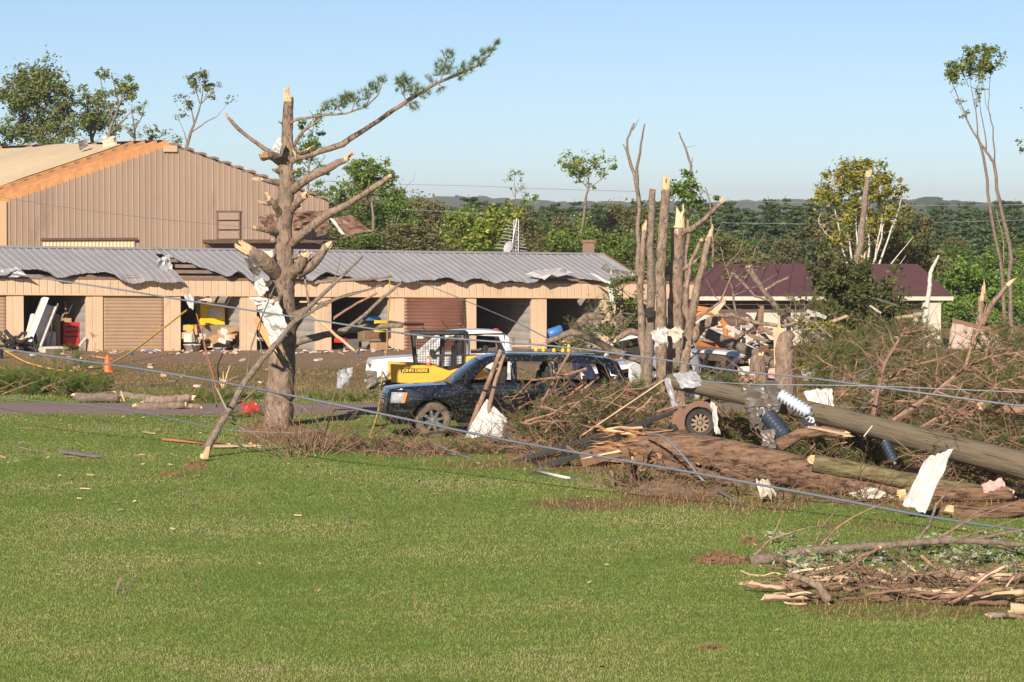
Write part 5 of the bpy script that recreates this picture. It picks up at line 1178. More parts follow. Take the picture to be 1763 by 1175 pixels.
def broken_tree(name, D, trunk, tr_px, branches, label, cat='tree', bark='bark', tip=.5, root=None, base_flare=True, group=None, seed=1, dens=6):
    """trunk [(px,py,dD)], tr_px radii in px; branches: (path, r0px, r1px, splinter length m or 0)"""
    rp = random.Random(seed); k = 1 / ppm(D)
    pts = PATH(trunk, D); g = root if root is not None else GD(trunk[0][0], D + (trunk[0][2] / KD if len(trunk[0]) > 2 else 0))
    t = thing(name, g, label, cat, group)
    if base_flare: pts = [Vector((pts[0].x, pts[0].y, g.z - .25))] + pts; tr_px = [tr_px[0] * 1.12] + list(tr_px)
    mb, fine = limb_mesh(pts, [r * k for r in tr_px], 28, .02, rp, dens); mb.build('trunk', M[bark], t, smooth=True)
    if tip:
        d = (pts[-1] - pts[-2]); mb = MB(); mb.shards(pts[-1] - d.normalized() * .05, d, tr_px[-1] * k * 1.0, tip, 8, rp); mb.build('splintered_end', M['splint'], t)
    for (path, r0, r1, sp) in branches:
        bp = PATH(path, D); n = len(bp)
        mb, fine = limb_mesh(bp, [(r0 + (r1 - r0) * (i / (n - 1))) * k * .86 * (1 + .12 * math.sin(i * 2.3 + r0)) for i in range(n)], 12, .03, rp, 4); b_ = mb.build('branch', M[bark], t, smooth=True)
        if sp:
            d = bp[-1] - bp[-2]; mb = MB(); mb.shards(bp[-1] - d.normalized() * .04, d, r1 * k * .95, sp, 6, rp); mb.build('splintered_end', M['splint'], b_)
    return t
PD = 42.0
pine = broken_tree('broken_pine', PD, [(478, 742), (481, 690), (484, 640), (487, 590), (489, 545), (487, 505), (486, 480), (488, 440), (490, 380), (493, 320), (494, 250), (496, 205), (497, 168)], [26, 23.5, 23, 22, 19.5, 21, 21, 16.5, 14, 13, 10.5, 9, 8],
    [([(486, 272), (470, 264, -.2), (452, 254, -.3), (430, 238, -.4), (408, 220, -.5), (390, 199, -.6)], 5, 3.2, .12),
     ([(496, 280), (515, 272, -.2), (545, 264, -.4), (590, 248, -.6), (640, 216, -.8), (690, 182, -1), (720, 162, -1), (755, 142, -1.1), (795, 126, -1.2), (828, 110, -1.3), (845, 92, -1.3), (858, 70, -1.3)], 7, 1.2, 0),
     ([(500, 208), (530, 203, -.1), (560, 198, -.2), (595, 196, -.3), (630, 184, -.4), (650, 165, -.5), (662, 135, -.5)], 3.2, .9, 0),
     ([(500, 268), (508, 248, -.2), (522, 226, -.3), (552, 205, -.4)], 4.5, 2.2, 0),
     ([(500, 330), (530, 308, -.4), (565, 290, -.5), (600, 272, -.6)], 10, 6, .3),
     ([(500, 422), (525, 400, -.5), (560, 372, -.8), (610, 345, -1.1), (645, 322, -1.2), (672, 304, -1.3)], 10, 4.8, .12),
     ([(482, 278), (465, 268, -.4), (452, 270, -.6)], 9, 8, .32),
     ([(484, 372), (472, 352, -.4), (460, 340, -.5)], 8, 6, .14), ([(496, 368), (512, 348, -.4), (526, 336, -.5)], 8, 6.5, .16),
     ([(482, 402), (460, 396, -.5), (436, 393, -.7)], 7, 4.5, .10), ([(484, 318), (462, 312, -.3), (446, 308, -.4)], 5, 3, .3),
     ([(480, 478), (462, 456, -.5), (440, 440, -.7), (423, 428, -.8)], 17, 10.5, .42),
     ([(497, 478), (515, 460, -.5), (527, 436, -.6)], 12, 9, .18), ([(512, 470, -.3), (535, 458, -.4), (552, 440, -.5), (562, 424, -.6)], 13, 7, .3),
     ([(500, 545), (518, 540, -.4), (531, 534, -.6)], 10, 7, .06), ([(480, 500), (466, 506, -.4), (452, 498, -.5)], 15, 10, .2),
     ([(500, 470), (524, 474, -.2), (532, 530, -.4)], 3, 2, .2), ([(485, 500), (474, 520, -.5), (478, 540, -.6)], 11, 7, .3), ([(494, 232), (500, 240, -.3), (506, 262, -.3)], 3, 2, .2), ([(498, 215), (510, 206, -.3)], 3, 2.4, .08), ([(490, 214), (480, 210, -.2)], 2.6, 2, .06),
     ([(484, 300), (470, 292, -.3)], 4, 3, .1), ([(500, 300), (512, 292, -.3)], 4, 3, .12), ([(500, 352), (516, 356, -.3)], 4, 3, .1), ([(482, 420), (468, 414, -.3)], 5, 4, .1), ([(500, 446), (516, 440, -.3)], 5, 4, .12), ([(482, 560), (470, 552, -.3)], 5, 3, .1), ([(500, 600), (512, 596, -.3)], 4, 3, .08), ([(488, 620, -.4), (486, 612, -.7)], 4, 3, .06), ([(478, 346), (462, 352, -.4), (452, 350, -.5)], 4, 3, .25), ([(500, 250), (516, 262, -.4), (530, 258, -.5)], 3, 2, .25)],
    'tall snapped pine with stripped limbs and one needled branch on the lawn edge', tip=.32, seed=5)
def tufts_px(lst, D, per, L, seed, mt, parent, name='needles', wd=.006):
    rg = np.random.default_rng(seed); P0, D0 = [], []
    for (px, py, rpx, cnt, dx, dz) in lst:
        c = np.array(P(px, py, D)); r = rpx / ppm(D)
        p = c + np.clip(rg.normal(size=(cnt, 3)), -1.7, 1.7) * np.array([r * .55, r * .55, r * .42]); P0.append(p)
        d = np.tile(np.array([dx, 0, dz]), (cnt, 1)) + rg.normal(size=(cnt, 3)) * .35; D0.append(d / np.linalg.norm(d, axis=1)[:, None])
    V, Fc = needle_tufts(np.concatenate(P0), np.concatenate(D0), per, L, rg, wd); return np_mesh(name, V, Fc, mt, parent)
tufts_px([(700, 150, 20, 50, .5, .8), (690, 140, 12, 26, .2, 1), (715, 158, 14, 20, .8, .5), (712, 182, 10, 14, .6, -.8), (730, 165, 9, 8, .8, .1), (766, 118, 17, 46, .2, 1), (772, 95, 10, 18, .1, 1), (782, 128, 16, 26, .8, .4), (800, 118, 13, 24, .8, .6), (822, 106, 13, 28, .8, .6), (834, 92, 9, 16, .5, .9), (846, 88, 5, 8, .6, .8), (855, 76, 5, 10, .4, 1), (742, 138, 9, 9, .3, .9), (755, 150, 8, 8, .5, -.6),
          (565, 184, 13, 26, .3, .7), (585, 178, 16, 42, .7, .6), (605, 170, 14, 36, .7, .7), (628, 164, 11, 20, .7, .7), (642, 152, 12, 22, .5, .9), (655, 140, 9, 14, .4, 1), (620, 182, 9, 8, .8, .2)], PD - .9, 15, .17, 3, M['needle'], pine, wd=.0045)
for path in ([(700, 176), (690, 152), (684, 142)], [(720, 162), (712, 142)], [(757, 142), (766, 118), (770, 98)], [(790, 128), (806, 112)], [(690, 182), (710, 182), (716, 190)], [(590, 196), (578, 182), (566, 180)], [(605, 194), (612, 172)], [(630, 184), (640, 160)], [(540, 200), (532, 190)], [(745, 148), (742, 130)]):
    mb = MB(); mb.tube(PATH(path, PD - .9), taper(.018, .006, len(path)), 5); mb.build('twig', M['bark'], pine)
# sheet metal wrapped in the pine
SHT = 'white crumpled metal sheet'
sheet_thing('metal_sheet', [P(441, 532, 41.2), P(478, 520, 41.0), P(497, 574, 40.9), P(466, 594, 41.2)], M['white'], 'large white crumpled metal sheet hanging on the pine trunk', SH, .09, 31, 12, 12, ragged=.07)
sheet_thing('metal_sheet', [P(434, 488, 41.3), P(449, 478, 41.1), P(460, 500, 41.0), P(443, 514, 41.2)], M['white'], 'narrow bent white metal strip high on the pine trunk', SH, .14, 33, 8, 8, ragged=.08)
sheet_thing('metal_sheet', [P(426, 514, 41.2), P(470, 516, 41.0), P(468, 532, 41.0), P(444, 530, 41.2)], M['white'], 'small folded white metal piece above the large sheet on the pine', SH, .14, 34, 8, 6, ragged=.1)
sheet_thing('metal_sheet', [P(436, 430, 41.8), P(470, 430, 41.9), P(468, 446, 41.7), P(440, 440, 41.6)], M['cream_white'], 'cream board scrap lodged above the fattest stub of the pine', SH, .10, 35, 6, 5, ragged=.1)
sheet_thing('metal_sheet', [P(418, 446, 41.4), P(438, 442, 41.3), P(450, 470, 41.2), P(436, 478, 41.3)], M['galv'], 'dark grey torn sheet dangling below the fattest stub of the pine', SH, .16, 36, 7, 7, ragged=.1)
sheet_thing('metal_sheet', [P(514, 432, 42.4), P(524, 428, 42.4), P(524, 444, 42.2), P(512, 446, 42.2)], M['white'], 'white scrap lodged behind the paired stubs of the pine', SH, .16, 37, 6, 6, ragged=.1)
sheet_thing('metal_sheet', [P(466, 258, 41.6), P(482, 232, 41.8), P(486, 250, 41.7), P(478, 262, 41.6)], M['white'], 'white sliver of sheet metal near the top of the pine', SH, .14, 38, 6, 6, ragged=.1)
def board(name, a, b, wd, th, mt, label, cat='board', group=None, split=True, up=(0, 0, 1), seed=1):
    rp = random.Random(seed); a, b = Vector(a), Vector(b); t = thing(name, a, label, cat, group); mb = MB(); n = 6; d = (b - a).normalized()
    mb.bar(a, b, wd, th, up)
    mb.build('plank', mt, t, bevel=.004)
    if split:
        mb = MB(); mb.shards(b - d * .02, d, min(wd, .12) * .55, wd * 2.2, 5, rp); mb.build('split_end', M['splint'], t)
    return t
board('board', P(425, 572, 41.1), P(448, 585, 41.1), .10, .05, M['lumber_pale'], 'short splintered pale board stuck at the pine trunk base of the sheet', seed=2)
board('board', P(522, 520, 41.8), P(555, 524, 42.2), .20, .04, M['lumber_pale'], 'pale plank wedged level against the pine trunk below the eave', seed=3)
board('board', P(440, 548, 41.6), P(470, 600, 41.4), .16, .04, M['lumber'], 'dark slanted plank behind the large white sheet on the pine', seed=4, up=(0, 1, 0))

# leaning sapling
LD = 37.0
sap = broken_tree('leaning_sapling', LD, [(346, 798, -1), (360, 765, -.8), (378, 735, -.6), (398, 700, -.5), (424, 655, -.3), (452, 618, 0), (478, 590), (505, 556), (540, 522, .2), (572, 492, .3), (600, 465, .4), (624, 442, .5)], [7, 6.5, 6, 5.6, 5.4, 5, 4.8, 4.4, 3.6, 3, 2.4, 1.5],
    [([(500, 560), (540, 535, -.1), (580, 515, -.2), (640, 498, -.3), (662, 488, -.3)], 3, 1, 0), ([(518, 548), (560, 520, .3), (600, 506, .5), (660, 492, .7)], 2.4, .8, 0), ([(424, 655), (432, 600, -.2), (445, 560, -.3), (470, 500, -.5), (492, 462, -.5)], 2, .7, 0), ([(452, 618), (446, 575, -.2), (452, 540, -.3)], 1.6, .7, 0), ([(398, 700), (420, 690, -.3), (470, 640, -.5)], 2.2, .8, 0), ([(378, 735), (372, 690, -.2), (352, 600, -.3), (346, 560, -.4)], 1.5, .6, 0), ([(390, 715), (430, 740, -.4), (470, 780, -.6), (505, 800, -.7)], 1.6, .6, 0), ([(385, 722), (470, 765, -.6), (540, 815, -.9)], 1.4, .5, 0), ([(405, 690), (440, 672, -.3), (520, 700, -.5), (560, 740, -.6)], 1.3, .5, 0), ([(572, 492, .3), (583, 460, .3), (588, 435, .3)], 1.2, .5, 0)],
    'slim bare sapling leaning hard across the front of the pine', tip=0, bark='bark_grey', root=G(346, 803), base_flare=False, seed=9)
mb = MB(); mb.shards(P(352, 785, LD - .9), (.3, -.2, 1), .09, .3, 7, rt); mb.build('split_base', M['splint'], sap)
# soil mounds
def mound(px, py, wpx, hpx, label, mt='soil', seed=1, cat='soil', name='soil_mound'):
    g = G(px, py); k = 1 / ppm(od(g)); rx, h = wpx / 2 * k, hpx * k; mb = MB(); rows = []; rp_ = random.Random(seed); rg_ = np.random.default_rng(seed)
    def surf(f_, a):
        n1 = mnoise.noise(Vector((math.cos(a) * 1.5 * (1 - f_), math.sin(a) * 1.5 * (1 - f_), seed))); n2 = mnoise.noise(Vector((math.cos(a) * 5 * (1 - f_), math.sin(a) * 5 * (1 - f_), seed + 3))); n3 = mnoise.noise(Vector((math.cos(a) * 14 * (1 - f_), math.sin(a) * 14 * (1 - f_), seed + 8)))
        r = rx * (1 - f_) * (1 + .35 * mnoise.noise(Vector((math.cos(a) * 2.2, math.sin(a) * 2.2, seed))))
        return Vector((r * math.cos(a), r * .7 * math.sin(a), h * (f_ ** .8) * (.75 + .7 * n1 + .5 * n2 + .3 * n3) - .02))
    for i in range(15): rows.append([surf(i / 14, j % 36 * 2 * math.pi / 36) for j in range(37)])
    mb.grid(rows); o = mb.build(name, M[mt]); o.location = g; tag(o, label, cat, kind='thing')
    P0, D0 = [], []
    for i in range(int(60 + rx * 160)):
        q = surf(rp_.random() ** 1.4 * .95, rp_.random() * 6.283); P0.append(q); D0.append((rp_.uniform(-1, 1), rp_.uniform(-1, 1), rp_.uniform(-.1, .8)))
    V, Fc = needle_tufts(P0, D0, 6, .12, rg_, .004); np_mesh('dead_grass', V, Fc, M['straw'], o, local=True)
    mb = MB()
    for i in range(int(10 + rx * 40)):
        q = surf(rp_.random() * .8, rp_.random() * 6.283); mb.box(q, [rp_.uniform(.02, .08) for _ in range(3)], Euler((rp_.random() * 3, rp_.random() * 3, rp_.random() * 3)).to_matrix())
    tag(mb.build('clods', M[mt], o, local=True), kind='stuff'); return o
mound(338, 806, 46, 14, 'grassy root clump at the foot of the leaning sapling', seed=2)
mound(292, 818, 44, 5, 'low patch of turned soil near the foot of the leaning sapling', seed=3)
mound(1240, 966, 100, 20, 'torn brown root ball earth at the end of the fallen young tree', seed=4)
mound(1291, 934, 32, 9, 'small dark clod of soil behind the fallen young tree', seed=5)
mound(1222, 1118, 36, 7, 'small brown soil clod alone on the open lawn', seed=6)
mound(735, 745, 70, 16, 'brown soil heaped against the front wheel of the black SUV', seed=7)
mound(480, 745, 150, 14, 'bare earth swelling around the foot of the snapped pine', seed=8)
mound(1165, 848, 190, 26, 'earth and bark rubble under the torn end of the fallen trunk', mt='rubble_soil', seed=9)

# twiggy stems beside the pine
def stems(name, px, py, specs, label, mt='twig', seed=1, cat='shrub', D=None, rad=.02):
    rp = random.Random(seed); g = G(px, py) if D is None else GD(px, D); t = thing(name, g, label, cat)
    for (x0, x1, y1, r) in specs:
        a = g + Vector(((x0 - px) / ppm(od(g)), rp.uniform(-.3, .3), -.05)); b = P(x1, y1, od(g), rp.uniform(-.5, .3)); w_ = wiggle(a, b, 6, .025, rp)
        mb = MB(); mb.tube(w_, taper(r * rad, .3 * r * rad, 7), 5)
        for k in range(rp.randint(1, 4)):
            s = w_[rp.randint(2, 5)]; e = s + Vector((rp.uniform(-1, 1), rp.uniform(-.5, .5), rp.uniform(.1, .9))) * rp.uniform(.15, .55); mb.tube(wiggle(s, e, 3, .05, rp), taper(.3 * r * rad, .1 * r * rad, 4), 4, cap=False)
        mb.build('stem', M[mt], t)
    return t
stems('broken_shrub', 545, 782, [(540, 580, 660, 1.2), (548, 590, 668, 1), (535, 540, 672, 1.1), (528, 515, 690, 1.2), (552, 640, 680, .7), (545, 625, 700, .7), (520, 492, 700, 1), (530, 500, 650, .8), (556, 578, 700, 1.1), (560, 600, 740, .9), (515, 470, 735, 1), (510, 440, 690, .7), (540, 548, 720, 1.3), (525, 525, 730, 1.2), (565, 655, 740, .6), (500, 430, 640, .6)], 'clump of tall bare broken stems between the pine foot and the SUV', seed=3)
stems('broken_shrub', 505, 788, [(500, 470, 690, .9), (505, 485, 720, 1), (498, 452, 720, .8), (512, 530, 745, 1), (495, 440, 755, .8), (520, 560, 752, .9), (490, 420, 765, .7)], 'low spray of bare stems in front of the pine foot', seed=4)
film = sheet_thing('plastic_film', [P(580, 638, 41), P(606, 630, 41), P(600, 664, 40.8), P(578, 668, 40.8)], M['plastic_clear'], 'crumpled clear plastic film snagged on the bare stems', 'plastic film', .2, 41, 9, 9, ragged=.12, solid=.002)
# fallen limb behind the pine and stick at the eave
def log(name, path, D, r0, r1, label, mt='bark_grey', cat='branch', group=None, seed=1, ends=True, seg=10, end_mat='splint', moss=None):
    rp = random.Random(seed); pts = PATH(path, D); k = 1 / ppm(D); n = len(pts); low = min(pts, key=lambda q: q.z); t = thing(name, Vector((low.x, low.y, max(low.z - r0 * k, gz(low.x, low.y)))), label, cat, group)
    mb, fine = limb_mesh(pts, [(r0 + (r1 - r0) * (i / (n - 1))) * k for i in range(n)], 16 if r0 > 6 else seg, .05, rp, 8 if r0 > 9 else 4, .10); mb.build('stem', M[mt], t, smooth=True)
    if ends:
        for e, d, r in ((pts[0], pts[0] - pts[1], r0), (pts[-1], pts[-1] - pts[-2], r1)):
            mb = MB(); mb.shards(e - d.normalized() * .03, d, r * k * .9, max(.05, r * k * 1.4), 6, rp); mb.build('broken_end', M[end_mat], t)
    return t
log('fallen_limb', [(500, 592), (545, 580), (600, 568), (650, 562), (694, 560)], 43.5, 7, 4, 'grey fallen limb lying level behind the pine trunk', seed=11)
log('fallen_limb', [(545, 486), (600, 483), (640, 480), (676, 476)], 64.6, 3.2, 2.0, 'long stick lying along the storage eave', seed=12)
log('fallen_limb', [(526, 533), (550, 552), (575, 575), (596, 592), (612, 606)], 40.5, 3.0, 2.4, 'peeled pale stick slanting down beside the pine', mt='splint', seed=13)
log('fallen_limb', [(590, 572), (625, 545), (660, 512), (690, 488)], 61, 3.6, 2.2, 'bare stick slanting across the box filled storage bay', seed=14)
log('fallen_limb', [(575, 548), (615, 522), (650, 505)], 63.5, 2.4, 1.6, 'thin reddish pole slanting inside the box filled storage bay', mt='bark_red', seed=15)

# snapped trunks right of the wagon
TD = 46.5
broken_tree('snapped_tree', TD, [(1110, 640), (1104, 560), (1102, 500), (1106, 440), (1110, 396)], [6, 6, 5.5, 5, 4.6], [([(1104, 480), (1094, 470), (1086, 466)], 2.5, 1.5, 0), ([(1104, 510), (1092, 514)], 2, 1.2, 0)], 'thin snapped trunk, outermost of the cluster toward the storage units', bark='bark', tip=.35, seed=21)
broken_tree('snapped_tree', TD - 1.5, [(1113, 690), (1114, 640), (1118, 590), (1121, 500), (1120, 420), (1124, 326)], [10, 9, 7.8, 7, 6.4, 5.2], [([(1121, 470), (1106, 468)], 3, 1.5, 0), ([(1120, 515), (1136, 508)], 3, 2, 0), ([(1118, 520), (1096, 512)], 2.5, 1.2, 0)], 'tall slim snapped trunk with a flat broken top', bark='bark_grey', tip=.08, seed=22)
broken_tree('snapped_tree', TD + .3, [(1142, 650), (1138, 590), (1136, 500), (1140, 420), (1144, 360), (1147, 326)], [11, 10, 9, 8.2, 8, 7.2], [([(1142, 400), (1132, 392)], 3, 2, 0), ([(1140, 560), (1122, 552)], 3, 2, 0)], 'tallest snapped trunk of the cluster with pale jagged tip', tip=.55, seed=23)
broken_tree('snapped_tree', TD - .5, [(1160, 690), (1162, 620), (1163, 540), (1166, 460), (1167, 392)], [15.5, 14.5, 13, 12, 11.5], [([(1175, 400), (1190, 396, -.3), (1215, 376, -.5), (1245, 346, -.7)], 6.5, 4, .12), ([(1164, 460), (1152, 454)], 4, 2, 0), ([(1168, 470), (1190, 455, -.2), (1208, 445, -.3)], 5, 3, .2)], 'thickest snapped trunk of the cluster with a jagged pale top and one limb', tip=.75, seed=24)
broken_tree('snapped_tree', TD - 1.0, [(1172, 690), (1178, 640), (1186, 570), (1198, 505), (1212, 450), (1220, 408)], [9, 8.3, 7.5, 6.8, 6, 4.8], [([(1186, 570), (1180, 510, .2), (1190, 450, .3), (1208, 412, .4)], 6, 3.5, .1), ([(1188, 560), (1206, 545, .1), (1240, 520, .3), (1262, 470, .5)], 3.5, 1.2, 0)], 'outward leaning snapped trunk on the outer side of the cluster', tip=.38, seed=25)
sheet_thing('metal_sheet', [P(1118, 568, 45), P(1146, 562, 44.8), P(1148, 592, 44.8), P(1128, 598, 44.8)], M['white'], 'white crumpled sheet wrapped low on the snapped trunks', SH, .16, 51, 9, 9, ragged=.3)
sheet_thing('metal_sheet', [P(1150, 568, 45.4), P(1172, 562, 45.2), P(1172, 588, 45.2), P(1156, 590, 45.2)], M['cream_white'], 'cream sheet scrap between the lower snapped trunks', SH, .16, 52, 7, 7, ragged=.3)
sheet_thing('metal_sheet', [P(1108, 532, 45.0), P(1124, 528, 44.8), P(1126, 546, 44.8), P(1110, 548, 44.8)], M['dark'], 'black rubber scrap tied round the slim snapped trunk', SH, .1, 53, 6, 6, ragged=.09)
log('fallen_limb', [(940, 590), (985, 572), (1020, 585), (1060, 605), (1105, 622)], 47.5, 5, 7, 'curved grey limb arching over behind the black SUV roof', seed=26)
log('fallen_limb', [(1060, 585), (1085, 570), (1110, 578)], 47, 5, 6, 'stubby limb poking from the snapped trunks toward the storage units', mt='bark', seed=27)
log('fallen_limb', [(1216, 573), (1260, 592), (1300, 610), (1340, 632)], 48, 9, 7, 'mossy thick limb sloping from the snapped trunks down to the stumps', seed=28)
log('fallen_limb', [(1222, 548), (1260, 542), (1300, 556), (1350, 562), (1370, 556)], 49, 4.5, 2.5, 'wavy thin limb crossing above the orange rubble', mt='bark', seed=29)
log('fallen_limb', [(1190, 585), (1210, 560), (1235, 552)], 46.5, 10, 8, 'short split limb with pale face beside the leaning trunk', mt='bark', seed=30)
board('board', P(1228, 540, 49), P(1246, 518, 49), .16, .06, M['lumber_pale'], 'pale split slab sticking up above the orange rubble', seed=6, up=(0, 1, 0))
log('fallen_limb', [(1290, 462), (1310, 495), (1345, 540), (1370, 558)], 58, 6, 4, 'bare grey limb slanting in front of the maroon roof', seed=31)
log('fallen_limb', [(1262, 470), (1300, 510), (1330, 520)], 57, 3, 1.5, 'fine bare twig limb in front of the pale house wall', seed=32)
log('fallen_limb', [(1320, 498), (1340, 486), (1358, 478)], 57, 3, 2, 'short pale tipped stick before the maroon roof', seed=33)
# stumps
broken_tree('stump', 44, [(1305, 690), (1305, 650), (1304, 620), (1306, 612)], [17, 16, 13, 8], [], 'rounded short stump with a pale top behind the fallen pole', 'stump', tip=.16, seed=34)
broken_tree('stump', 45, [(1352, 700), (1351, 650), (1350, 600), (1353, 582), (1366, 574)], [19, 17, 15, 12, 6], [], 'tall thick stump with hooked top behind the fallen pole', 'stump', tip=.1, seed=35)
board('board', P(1342, 640, 45.2), P(1341, 566, 45.4), .28, .08, M['splint'], 'upright pale slab split from the tall stump', seed=7, up=(0, 1, 0))
# second line of broken stems far right
broken_tree('snapped_tree', 56, [(1690, 660), (1688, 600), (1686, 560), (1690, 510)], [7, 6.5, 6, 5], [([(1692, 560), (1706, 525), (1738, 488)], 6, 4, .4)], 'snapped forked trunk with orange split faces near the tall twin stems', tip=.6, seed=36)
broken_tree('dead_tree', 69, [(1585, 640), (1592, 560), (1600, 500), (1602, 470), (1616, 440)], [5, 4.5, 4, 3.5, 1.5], [([(1596, 520), (1586, 530)], 3, 1, 0)], 'pale bare dead stem in front of the maroon roof', bark='bark_birch', tip=0, seed=37)

# ------------------------------------------------------------------ the big fallen trunk and its logs
BD = 33.0
bt = thing('fallen_tree', G(1120, 835), 'huge fallen trunk with furrowed bark and a shattered orange end', 'fallen tree')
tp = PATH([(1075, 768, .4), (1110, 766, .3), (1160, 772, .2), (1230, 782, 0), (1300, 796, -.3), (1380, 812, -.6), (1460, 832, -1.0), (1540, 853, -1.5), (1610, 876, -2.0), (1665, 905, -2.3)], BD)
rp = random.Random(8); mb, _ = limb_mesh(tp, [r / 91 for r in (17, 23, 27, 27.5, 26, 25, 24.5, 24, 22, 17)], 64, .01, rp, 16, .16); mb.build('bark', M['bark_dark'], bt, smooth=True)
for k in range(46):
    a = tp[0] + Vector((rp.uniform(-.1, 1.0), rp.uniform(-.36, .1), rp.uniform(-.34, .36))); d = Vector((-1, rp.uniform(-.2, .1), rp.uniform(-.25, .25))).normalized(); L = rp.uniform(.3, .95); w_ = rp.uniform(.025, .09)
    mb = MB(); pts = wiggle(a, a + d * L, 4, .05, rp); mb.tube(pts, [w_, w_ * .95, w_ * .8, w_ * .55, w_ * .1], 6, .25, rng=rp, flat=.45); mb.build('shattered_end', M['split_orange'] if k % 3 else M['splint'], bt)
for (pa, r0, r1) in (([(1240, 812), (1330, 826), (1400, 850), (1470, 868)], 16, 10), ([(1130, 800), (1200, 815), (1300, 840), (1400, 856)], 12, 8), ([(1340, 770), (1376, 748), (1420, 742), (1460, 750)], 12, 8)):
    pts = PATH(pa, BD - .1); mb, _ = limb_mesh(pts, taper(r0 / 91, r1 / 91, len(pts)), 10, .08, rp); mb.build('branch', M['bark_dark'], bt, smooth=True)
for k in range(16):      # bark slabs hanging from the torn end to the ground
    a = tp[0] + Vector((rp.uniform(-.05, 1.3), rp.uniform(-.42, -.28), rp.uniform(-.25, .05))); e = a + Vector((rp.uniform(-.3, .3), rp.uniform(-.3, .0), -rp.uniform(.3, .62))); e.z = max(e.z, .03)
    w_ = rp.uniform(.03, .09); mb = MB(); mb.tube(wiggle(a, e, 4, .06, rp), [w_, w_, w_ * .9, w_ * .7, w_ * .3], 6, .2, rng=rp, flat=.35); mb.build('bark_slab', M['bark_dark'] if k % 2 else M['split_orange'], bt)
broken_tree('stump', 33.2, [(1092, 848), (1093, 820), (1091, 796)], [11, 9, 7], [], 'narrow splintered stub standing under the shattered trunk end', 'stump', bark='bark_dark', tip=.4, seed=38)
log('small_stake', [(1056, 838), (1053, 812)], 33.0, 3.5, 3, 'short peeled stake standing beside the shattered trunk end', seed=39)
log('log', [(1400, 798), (1470, 810), (1540, 824), (1640, 842), (1700, 852)], 31.5, 15, 14, 'mossy olive log lying behind the huge fallen trunk', mt='bark_moss', cat='log', seed=40, end_mat='splint')
log('log', [(1560, 852), (1640, 850), (1700, 852), (1742, 850)], 31.2, 14, 12, 'brown log with an orange cut end near the white panel', mt='bark_dark', cat='log', seed=41)
log('log', [(1640, 884), (1690, 888), (1740, 878), (1790, 868)], 29.6, 15, 13, 'forked brown log lying beyond the end of the huge trunk', mt='bark_dark', cat='log', seed=42)
log('log', [(1690, 700), (1730, 704), (1790, 708)], 36, 10, 10, 'orange brown log half hidden in the fallen pine top', mt='bark_red', cat='log', seed=43)
log('log', [(1640, 874), (1600, 890), (1560, 893)], 29.9, 8, 6, 'short brown branch stub under the white panel', mt='bark_dark', cat='log', seed=44)

# utility pole
pl = thing('utility_pole', G(1600, 880), 'weathered wooden utility pole fallen across the debris', 'pole')
pp = PATH([(1152, 656, 12.5), (1300, 690, 9.6), (1420, 724, 7.0), (1560, 758, 4.2), (1700, 786, 1.4), (1860, 822, -1.6)], 30.8)
mb = MB(); n = 40; pts = []
for i in range(n + 1):
    f_ = i / n * (len(pp) - 1); k = min(int(f_), len(pp) - 2); pts.append(pp[k].lerp(pp[k + 1], f_ - k))
a0, a1 = pts[0], pts[-1]; pts = [a0.lerp(a1, i / n) * .8 + pts[i] * .2 for i in range(n + 1)]
LP = (a1 - a0).length; ml = MB(); nn_ = 120
def grain(i, a): return 1 + .05 * mnoise.noise(Vector((math.cos(a) * 6, math.sin(a) * 6, i * .05))) + .03 * mnoise.noise(Vector((math.cos(a) * 1.5, math.sin(a) * 1.5, i * .12))) - .06 * max(0, mnoise.noise(Vector((math.cos(a) * 9, math.sin(a) * 9, i * .03 + 7))) - .25)
ml.tube([Vector((LP * i / nn_, .05 * math.sin(i * .05), .04 * math.sin(i * .035))) for i in range(nn_ + 1)], [.155 + .105 * i / nn_ for i in range(nn_ + 1)], 40, .004, rng=rp, rfun=grain)
sh = ml.build('shaft', M['pole'], pl, smooth=True, local=True); sh.location = a0 - Vector(pl.location); sh.rotation_euler = (a1 - a0).to_track_quat('X', 'Z').to_euler()
dpole = (a1 - a0).normalized()
for i in range(26):
    f_ = rp.uniform(.25, .98); c = a0.lerp(a1, f_); r = .155 + .105 * f_; a = rp.uniform(-.5, 1.1)
    s = Vector((0, -math.cos(a), math.sin(a))); mb = MB(); mb.box(c + s * (r + .004), (.022, .022, .022)); mb.build('nail_head', M['white_plastic'], pl)
for i in range(3):
    f0 = rp.uniform(.25, .6); pts2 = [a0.lerp(a1, f0 + k * .05) + Vector((0, -1, .3 + .15 * i)).normalized() * (.155 + .105 * (f0 + k * .05) + .001) for k in range(5)]
    mb = MB(); mb.tube(pts2, [.003, .01, .012, .008, .003], 5); mb.build('check_crack', M['dark'], pl)
def insulator(name, p0, p1, n, r, mt, label, r_core=.35):
    p0, p1 = Vector(p0), Vector(p1); t = thing(name, p0, label, 'insulator'); d = p1 - p0; L = d.length; q = d.to_track_quat('Z', 'Y'); mb = MB(); prof = []
    for i in range(n):
        z = L * i / n; h = L / n; prof += [(r * r_core, z), (r, z + h * .30), (r * .95, z + h * .5), (r * r_core, z + h * .62)]
    prof.append((r * r_core, L)); prof.append((.001, L))
    rows = [[p0 + q @ Vector((rr * math.cos(a), rr * math.sin(a), z)) for a in [k * 2 * math.pi / 18 for k in range(19)]] for rr, z in prof]
    mb.grid(rows); mb.build('sheds', M[mt], t, smooth=True)
    mb = MB(); mb.tube([p0 - d * .1, p0 - d * .0], r * .3, 8); mb.tube([p1, p1 + d * .12], r * .3, 8); mb.build('end_fitting', M['galv'], t); return t
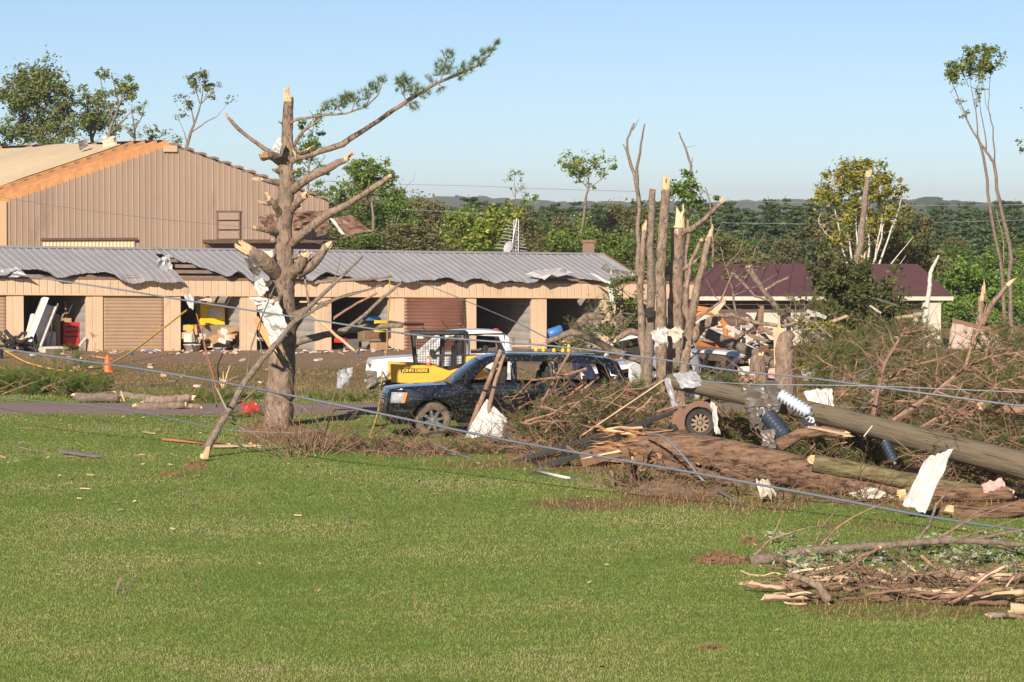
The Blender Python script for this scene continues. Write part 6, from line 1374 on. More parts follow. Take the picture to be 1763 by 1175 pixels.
insulator('insulator', P(1344, 680, 33.3), P(1394, 712, 33.1), 9, .125, 'insul', 'pale blue ribbed insulator lying on top of the pole', .4)
insulator('insulator', P(1322, 716, 33.9), P(1352, 752, 33.7), 7, .17, 'insul_dark', 'large dark slate insulator hanging under the pole by the crushed sheet', .7)
insulator('insulator', P(1524, 762, 32.2), P(1540, 796, 32.1), 6, .105, 'insul_dark', 'small slate blue insulator hanging under the pole near the white panel', .7)
sheet_thing('metal_sheet', [P(1272, 666, 34.6), P(1340, 652, 34.3), P(1346, 700, 33.9), P(1290, 736, 34.2)], M['galv'], 'big dark crushed metal sheet folded over the pole', SH, .10, 61, 14, 14, ragged=.05)
sheet_thing('metal_sheet', [P(1290, 700, 34.3), P(1312, 706, 34.1), P(1312, 742, 34.2), P(1300, 738, 34.3)], M['galv'], 'dark hanging tail of crushed metal below the pole', SH, .14, 62, 7, 8, ragged=.08)
sheet_thing('metal_sheet', [P(1308, 742, 33.6), P(1332, 740, 33.4), P(1334, 772, 33.4), P(1312, 768, 33.6)], M['galv'], 'bent brown grey plate under the dark insulator', SH, .12, 63, 6, 6, ragged=.08)
sheet_thing('metal_sheet', [P(1384, 672, 34.4), P(1432, 668, 34.4), P(1436, 700, 34.2), P(1396, 706, 34.1)], M['white'], 'white torn sheet standing behind the pole by the pale insulator', SH, .06, 64, 10, 8, ragged=.07)
sheet_thing('metal_sheet', [P(1374, 712, 33.6), P(1396, 708, 33.5), P(1408, 742, 33.4), P(1392, 748, 33.5)], M['white'], 'folded white metal tongue draped over the pole front', SH, .12, 65, 7, 9, ragged=.06)
sheet_thing('metal_sheet', [P(1594, 788, 30.0), P(1642, 770, 29.9), P(1592, 884, 29.3), P(1552, 868, 29.5)], M['white'], 'tall white metal panel leaning against the pole', SH, .03, 66, 14, 12, rib=.012, ragged=.03)
sheet_thing('plastic_film', [P(1158, 642, 36.2), P(1196, 638, 36.1), P(1216, 664, 35.8), P(1172, 668, 36.0)], M['plastic_clear'], 'grey plastic film draped over the tip of the pole', 'plastic film', .08, 67, 10, 8, ragged=.08, solid=.003)
sheet_thing('plastic_film', [P(1142, 654, 36.3), P(1152, 650, 36.2), P(1166, 698, 36.1), P(1156, 702, 36.3)], M['plastic_clear'], 'narrow grey plastic strip hanging from the pole tip', 'plastic film', .05, 68, 5, 10, ragged=.04, solid=.003)
board('board', P(1000, 752, 37.0), P(1144, 655, 36.4), .075, .035, M['lumber_pale'], 'long thin pale timber slanting up to the pole tip', split=False, seed=9)
board('board', P(1395, 735, 32.0), P(1458, 748, 31.6), .14, .03, M['splint'], 'pale peeled sliver lying on the branch under the pole', seed=10)
board('board', P(1487, 752, 31.8), P(1502, 733, 31.8), .05, .02, M['white_plastic'], 'short white strip sticking up behind the pole', split=False, seed=11)
for i, (c_, lb) in enumerate((([(1188, 796), (1236, 794), (1236, 800), (1196, 802)], 'cream board sliver behind the huge fallen trunk'), ([(1460, 850), (1500, 838), (1540, 856), (1480, 858)], 'flat cream board lying in front of the huge fallen trunk'), ([(1600, 866), (1672, 868), (1740, 872), (1620, 884)], 'long cream board beside the forked brown log'), ([(1610, 886), (1660, 888), (1690, 898), (1640, 898)], 'cream board corner on the grass below the white panel'), ([(1300, 824), (1318, 818), (1338, 852), (1310, 858)], 'crumpled cream paper under the huge fallen trunk'))):
    gD = 31.2 if i else 33.4
    sheet_thing('board_scrap', [P(c_[k][0], c_[k][1], (gD if i else 33.4) + (.3 if k < 2 else -.2)) for k in range(4)], M['cream_white'], lb, 'board', .03 if i < 4 else .2, 70 + i, 7, 5, ragged=.06, solid=.015)
sheet_thing('insulation_batt', [P(1690, 832, 30.5), P(1724, 826, 30.5), P(1730, 838, 30.2), P(1694, 842, 30.2)], M['pink'], 'pink insulation batt lying beyond the brown logs', 'insulation', .1, 81, 7, 5, ragged=.08, solid=.06)
sheet_thing('insulation_batt', [P(1262, 652, 44), P(1300, 640, 44), P(1300, 656, 43.6), P(1276, 668, 43.6)], M['pink'], 'pink insulation batt in front of the half buried white car', 'insulation', .12, 82, 7, 6, ragged=.08, solid=.06)
sheet_thing('insulation_batt', [P(1320, 636, 44.2), P(1334, 634, 44.2), P(1334, 648, 44), P(1320, 650, 44)], M['pink'], 'small pink insulation piece between the two stumps', 'insulation', .1, 83, 5, 5, ragged=.08, solid=.06)
sheet_thing('board_scrap', [P(1270, 634, 46), P(1296, 632, 46), P(1296, 646, 45.8), P(1272, 648, 45.8)], M['cream_white'], 'pale grey foam block beside the rounded stump', 'board', .03, 84, 5, 4, ragged=.03, solid=.1)
sheet_thing('board_scrap', [P(1380, 640, 43.8), P(1406, 638, 43.8), P(1406, 652, 43.5), P(1382, 652, 43.5)], M['white_plastic'], 'bright white box scrap beside the tall stump', 'board', .03, 85, 5, 4, ragged=.03, solid=.12)

# ------------------------------------------------------------------ tipped trailer
TRD = 36.0
tr = thing('flat_trailer', G(1000, 830), 'black flat trailer with rusty fender tipped nose down behind the trunk', 'trailer')
def pbar(name, a, b, da, db, w_, h_, mt, parent=tr): mb = MB(); mb.bar(P(a[0], a[1], TRD, da), P(b[0], b[1], TRD, db), w_, h_); return mb.build(name, M[mt], parent, bevel=.006)
pbar('frame_rail', (905, 812), (1165, 735), -.9, -.6, .06, .12, 'black'); pbar('frame_rail', (885, 796), (1225, 690), .7, 1.0, .06, .10, 'black')
pbar('side_rail', (1000, 772), (1190, 700), -.3, .2, .05, .05, 'black'); pbar('side_panel', (1000, 792), (1085, 768), -.85, -.7, .03, .32, 'rust')
for i in range(6):
    f_ = i / 5; pbar('cross_member', (930 + f_ * 220, 806 - f_ * 66), (915 + f_ * 260, 790 - f_ * 84), -.85, .8, .05, .05, 'black')
for (a, b_) in (((1010, 790), (1004, 768)), ((1060, 776), (1054, 752)), ((1115, 748), (1108, 722))): pbar('stake_post', a, b_, -.6, -.55, .05, .05, 'black')
pbar('brace', (975, 768), (1010, 790), -.7, -.7, .05, .05, 'rust'); pbar('deck_plate', (1030, 792), (1150, 752), -.1, .1, 1.3, .03, 'lumber_dark')
pbar('drawbar', (905, 815), (985, 800), -.9, -.4, .07, .07, 'rust')
wc = P(1205, 728, TRD, -.3); whl = wheel(tr, wc.x - tr.location.x, wc.y - tr.location.y, wc.z - tr.location.z, .31, .2, -1, M['steel_rim'], 10, tyremat='black')
mb = MB(); rows = []
for k in range(13):
    a = math.radians(-8 + 200 * k / 12); rows.append([wc + Vector((.40 * math.cos(a), o_, .40 * math.sin(a) + .02)) for o_ in (-.16, 0, .16)])
mb.grid(rows); fd = mb.build('fender', M['rust'], tr, smooth=True, solid=.012)
mb = MB(); mb.grid([[wc + Vector((r_ * math.cos(a), -.165, r_ * math.sin(a) + .02)) for r_ in (.325, .44)] for a in [math.radians(-4 + 190 * k / 14) for k in range(15)]]); mb.build('skirt', M['rust'], fd, solid=.012, local=False)
mb = MB(); mb.poly([wc + Vector((x_, -.17, z_)) for x_, z_ in ((-.60, -.18), (-.34, -.12), (-.30, .22), (-.40, .34), (-.56, .20))]); mb.build('front_flare', M['rust'], fd, solid=.012)
sheet_thing('metal_sheet', [P(1222, 690, 35.6), P(1234, 700, 35.5), P(1238, 748, 35.4), P(1228, 744, 35.5)], M['white'], 'bent white sheet curled round the trailer fender', SH, .10, 91, 7, 9, ragged=.06)
jk = thing('trailer_jack', G(960, 826), 'white trailer jack pipe lying on the grass', 'trailer jack')
mb = MB(); mb.tube([P(926, 812, 34.6), P(984, 825, 34.0)], .032, 10); mb.build('pipe', M['white_plastic'], jk, smooth=True)
mb = MB(); mb.tube([P(984, 825, 34.0), P(996, 827, 33.9)], .05, 8); mb.build('foot', M['galv'], jk)
mb = MB(); mb.box(P(922, 818, 34.6), (.18, .1, .12)); mb.tube([P(905, 818, 34.7), P(922, 818, 34.6)], .03, 6); mb.build('bracket', M['black'], jk)
# ------------------------------------------------------------------ boughs and brush
def bough_geo(pts, r, nside, slen, rng, tuft_step=.09, depth=1, droop=.15):
    """returns wood MB, tuft points, tuft directions"""
    mb = MB(); P0, D0 = [], []
    mb.tube(pts, taper(r, r * .25, len(pts)), 6, .06, rng=rng)
    n = len(pts)
    for i in range(nside):
        f_ = rng.uniform(.12, 1.0); k = min(int(f_ * (n - 1)), n - 2); s = pts[k].lerp(pts[k + 1], f_ * (n - 1) - k); d = (pts[k + 1] - pts[k]).normalized()
        side = d.cross(Vector((rng.uniform(-1, 1), rng.uniform(-1, 1), rng.uniform(-.2, 1)))).normalized()
        L = slen * (1.15 - .7 * f_) * rng.uniform(.5, 1.2); e = s + (d * .75 + side).normalized() * L; e.z -= droop * L
        b = wiggle(s, e, 4, .05, rng); mb.tube(b, taper(r * .34, r * .1, 5), 4, cap=False)
        for j in range(rng.randint(2, 5) * depth):
            q = b[0].lerp(b[-1], rng.uniform(.3, 1)); dd = ((e - s).normalized() + Vector((rng.uniform(-1, 1), rng.uniform(-1, 1), rng.uniform(-.6, .8)))).normalized(); l2 = L * rng.uniform(.15, .45)
            mb.tube([q, q + dd * l2 * .5 + Vector((0, 0, .01)), q + dd * l2], [r * .14, r * .1, r * .05], 3, cap=False)
            m_ = max(1, int(l2 / tuft_step))
            for z in range(m_): P0.append(q + dd * l2 * (.45 + .55 * (z + 1) / m_)); D0.append(dd)
        P0.append(e); D0.append((e - s).normalized())
    return mb, P0, D0
def bough(name, pts, r, nside, slen, label, group, seed, mt='bark_red', nmt='needle_dry', keep=1.0, per=11, nl=.15, parent=None):
    rp = random.Random(seed); rg = np.random.default_rng(seed); pts = [Vector(q) for q in pts]
    low = min(pts, key=lambda q: q.z)
    t = parent or thing(name, Vector((low.x, low.y, gz(low.x, low.y))), label, 'branch', group)
    mb, P0, D0 = bough_geo(pts, r, nside, slen, rp); mb.build('wood' if parent is None else 'branch', M[mt], t)
    if keep > 0 and P0:
        k = [i for i in range(len(P0)) if rp.random() < keep]
        if k:
            V, Fc = needle_tufts([P0[i] for i in k], [D0[i] for i in k], per, nl, rg, .0045); np_mesh('needles', V, Fc, M[nmt], t)
    return t
def brush(name, regs, label, cat, seed, tw='twig', nmt='needle_dry', per=10, nl=.16):
    """a tangled mass nobody could count: twigs and needles spread in ellipsoids (px,py,rx,ry,D,depth,ntwig,ntuft)"""
    rp = random.Random(seed); rg = np.random.default_rng(seed); mb = MB(); P0, D0 = [], []
    for (px, py, rx, ry, D, dp, nt_, nn) in regs:
        for i in range(nt_):
            a = rp.random() * 6.283; q = math.sqrt(rp.random()); c = P(px + rx * q * math.cos(a), py + ry * q * math.sin(a), D, rp.uniform(-dp, dp)); c.z = max(c.z, gz(c.x, c.y) + .03)
            d = Vector((rp.uniform(-1, 1), rp.uniform(-.8, .8), rp.uniform(-.5, .75))).normalized(); L = rp.uniform(.25, 1.1)
            e = c + d * L; e.z = max(e.z, gz(e.x, e.y) + .02); mb.tube(wiggle(c, e, 3, .07, rp), taper(rp.uniform(.006, .016), .004, 4), 3, cap=False)
        for i in range(nn):
            a = rp.random() * 6.283; q = math.sqrt(rp.random()); c = P(px + rx * q * math.cos(a), py + ry * q * math.sin(a), D, rp.uniform(-dp, dp)); c.z = max(c.z, gz(c.x, c.y) + .04); d = Vector((rp.uniform(-1, 1), rp.uniform(-1, 1), rp.uniform(-.6, .8))).normalized()
            for z in range(4): P0.append(c + d * z * .06); D0.append(d)
    o = mb.build(name, M[tw]); tag(o, label, cat, kind='stuff')
    if P0:
        V, Fc = needle_tufts(P0, D0, per, nl, rg, .005); np_mesh('needles', V, Fc, M[nmt], o)
    return o
# heap in front of the wagon's tail
rb = random.Random(19)
lab = 'reddish pine bough in the heap between the SUV tail and the trailer'
for i in range(22):
    px, py = rb.uniform(890, 1150), rb.uniform(690, 790); D = rb.uniform(36.8, 39.2)
    a = P(px, py, D); a.z = max(a.z, .05); d = Vector((rb.uniform(-1, 1), rb.uniform(-.4, .4), rb.uniform(-.05, .55))).normalized(); L = rb.uniform(.9, 1.9)
    e = a + d * L; e.z = max(.1, e.z); bough('pine_bough', wiggle(a, e, 5, .04, rb), rb.uniform(.02, .036), rb.randint(6, 10), .55, lab, 'pine boughs heaped by the SUV tail', 500 + i, keep=.55)
for i, (pa, lb) in enumerate((([(985, 600), (962, 640), (935, 690), (915, 735), (905, 760)], 'bare reddish branch crossing in front of the SUV rear door'), ([(1010, 635), (960, 650), (915, 655), (880, 690)], 'curved reddish twig branch over the SUV rear window'), ([(905, 790), (950, 730), (1000, 690), (1045, 660)], 'stout brown branch slanting up through the heap by the SUV tail'), ([(930, 700), (990, 715), (1040, 705), (1090, 660)], 'long reddish branch arching over the heap by the SUV tail'))):
    bough('fallen_branch', PATH(pa, 38.0 - .2 * i), .035 if i < 3 else .028, 8, .5, lb, None, 560 + i, keep=.12)
log('fallen_limb', [(808, 742), (824, 700), (842, 655), (862, 604)], 38.9, 4.8, 3.8, 'straight brown limb leaning on the SUV front door', mt='bark_red', seed=51)
log('fallen_limb', [(838, 745), (843, 700), (852, 660), (868, 612)], 38.7, 4.2, 3.2, 'second slimmer brown limb leaning beside the straight one on the SUV', mt='bark_red', seed=52)
log('log', [(820, 788), (870, 782), (910, 778)], 37.8, 13, 11, 'short brown log lying among twigs below the SUV door', mt='bark_red', cat='log', seed=53)
board('board', P(950, 712, 38.2), P(1002, 672, 38.6), .30, .04, M['lumber'], 'tan plywood piece leaning on the SUV rear wheel arch', seed=54, up=(0, .8, .5))
sheet_thing('metal_sheet', [P(838, 686, 38.9), P(872, 720, 38.7), P(872, 752, 38.4), P(800, 752, 38.5)], M['white'], 'white triangular torn panel standing against the SUV front door', SH, .04, 95, 10, 9, ragged=.04)
sheet_thing('metal_sheet', [P(868, 728, 38.3), P(900, 738, 38.2), P(896, 760, 38.0), P(862, 756, 38.1)], M['galv'], 'grey crumpled foil sheet on the twigs below the SUV door', SH, .14, 96, 7, 6, ragged=.08)
brush('brush_debris', [(1010, 740, 130, 55, 38, 1.0, 480, 430), (900, 780, 110, 22, 37.6, .7, 240, 60), (740, 782, 130, 14, 37.6, .6, 260, 50), (620, 780, 90, 16, 38, .6, 160, 60), (1080, 690, 70, 35, 39, .8, 160, 160), (960, 800, 60, 16, 36.6, .4, 120, 40)], 'tangled twigs and needles heaped from the pine to the trailer', 'brush', 61)
brush('bark_rubble', [(1165, 846, 80, 12, 32.6, .4, 120, 14), (1290, 862, 80, 8, 32.0, .4, 70, 14), (1450, 876, 120, 8, 31.2, .4, 80, 24), (1075, 838, 40, 10, 33.2, .4, 60, 10)], 'torn roots, bark strips and twigs under the huge fallen trunk', 'rubble', 67)
brush('green_brush', [(330, 700, 60, 10, 47.6, .6, 60, 110), (380, 690, 70, 14, 48.2, .6, 70, 130), (600, 705, 70, 14, 47.8, .6, 60, 120), (440, 735, 60, 12, 44, .5, 50, 40)], 'green needles and twigs lying along the drive behind the pine', 'brush', 66, nmt='needle')
# the fallen pine top at the right
fp = thing('fallen_pine_top', G(1640, 800), 'fallen pine crown with long bare reddish limbs behind the pole', 'fallen tree')
for i, (pa, r, ns, kp) in enumerate((([(1535, 728), (1575, 700), (1620, 668), (1660, 636), (1700, 616), (1760, 606)], .075, 16, .35), ([(1502, 722), (1512, 670), (1524, 625), (1545, 590), (1560, 562)], .06, 12, .2), ([(1530, 652), (1570, 630), (1620, 618), (1650, 606)], .04, 10, .35), ([(1565, 750), (1610, 722), (1650, 710), (1676, 708)], .05, 9, .3), ([(1660, 636), (1675, 590), (1690, 555), (1700, 520)], .035, 7, .3), ([(1625, 712), (1648, 680), (1666, 642)], .03, 6, .3), ([(1600, 760), (1660, 700), (1720, 660), (1790, 640)], .05, 14, .6), ([(1700, 650), (1735, 625), (1790, 615)], .03, 8, .5), ([(1440, 690), (1470, 660), (1475, 620)], .03, 8, .4), ([(1690, 760), (1700, 700), (1690, 650)], .025, 8, .7))):
    bough('x', PATH(pa, 35.0 + .35 * i), r, ns + 4, .95, '', None, 600 + i, parent=fp, keep=kp)
lab = 'green pine bough in the mass behind the fallen pole'
for i in range(44):
    px, py = rb.uniform(1380, 1850), rb.uniform(600, 775); D = rb.uniform(34.5, 41)
    a = P(px, py, D); a.z = max(a.z, .1); d = Vector((rb.uniform(-1, 1), rb.uniform(-.6, .4), rb.uniform(-.35, .5))).normalized(); e = a + d * rb.uniform(.9, 2.0); e.z = max(.1, e.z)
    bough('pine_bough', wiggle(a, e, 5, .04, rb), rb.uniform(.018, .032), rb.randint(7, 11), .6, lab, 'pine boughs massed behind the pole', 650 + i, nmt='needle_dry', keep=.6, mt='bark_red')
brush('brush_debris', [(1640, 690, 170, 80, 38.5, 1.6, 620, 900), (1470, 640, 90, 55, 43, 1.2, 240, 480), (1740, 610, 80, 50, 42, 1.2, 200, 260), (1480, 770, 150, 36, 34, .8, 420, 520), (1700, 790, 110, 40, 32, .8, 300, 200), (1290, 745, 70, 35, 36.5, .7, 160, 220), (1540, 585, 90, 36, 48, 1.4, 180, 260), (1250, 660, 60, 20, 42, .8, 60, 120)], 'tangled needles and twigs of the downed pines behind the pole', 'brush', 62)
# right hand heap of cut sticks
lab = 'peeled stick in the low pile on the lawn'
for i in range(86):
    px, py = rb.uniform(1345, 1800), rb.uniform(992, 1046); g = G(px, py); L = rb.uniform(.25, 1.0); a = rb.uniform(-.45, .45) + (rb.choice((0, math.pi))); el_ = rb.uniform(-.03, .22) if i % 5 else rb.uniform(.3, .9)
    s = g + Vector((0, 0, rb.uniform(.02, .16))); e = s + Vector((math.cos(a) * math.cos(el_), math.sin(a) * math.cos(el_) * .8, math.sin(el_))) * L; e.z = max(e.z, .03)
    r = rb.uniform(.012, .042); t = thing('stick', Vector((s.x, s.y, gz(s.x, s.y))), lab, 'stick', 'sticks in the low pile on the lawn')
    mb = MB(); mb.tube(wiggle(s, e, 5, .05, rb), taper(r, r * .6, 6), 7, .1, rng=rb); mb.build('wood', M['lumber_pale'] if i % 4 == 0 else (M['twig'] if i % 2 == 1 else M['bark_red']), t, smooth=True)
    mb = MB(); mb.shards(e, e - s, r * .6, r * 2.5, 4, rb); mb.build('broken_end', M['splint'], t)
for i, (pa, r0, lb, mt) in enumerate((([(1428, 1035), (1410, 1010), (1392, 1000), (1355, 990)], 9, 'forked dark and pale branch beside the thick lone peeled stick', 'bark'), ([(1315, 1028), (1350, 1028), (1395, 1030)], 5.5, 'thick peeled stick lying alone beside the pile', 'lumber_pale'), ([(1560, 990), (1600, 996), (1640, 984), (1690, 1000)], 7, 'wavy brown branch on top of the stick pile', 'bark'), ([(1670, 1026), (1690, 1000), (1715, 984), (1730, 975)], 5, 'pale forked branch standing up from the stick pile', 'lumber_pale'), ([(1640, 1035), (1700, 1026), (1763, 1020)], 10, 'broad split log in the stick pile', 'lumber_pale'), ([(1740, 1050), (1763, 1050), (1800, 1048)], 12, 'round yellow cut log at the stick pile', 'lumber_pale'), ([(1700, 1062), (1735, 1058), (1763, 1064)], 6, 'dark rotten branch below the yellow cut log', 'bark'))):
    y_ = max(q[1] for q in pa); D = od(G(pa[0][0], min(1066, y_ + 6))); log('branch', pa, D, r0, r0 * .55, lb, mt=mt, seed=200 + i)
brush('stick_litter', [(1500, 1032, 150, 18, 24.2, .5, 110, 0), (1660, 1024, 130, 22, 24.6, .6, 100, 0), (1580, 1050, 190, 8, 23.4, .3, 90, 0)], 'fine twigs and dead grass under the stick pile', 'litter', 63, tw='twig')
# fallen young tree
yt = thing('fallen_young_tree', G(1300, 972), 'slim young tree lying on the lawn with silvery leaves', 'fallen tree')
ytD = od(G(1300, 972))
trunkp = PATH([(1292, 968, 0), (1340, 958, .1), (1400, 948, .2), (1480, 942, .3), (1560, 936, .3), (1640, 930, .3), (1720, 934, .2), (1800, 944, .1)], ytD)
mb, _ = limb_mesh(trunkp, [r / ppm(ytD) for r in (10.5, 9, 8, 7, 6.5, 6, 4.5, 3)], 12, .07, rb); mb.build('trunk', M['bark_grey'], yt, smooth=True)
for (pa, r0) in (([(1395, 950), (1440, 955), (1540, 962)], 4), ([(1575, 935), (1600, 905), (1612, 870), (1630, 848), (1660, 825)], 3.4), ([(1405, 948), (1440, 910), (1470, 890), (1530, 862)], 2.4), ([(1398, 948), (1420, 900), (1450, 870)], 1.6), ([(1560, 936), (1565, 952), (1575, 925)], 2), ([(1640, 930), (1690, 915), (1763, 890)], 3), ([(1600, 935), (1680, 890), (1763, 860)], 2.4), ([(1660, 932), (1720, 920), (1800, 905)], 4), ([(1700, 934), (1763, 956), (1800, 962)], 3), ([(1620, 930), (1640, 912), (1700, 870)], 2), ([(1300, 955), (1330, 925), (1350, 880)], 2.2), ([(1325, 930), (1370, 915), (1400, 906)], 2.4), ([(1298, 957), (1310, 948), (1316, 942)], 4), ([(1350, 880), (1340, 850), (1330, 870)], .9), ([(1480, 942), (1500, 960), (1540, 980)], 1.6), ([(1530, 938), (1560, 965), (1600, 985)], 1.6)):
    pts = PATH(pa, ytD + .25); mb, _ = limb_mesh(pts, taper(r0 / ppm(ytD), .35 * r0 / ppm(ytD), len(pts)), 6, .08, rb, 3); mb.build('branch', M['bark_red'] if r0 in (2.2, 2.4) else M['bark_grey'], yt, smooth=True)
rg = np.random.default_rng(88); pts = []
for i in range(95):
    px, py = rb.uniform(1330, 1830), rb.uniform(945, 994) if rb.random() < .7 else rb.uniform(925, 1000)
    c = G(px, py + 8); c.z += rb.uniform(.02, .22); pts.append(clump_pts(c, .14, 40, rg, .6))
V, Fc = leaf_quads(np.concatenate(pts), .05, rg, 1.8); np_mesh('leaves', V, Fc, M['leaf_silver'], yt)
# sticks in the open lawn
def stake(px, py, tx, ty, r, label, mt='bark', tip='splint', seed=1):
    g = G(px, py); e = P(tx, ty, od(g), -.02); t = thing('stake', g, label, 'stick'); mb = MB(); rp = random.Random(seed); mb.tube(wiggle(g - Vector((0, 0, .05)), e, 4, .03, rp), taper(r, r * .8, 5), 8, .1, rng=rp); mb.build('wood', M[mt], t, smooth=True)
    mb = MB(); mb.shards(e, e - g, r * .8, r * 2.4, 5, rp); mb.build('broken_end', M[tip], t)
stake(197, 1018, 208, 1000, .034, 'stubby dark stick standing in the open lawn', 'bark', 'split_orange', 1)
stake(214, 1024, 233, 993, .014, 'leaning stick with orange foot beside the stubby dark stick', 'bark_darkest', 'splint', 2)
stake(350, 1026, 337, 999, .010, 'thin pale stick standing alone on the open lawn', 'bark_red', 'splint', 3)
g0, g1 = G(106, 782), G(168, 790); board('plank', g0 + Vector((0, 0, .06)), g1 + Vector((0, 0, .05)), .14, .06, mat('blue grey plank', (.16, .14, .15, 1), (.24, .18, .15, 1), 4, .8), 'dark blue grey plank lying on the lawn', split=False)
g0, g1 = G(22, 770), G(125, 790); log('long_stalk', [(22, 769), (70, 777), (128, 789)], od(G(75, 780)), 1.1, .7, 'thin straight reed lying behind the dark plank', seed=71)
board('plank', G(282, 760) + Vector((0, 0, .05)), G(392, 770) + Vector((0, 0, .05)), .10, .05, M['orange_paint'] if False else M['lumber'], 'long reddish plank lying beside the sapling', seed=72)
board('plank', G(368, 773) + Vector((0, 0, .06)), G(434, 772) + Vector((0, 0, .06)), .16, .05, M['lumber_pale'], 'pale split plank beside the reddish plank', seed=73)
board('plank', G(248, 746) + Vector((0, 0, .03)), G(266, 749) + Vector((0, 0, .03)), .06, .03, M['lumber_pale'], 'small pale wood chip on the lawn near the drive', seed=74)
board('plank', G(0, 787) + Vector((0, 0, .03)), G(8, 791) + Vector((0, 0, .03)), .06, .03, M['lumber_pale'], 'tiny pale chip lying beyond the reed', seed=75)
for i in range(44):
    px, py = rb.uniform(10, 1300), rb.uniform(730, 940); g = G(px, py); t = thing('wood_chip', g, 'small wood chip scattered on the lawn', 'wood chip', 'wood chips scattered on the lawn'); mb = MB(); a = rb.random() * 6.28
    mb.bar(g + Vector((0, 0, .03)), g + Vector((math.cos(a) * rb.uniform(.05, .2), math.sin(a) * .1, .04)), rb.uniform(.02, .05), .02); mb.build('chip', M[rb.choice(('lumber_pale', 'bark', 'bark', 'lumber_dark', 'bark_grey'))], t)

# ------------------------------------------------------------------ left of the pine
lab = 'green pine bough in the heap beside the drive'
for i in range(24):
    px, py = rb.uniform(-40, 165), rb.uniform(650, 690); g = G(px, py + 4); a = g + Vector((0, 0, rb.uniform(.1, .45))); d = Vector((rb.uniform(-1, 1), rb.uniform(-.5, .5), rb.uniform(-.1, .35))).normalized(); e = a + d * rb.uniform(.8, 1.6); e.z = max(e.z, gz(e.x, e.y) + .1)
    bough('pine_bough', wiggle(a, e, 5, .04, rb), .022, rb.randint(7, 10), .55, lab, 'pine boughs heaped beside the drive', 800 + i, nmt='needle', keep=.95)
brush('green_brush', [(60, 664, 110, 20, 49.3, .9, 60, 900), (210, 690, 60, 10, 48.4, .4, 40, 90), (150, 664, 40, 14, 50, .6, 30, 260), (30, 655, 60, 14, 50, .9, 20, 300)], 'green needles massed in the bough heap beside the drive', 'brush', 64, nmt='needle')
for i, (pa, r, lb) in enumerate((([(130, 685), (170, 684), (205, 686)], 8, 'reddish bark log at the end of the bough heap'), ([(82, 656), (105, 664), (130, 674)], 4, 'thin log slanting out of the bough heap'), ([(200, 680), (235, 684), (262, 686)], 7, 'grey log second along the drive from the bough heap'), ([(248, 690), (290, 688), (330, 686)], 8, 'long grey log split along its side by the drive'), ([(235, 700), (280, 700), (318, 698)], 7, 'barkless log at the drive edge with orange ends'), ([(330, 700), (345, 701)], 6, 'short pale log chunk at the drive edge'))):
    D = od(G(pa[0][0], pa[0][1] + r)); log('log', pa, D, r, r * .85, lb, mt='bark' if i % 2 else 'bark_grey', cat='log', seed=300 + i)
log('snapped_stick', [(216, 697), (212, 685), (208, 674)], 47.6, 1.8, 1.2, 'pale splinter standing up between the drive logs', mt='splint', seed=310)
stems('weed_stalk', 385, 672, [(384, 395, 630, 1.4), (386, 384, 640, 1.3), (383, 378, 650, 1.2)], 'pale split stalks standing between the pine and the storage units', 'splint', seed=12, D=51, rad=.03)
# cone and gas can
g = G(185, 641); cn = thing('traffic_cone', g, 'orange traffic cone standing on the dry ground', 'cone')
mb = MB(); lathe(mb, [(.16, .03), (.055, .52), (.04, .545), (.001, .55)], (0, 0, 0), 'z', 18); mb.build('cone', M['orange'], cn, local=True, smooth=True)
mb = MB(); mb.box((0, 0, .015), (.40, .40, .03)); mb.build('base', M['orange'], cn, local=True, bevel=.01)
g = G(432, 714); gc = thing('gas_can', g, 'red plastic fuel can lying by the pine', 'fuel can', None, .3)
mb = MB(); mb.prism([(-.19, .0), (.17, .0), (.20, .05), (.20, .20), (.10, .26), (-.10, .26), (-.19, .17)], None, lambda u, v, k: Vector((u, -.11 + .22 * k, v))); mb.build('body', M['red_plastic'], gc, local=True, bevel=.03)
mb = MB(); mb.tube([(-.15, 0, .2), (-.24, 0, .30), (-.33, 0, .30)], [.035, .03, .018], 8); mb.build('spout', M['red_plastic'], gc, local=True)
mb = MB(); mb.tube([(-.08, 0, .25), (-.05, 0, .32), (.07, 0, .32), (.12, 0, .25)], .018, 6); mb.build('handle', M['red_plastic'], gc, local=True)
mb = MB(); mb.tube([(.13, 0, .24), (.13, 0, .29)], .03, 8); mb.build('cap', M['yellow_plastic'], gc, local=True)
# bicycle tyre and rope bits
tw = thing('bike_tyre', G(645, 785), 'thin black hoop lying in the twigs', 'tyre'); c = P(634, 777, 38.2); mb = MB(); mb.tube([c + Vector((.26 * math.cos(a), .12 * math.sin(a), .17 * math.sin(a))) for a in [k * 2 * math.pi / 28 for k in range(29)]], .013, 6); mb.build('hoop', M['black'], tw)
sheet_thing('paper_scrap', [P(640, 770, 38), P(656, 768, 38), P(658, 784, 37.8), P(642, 786, 37.8)], M['white_plastic'], 'crumpled white paper beside the black hoop', 'paper', .2, 97, 6, 6, ragged=.1)

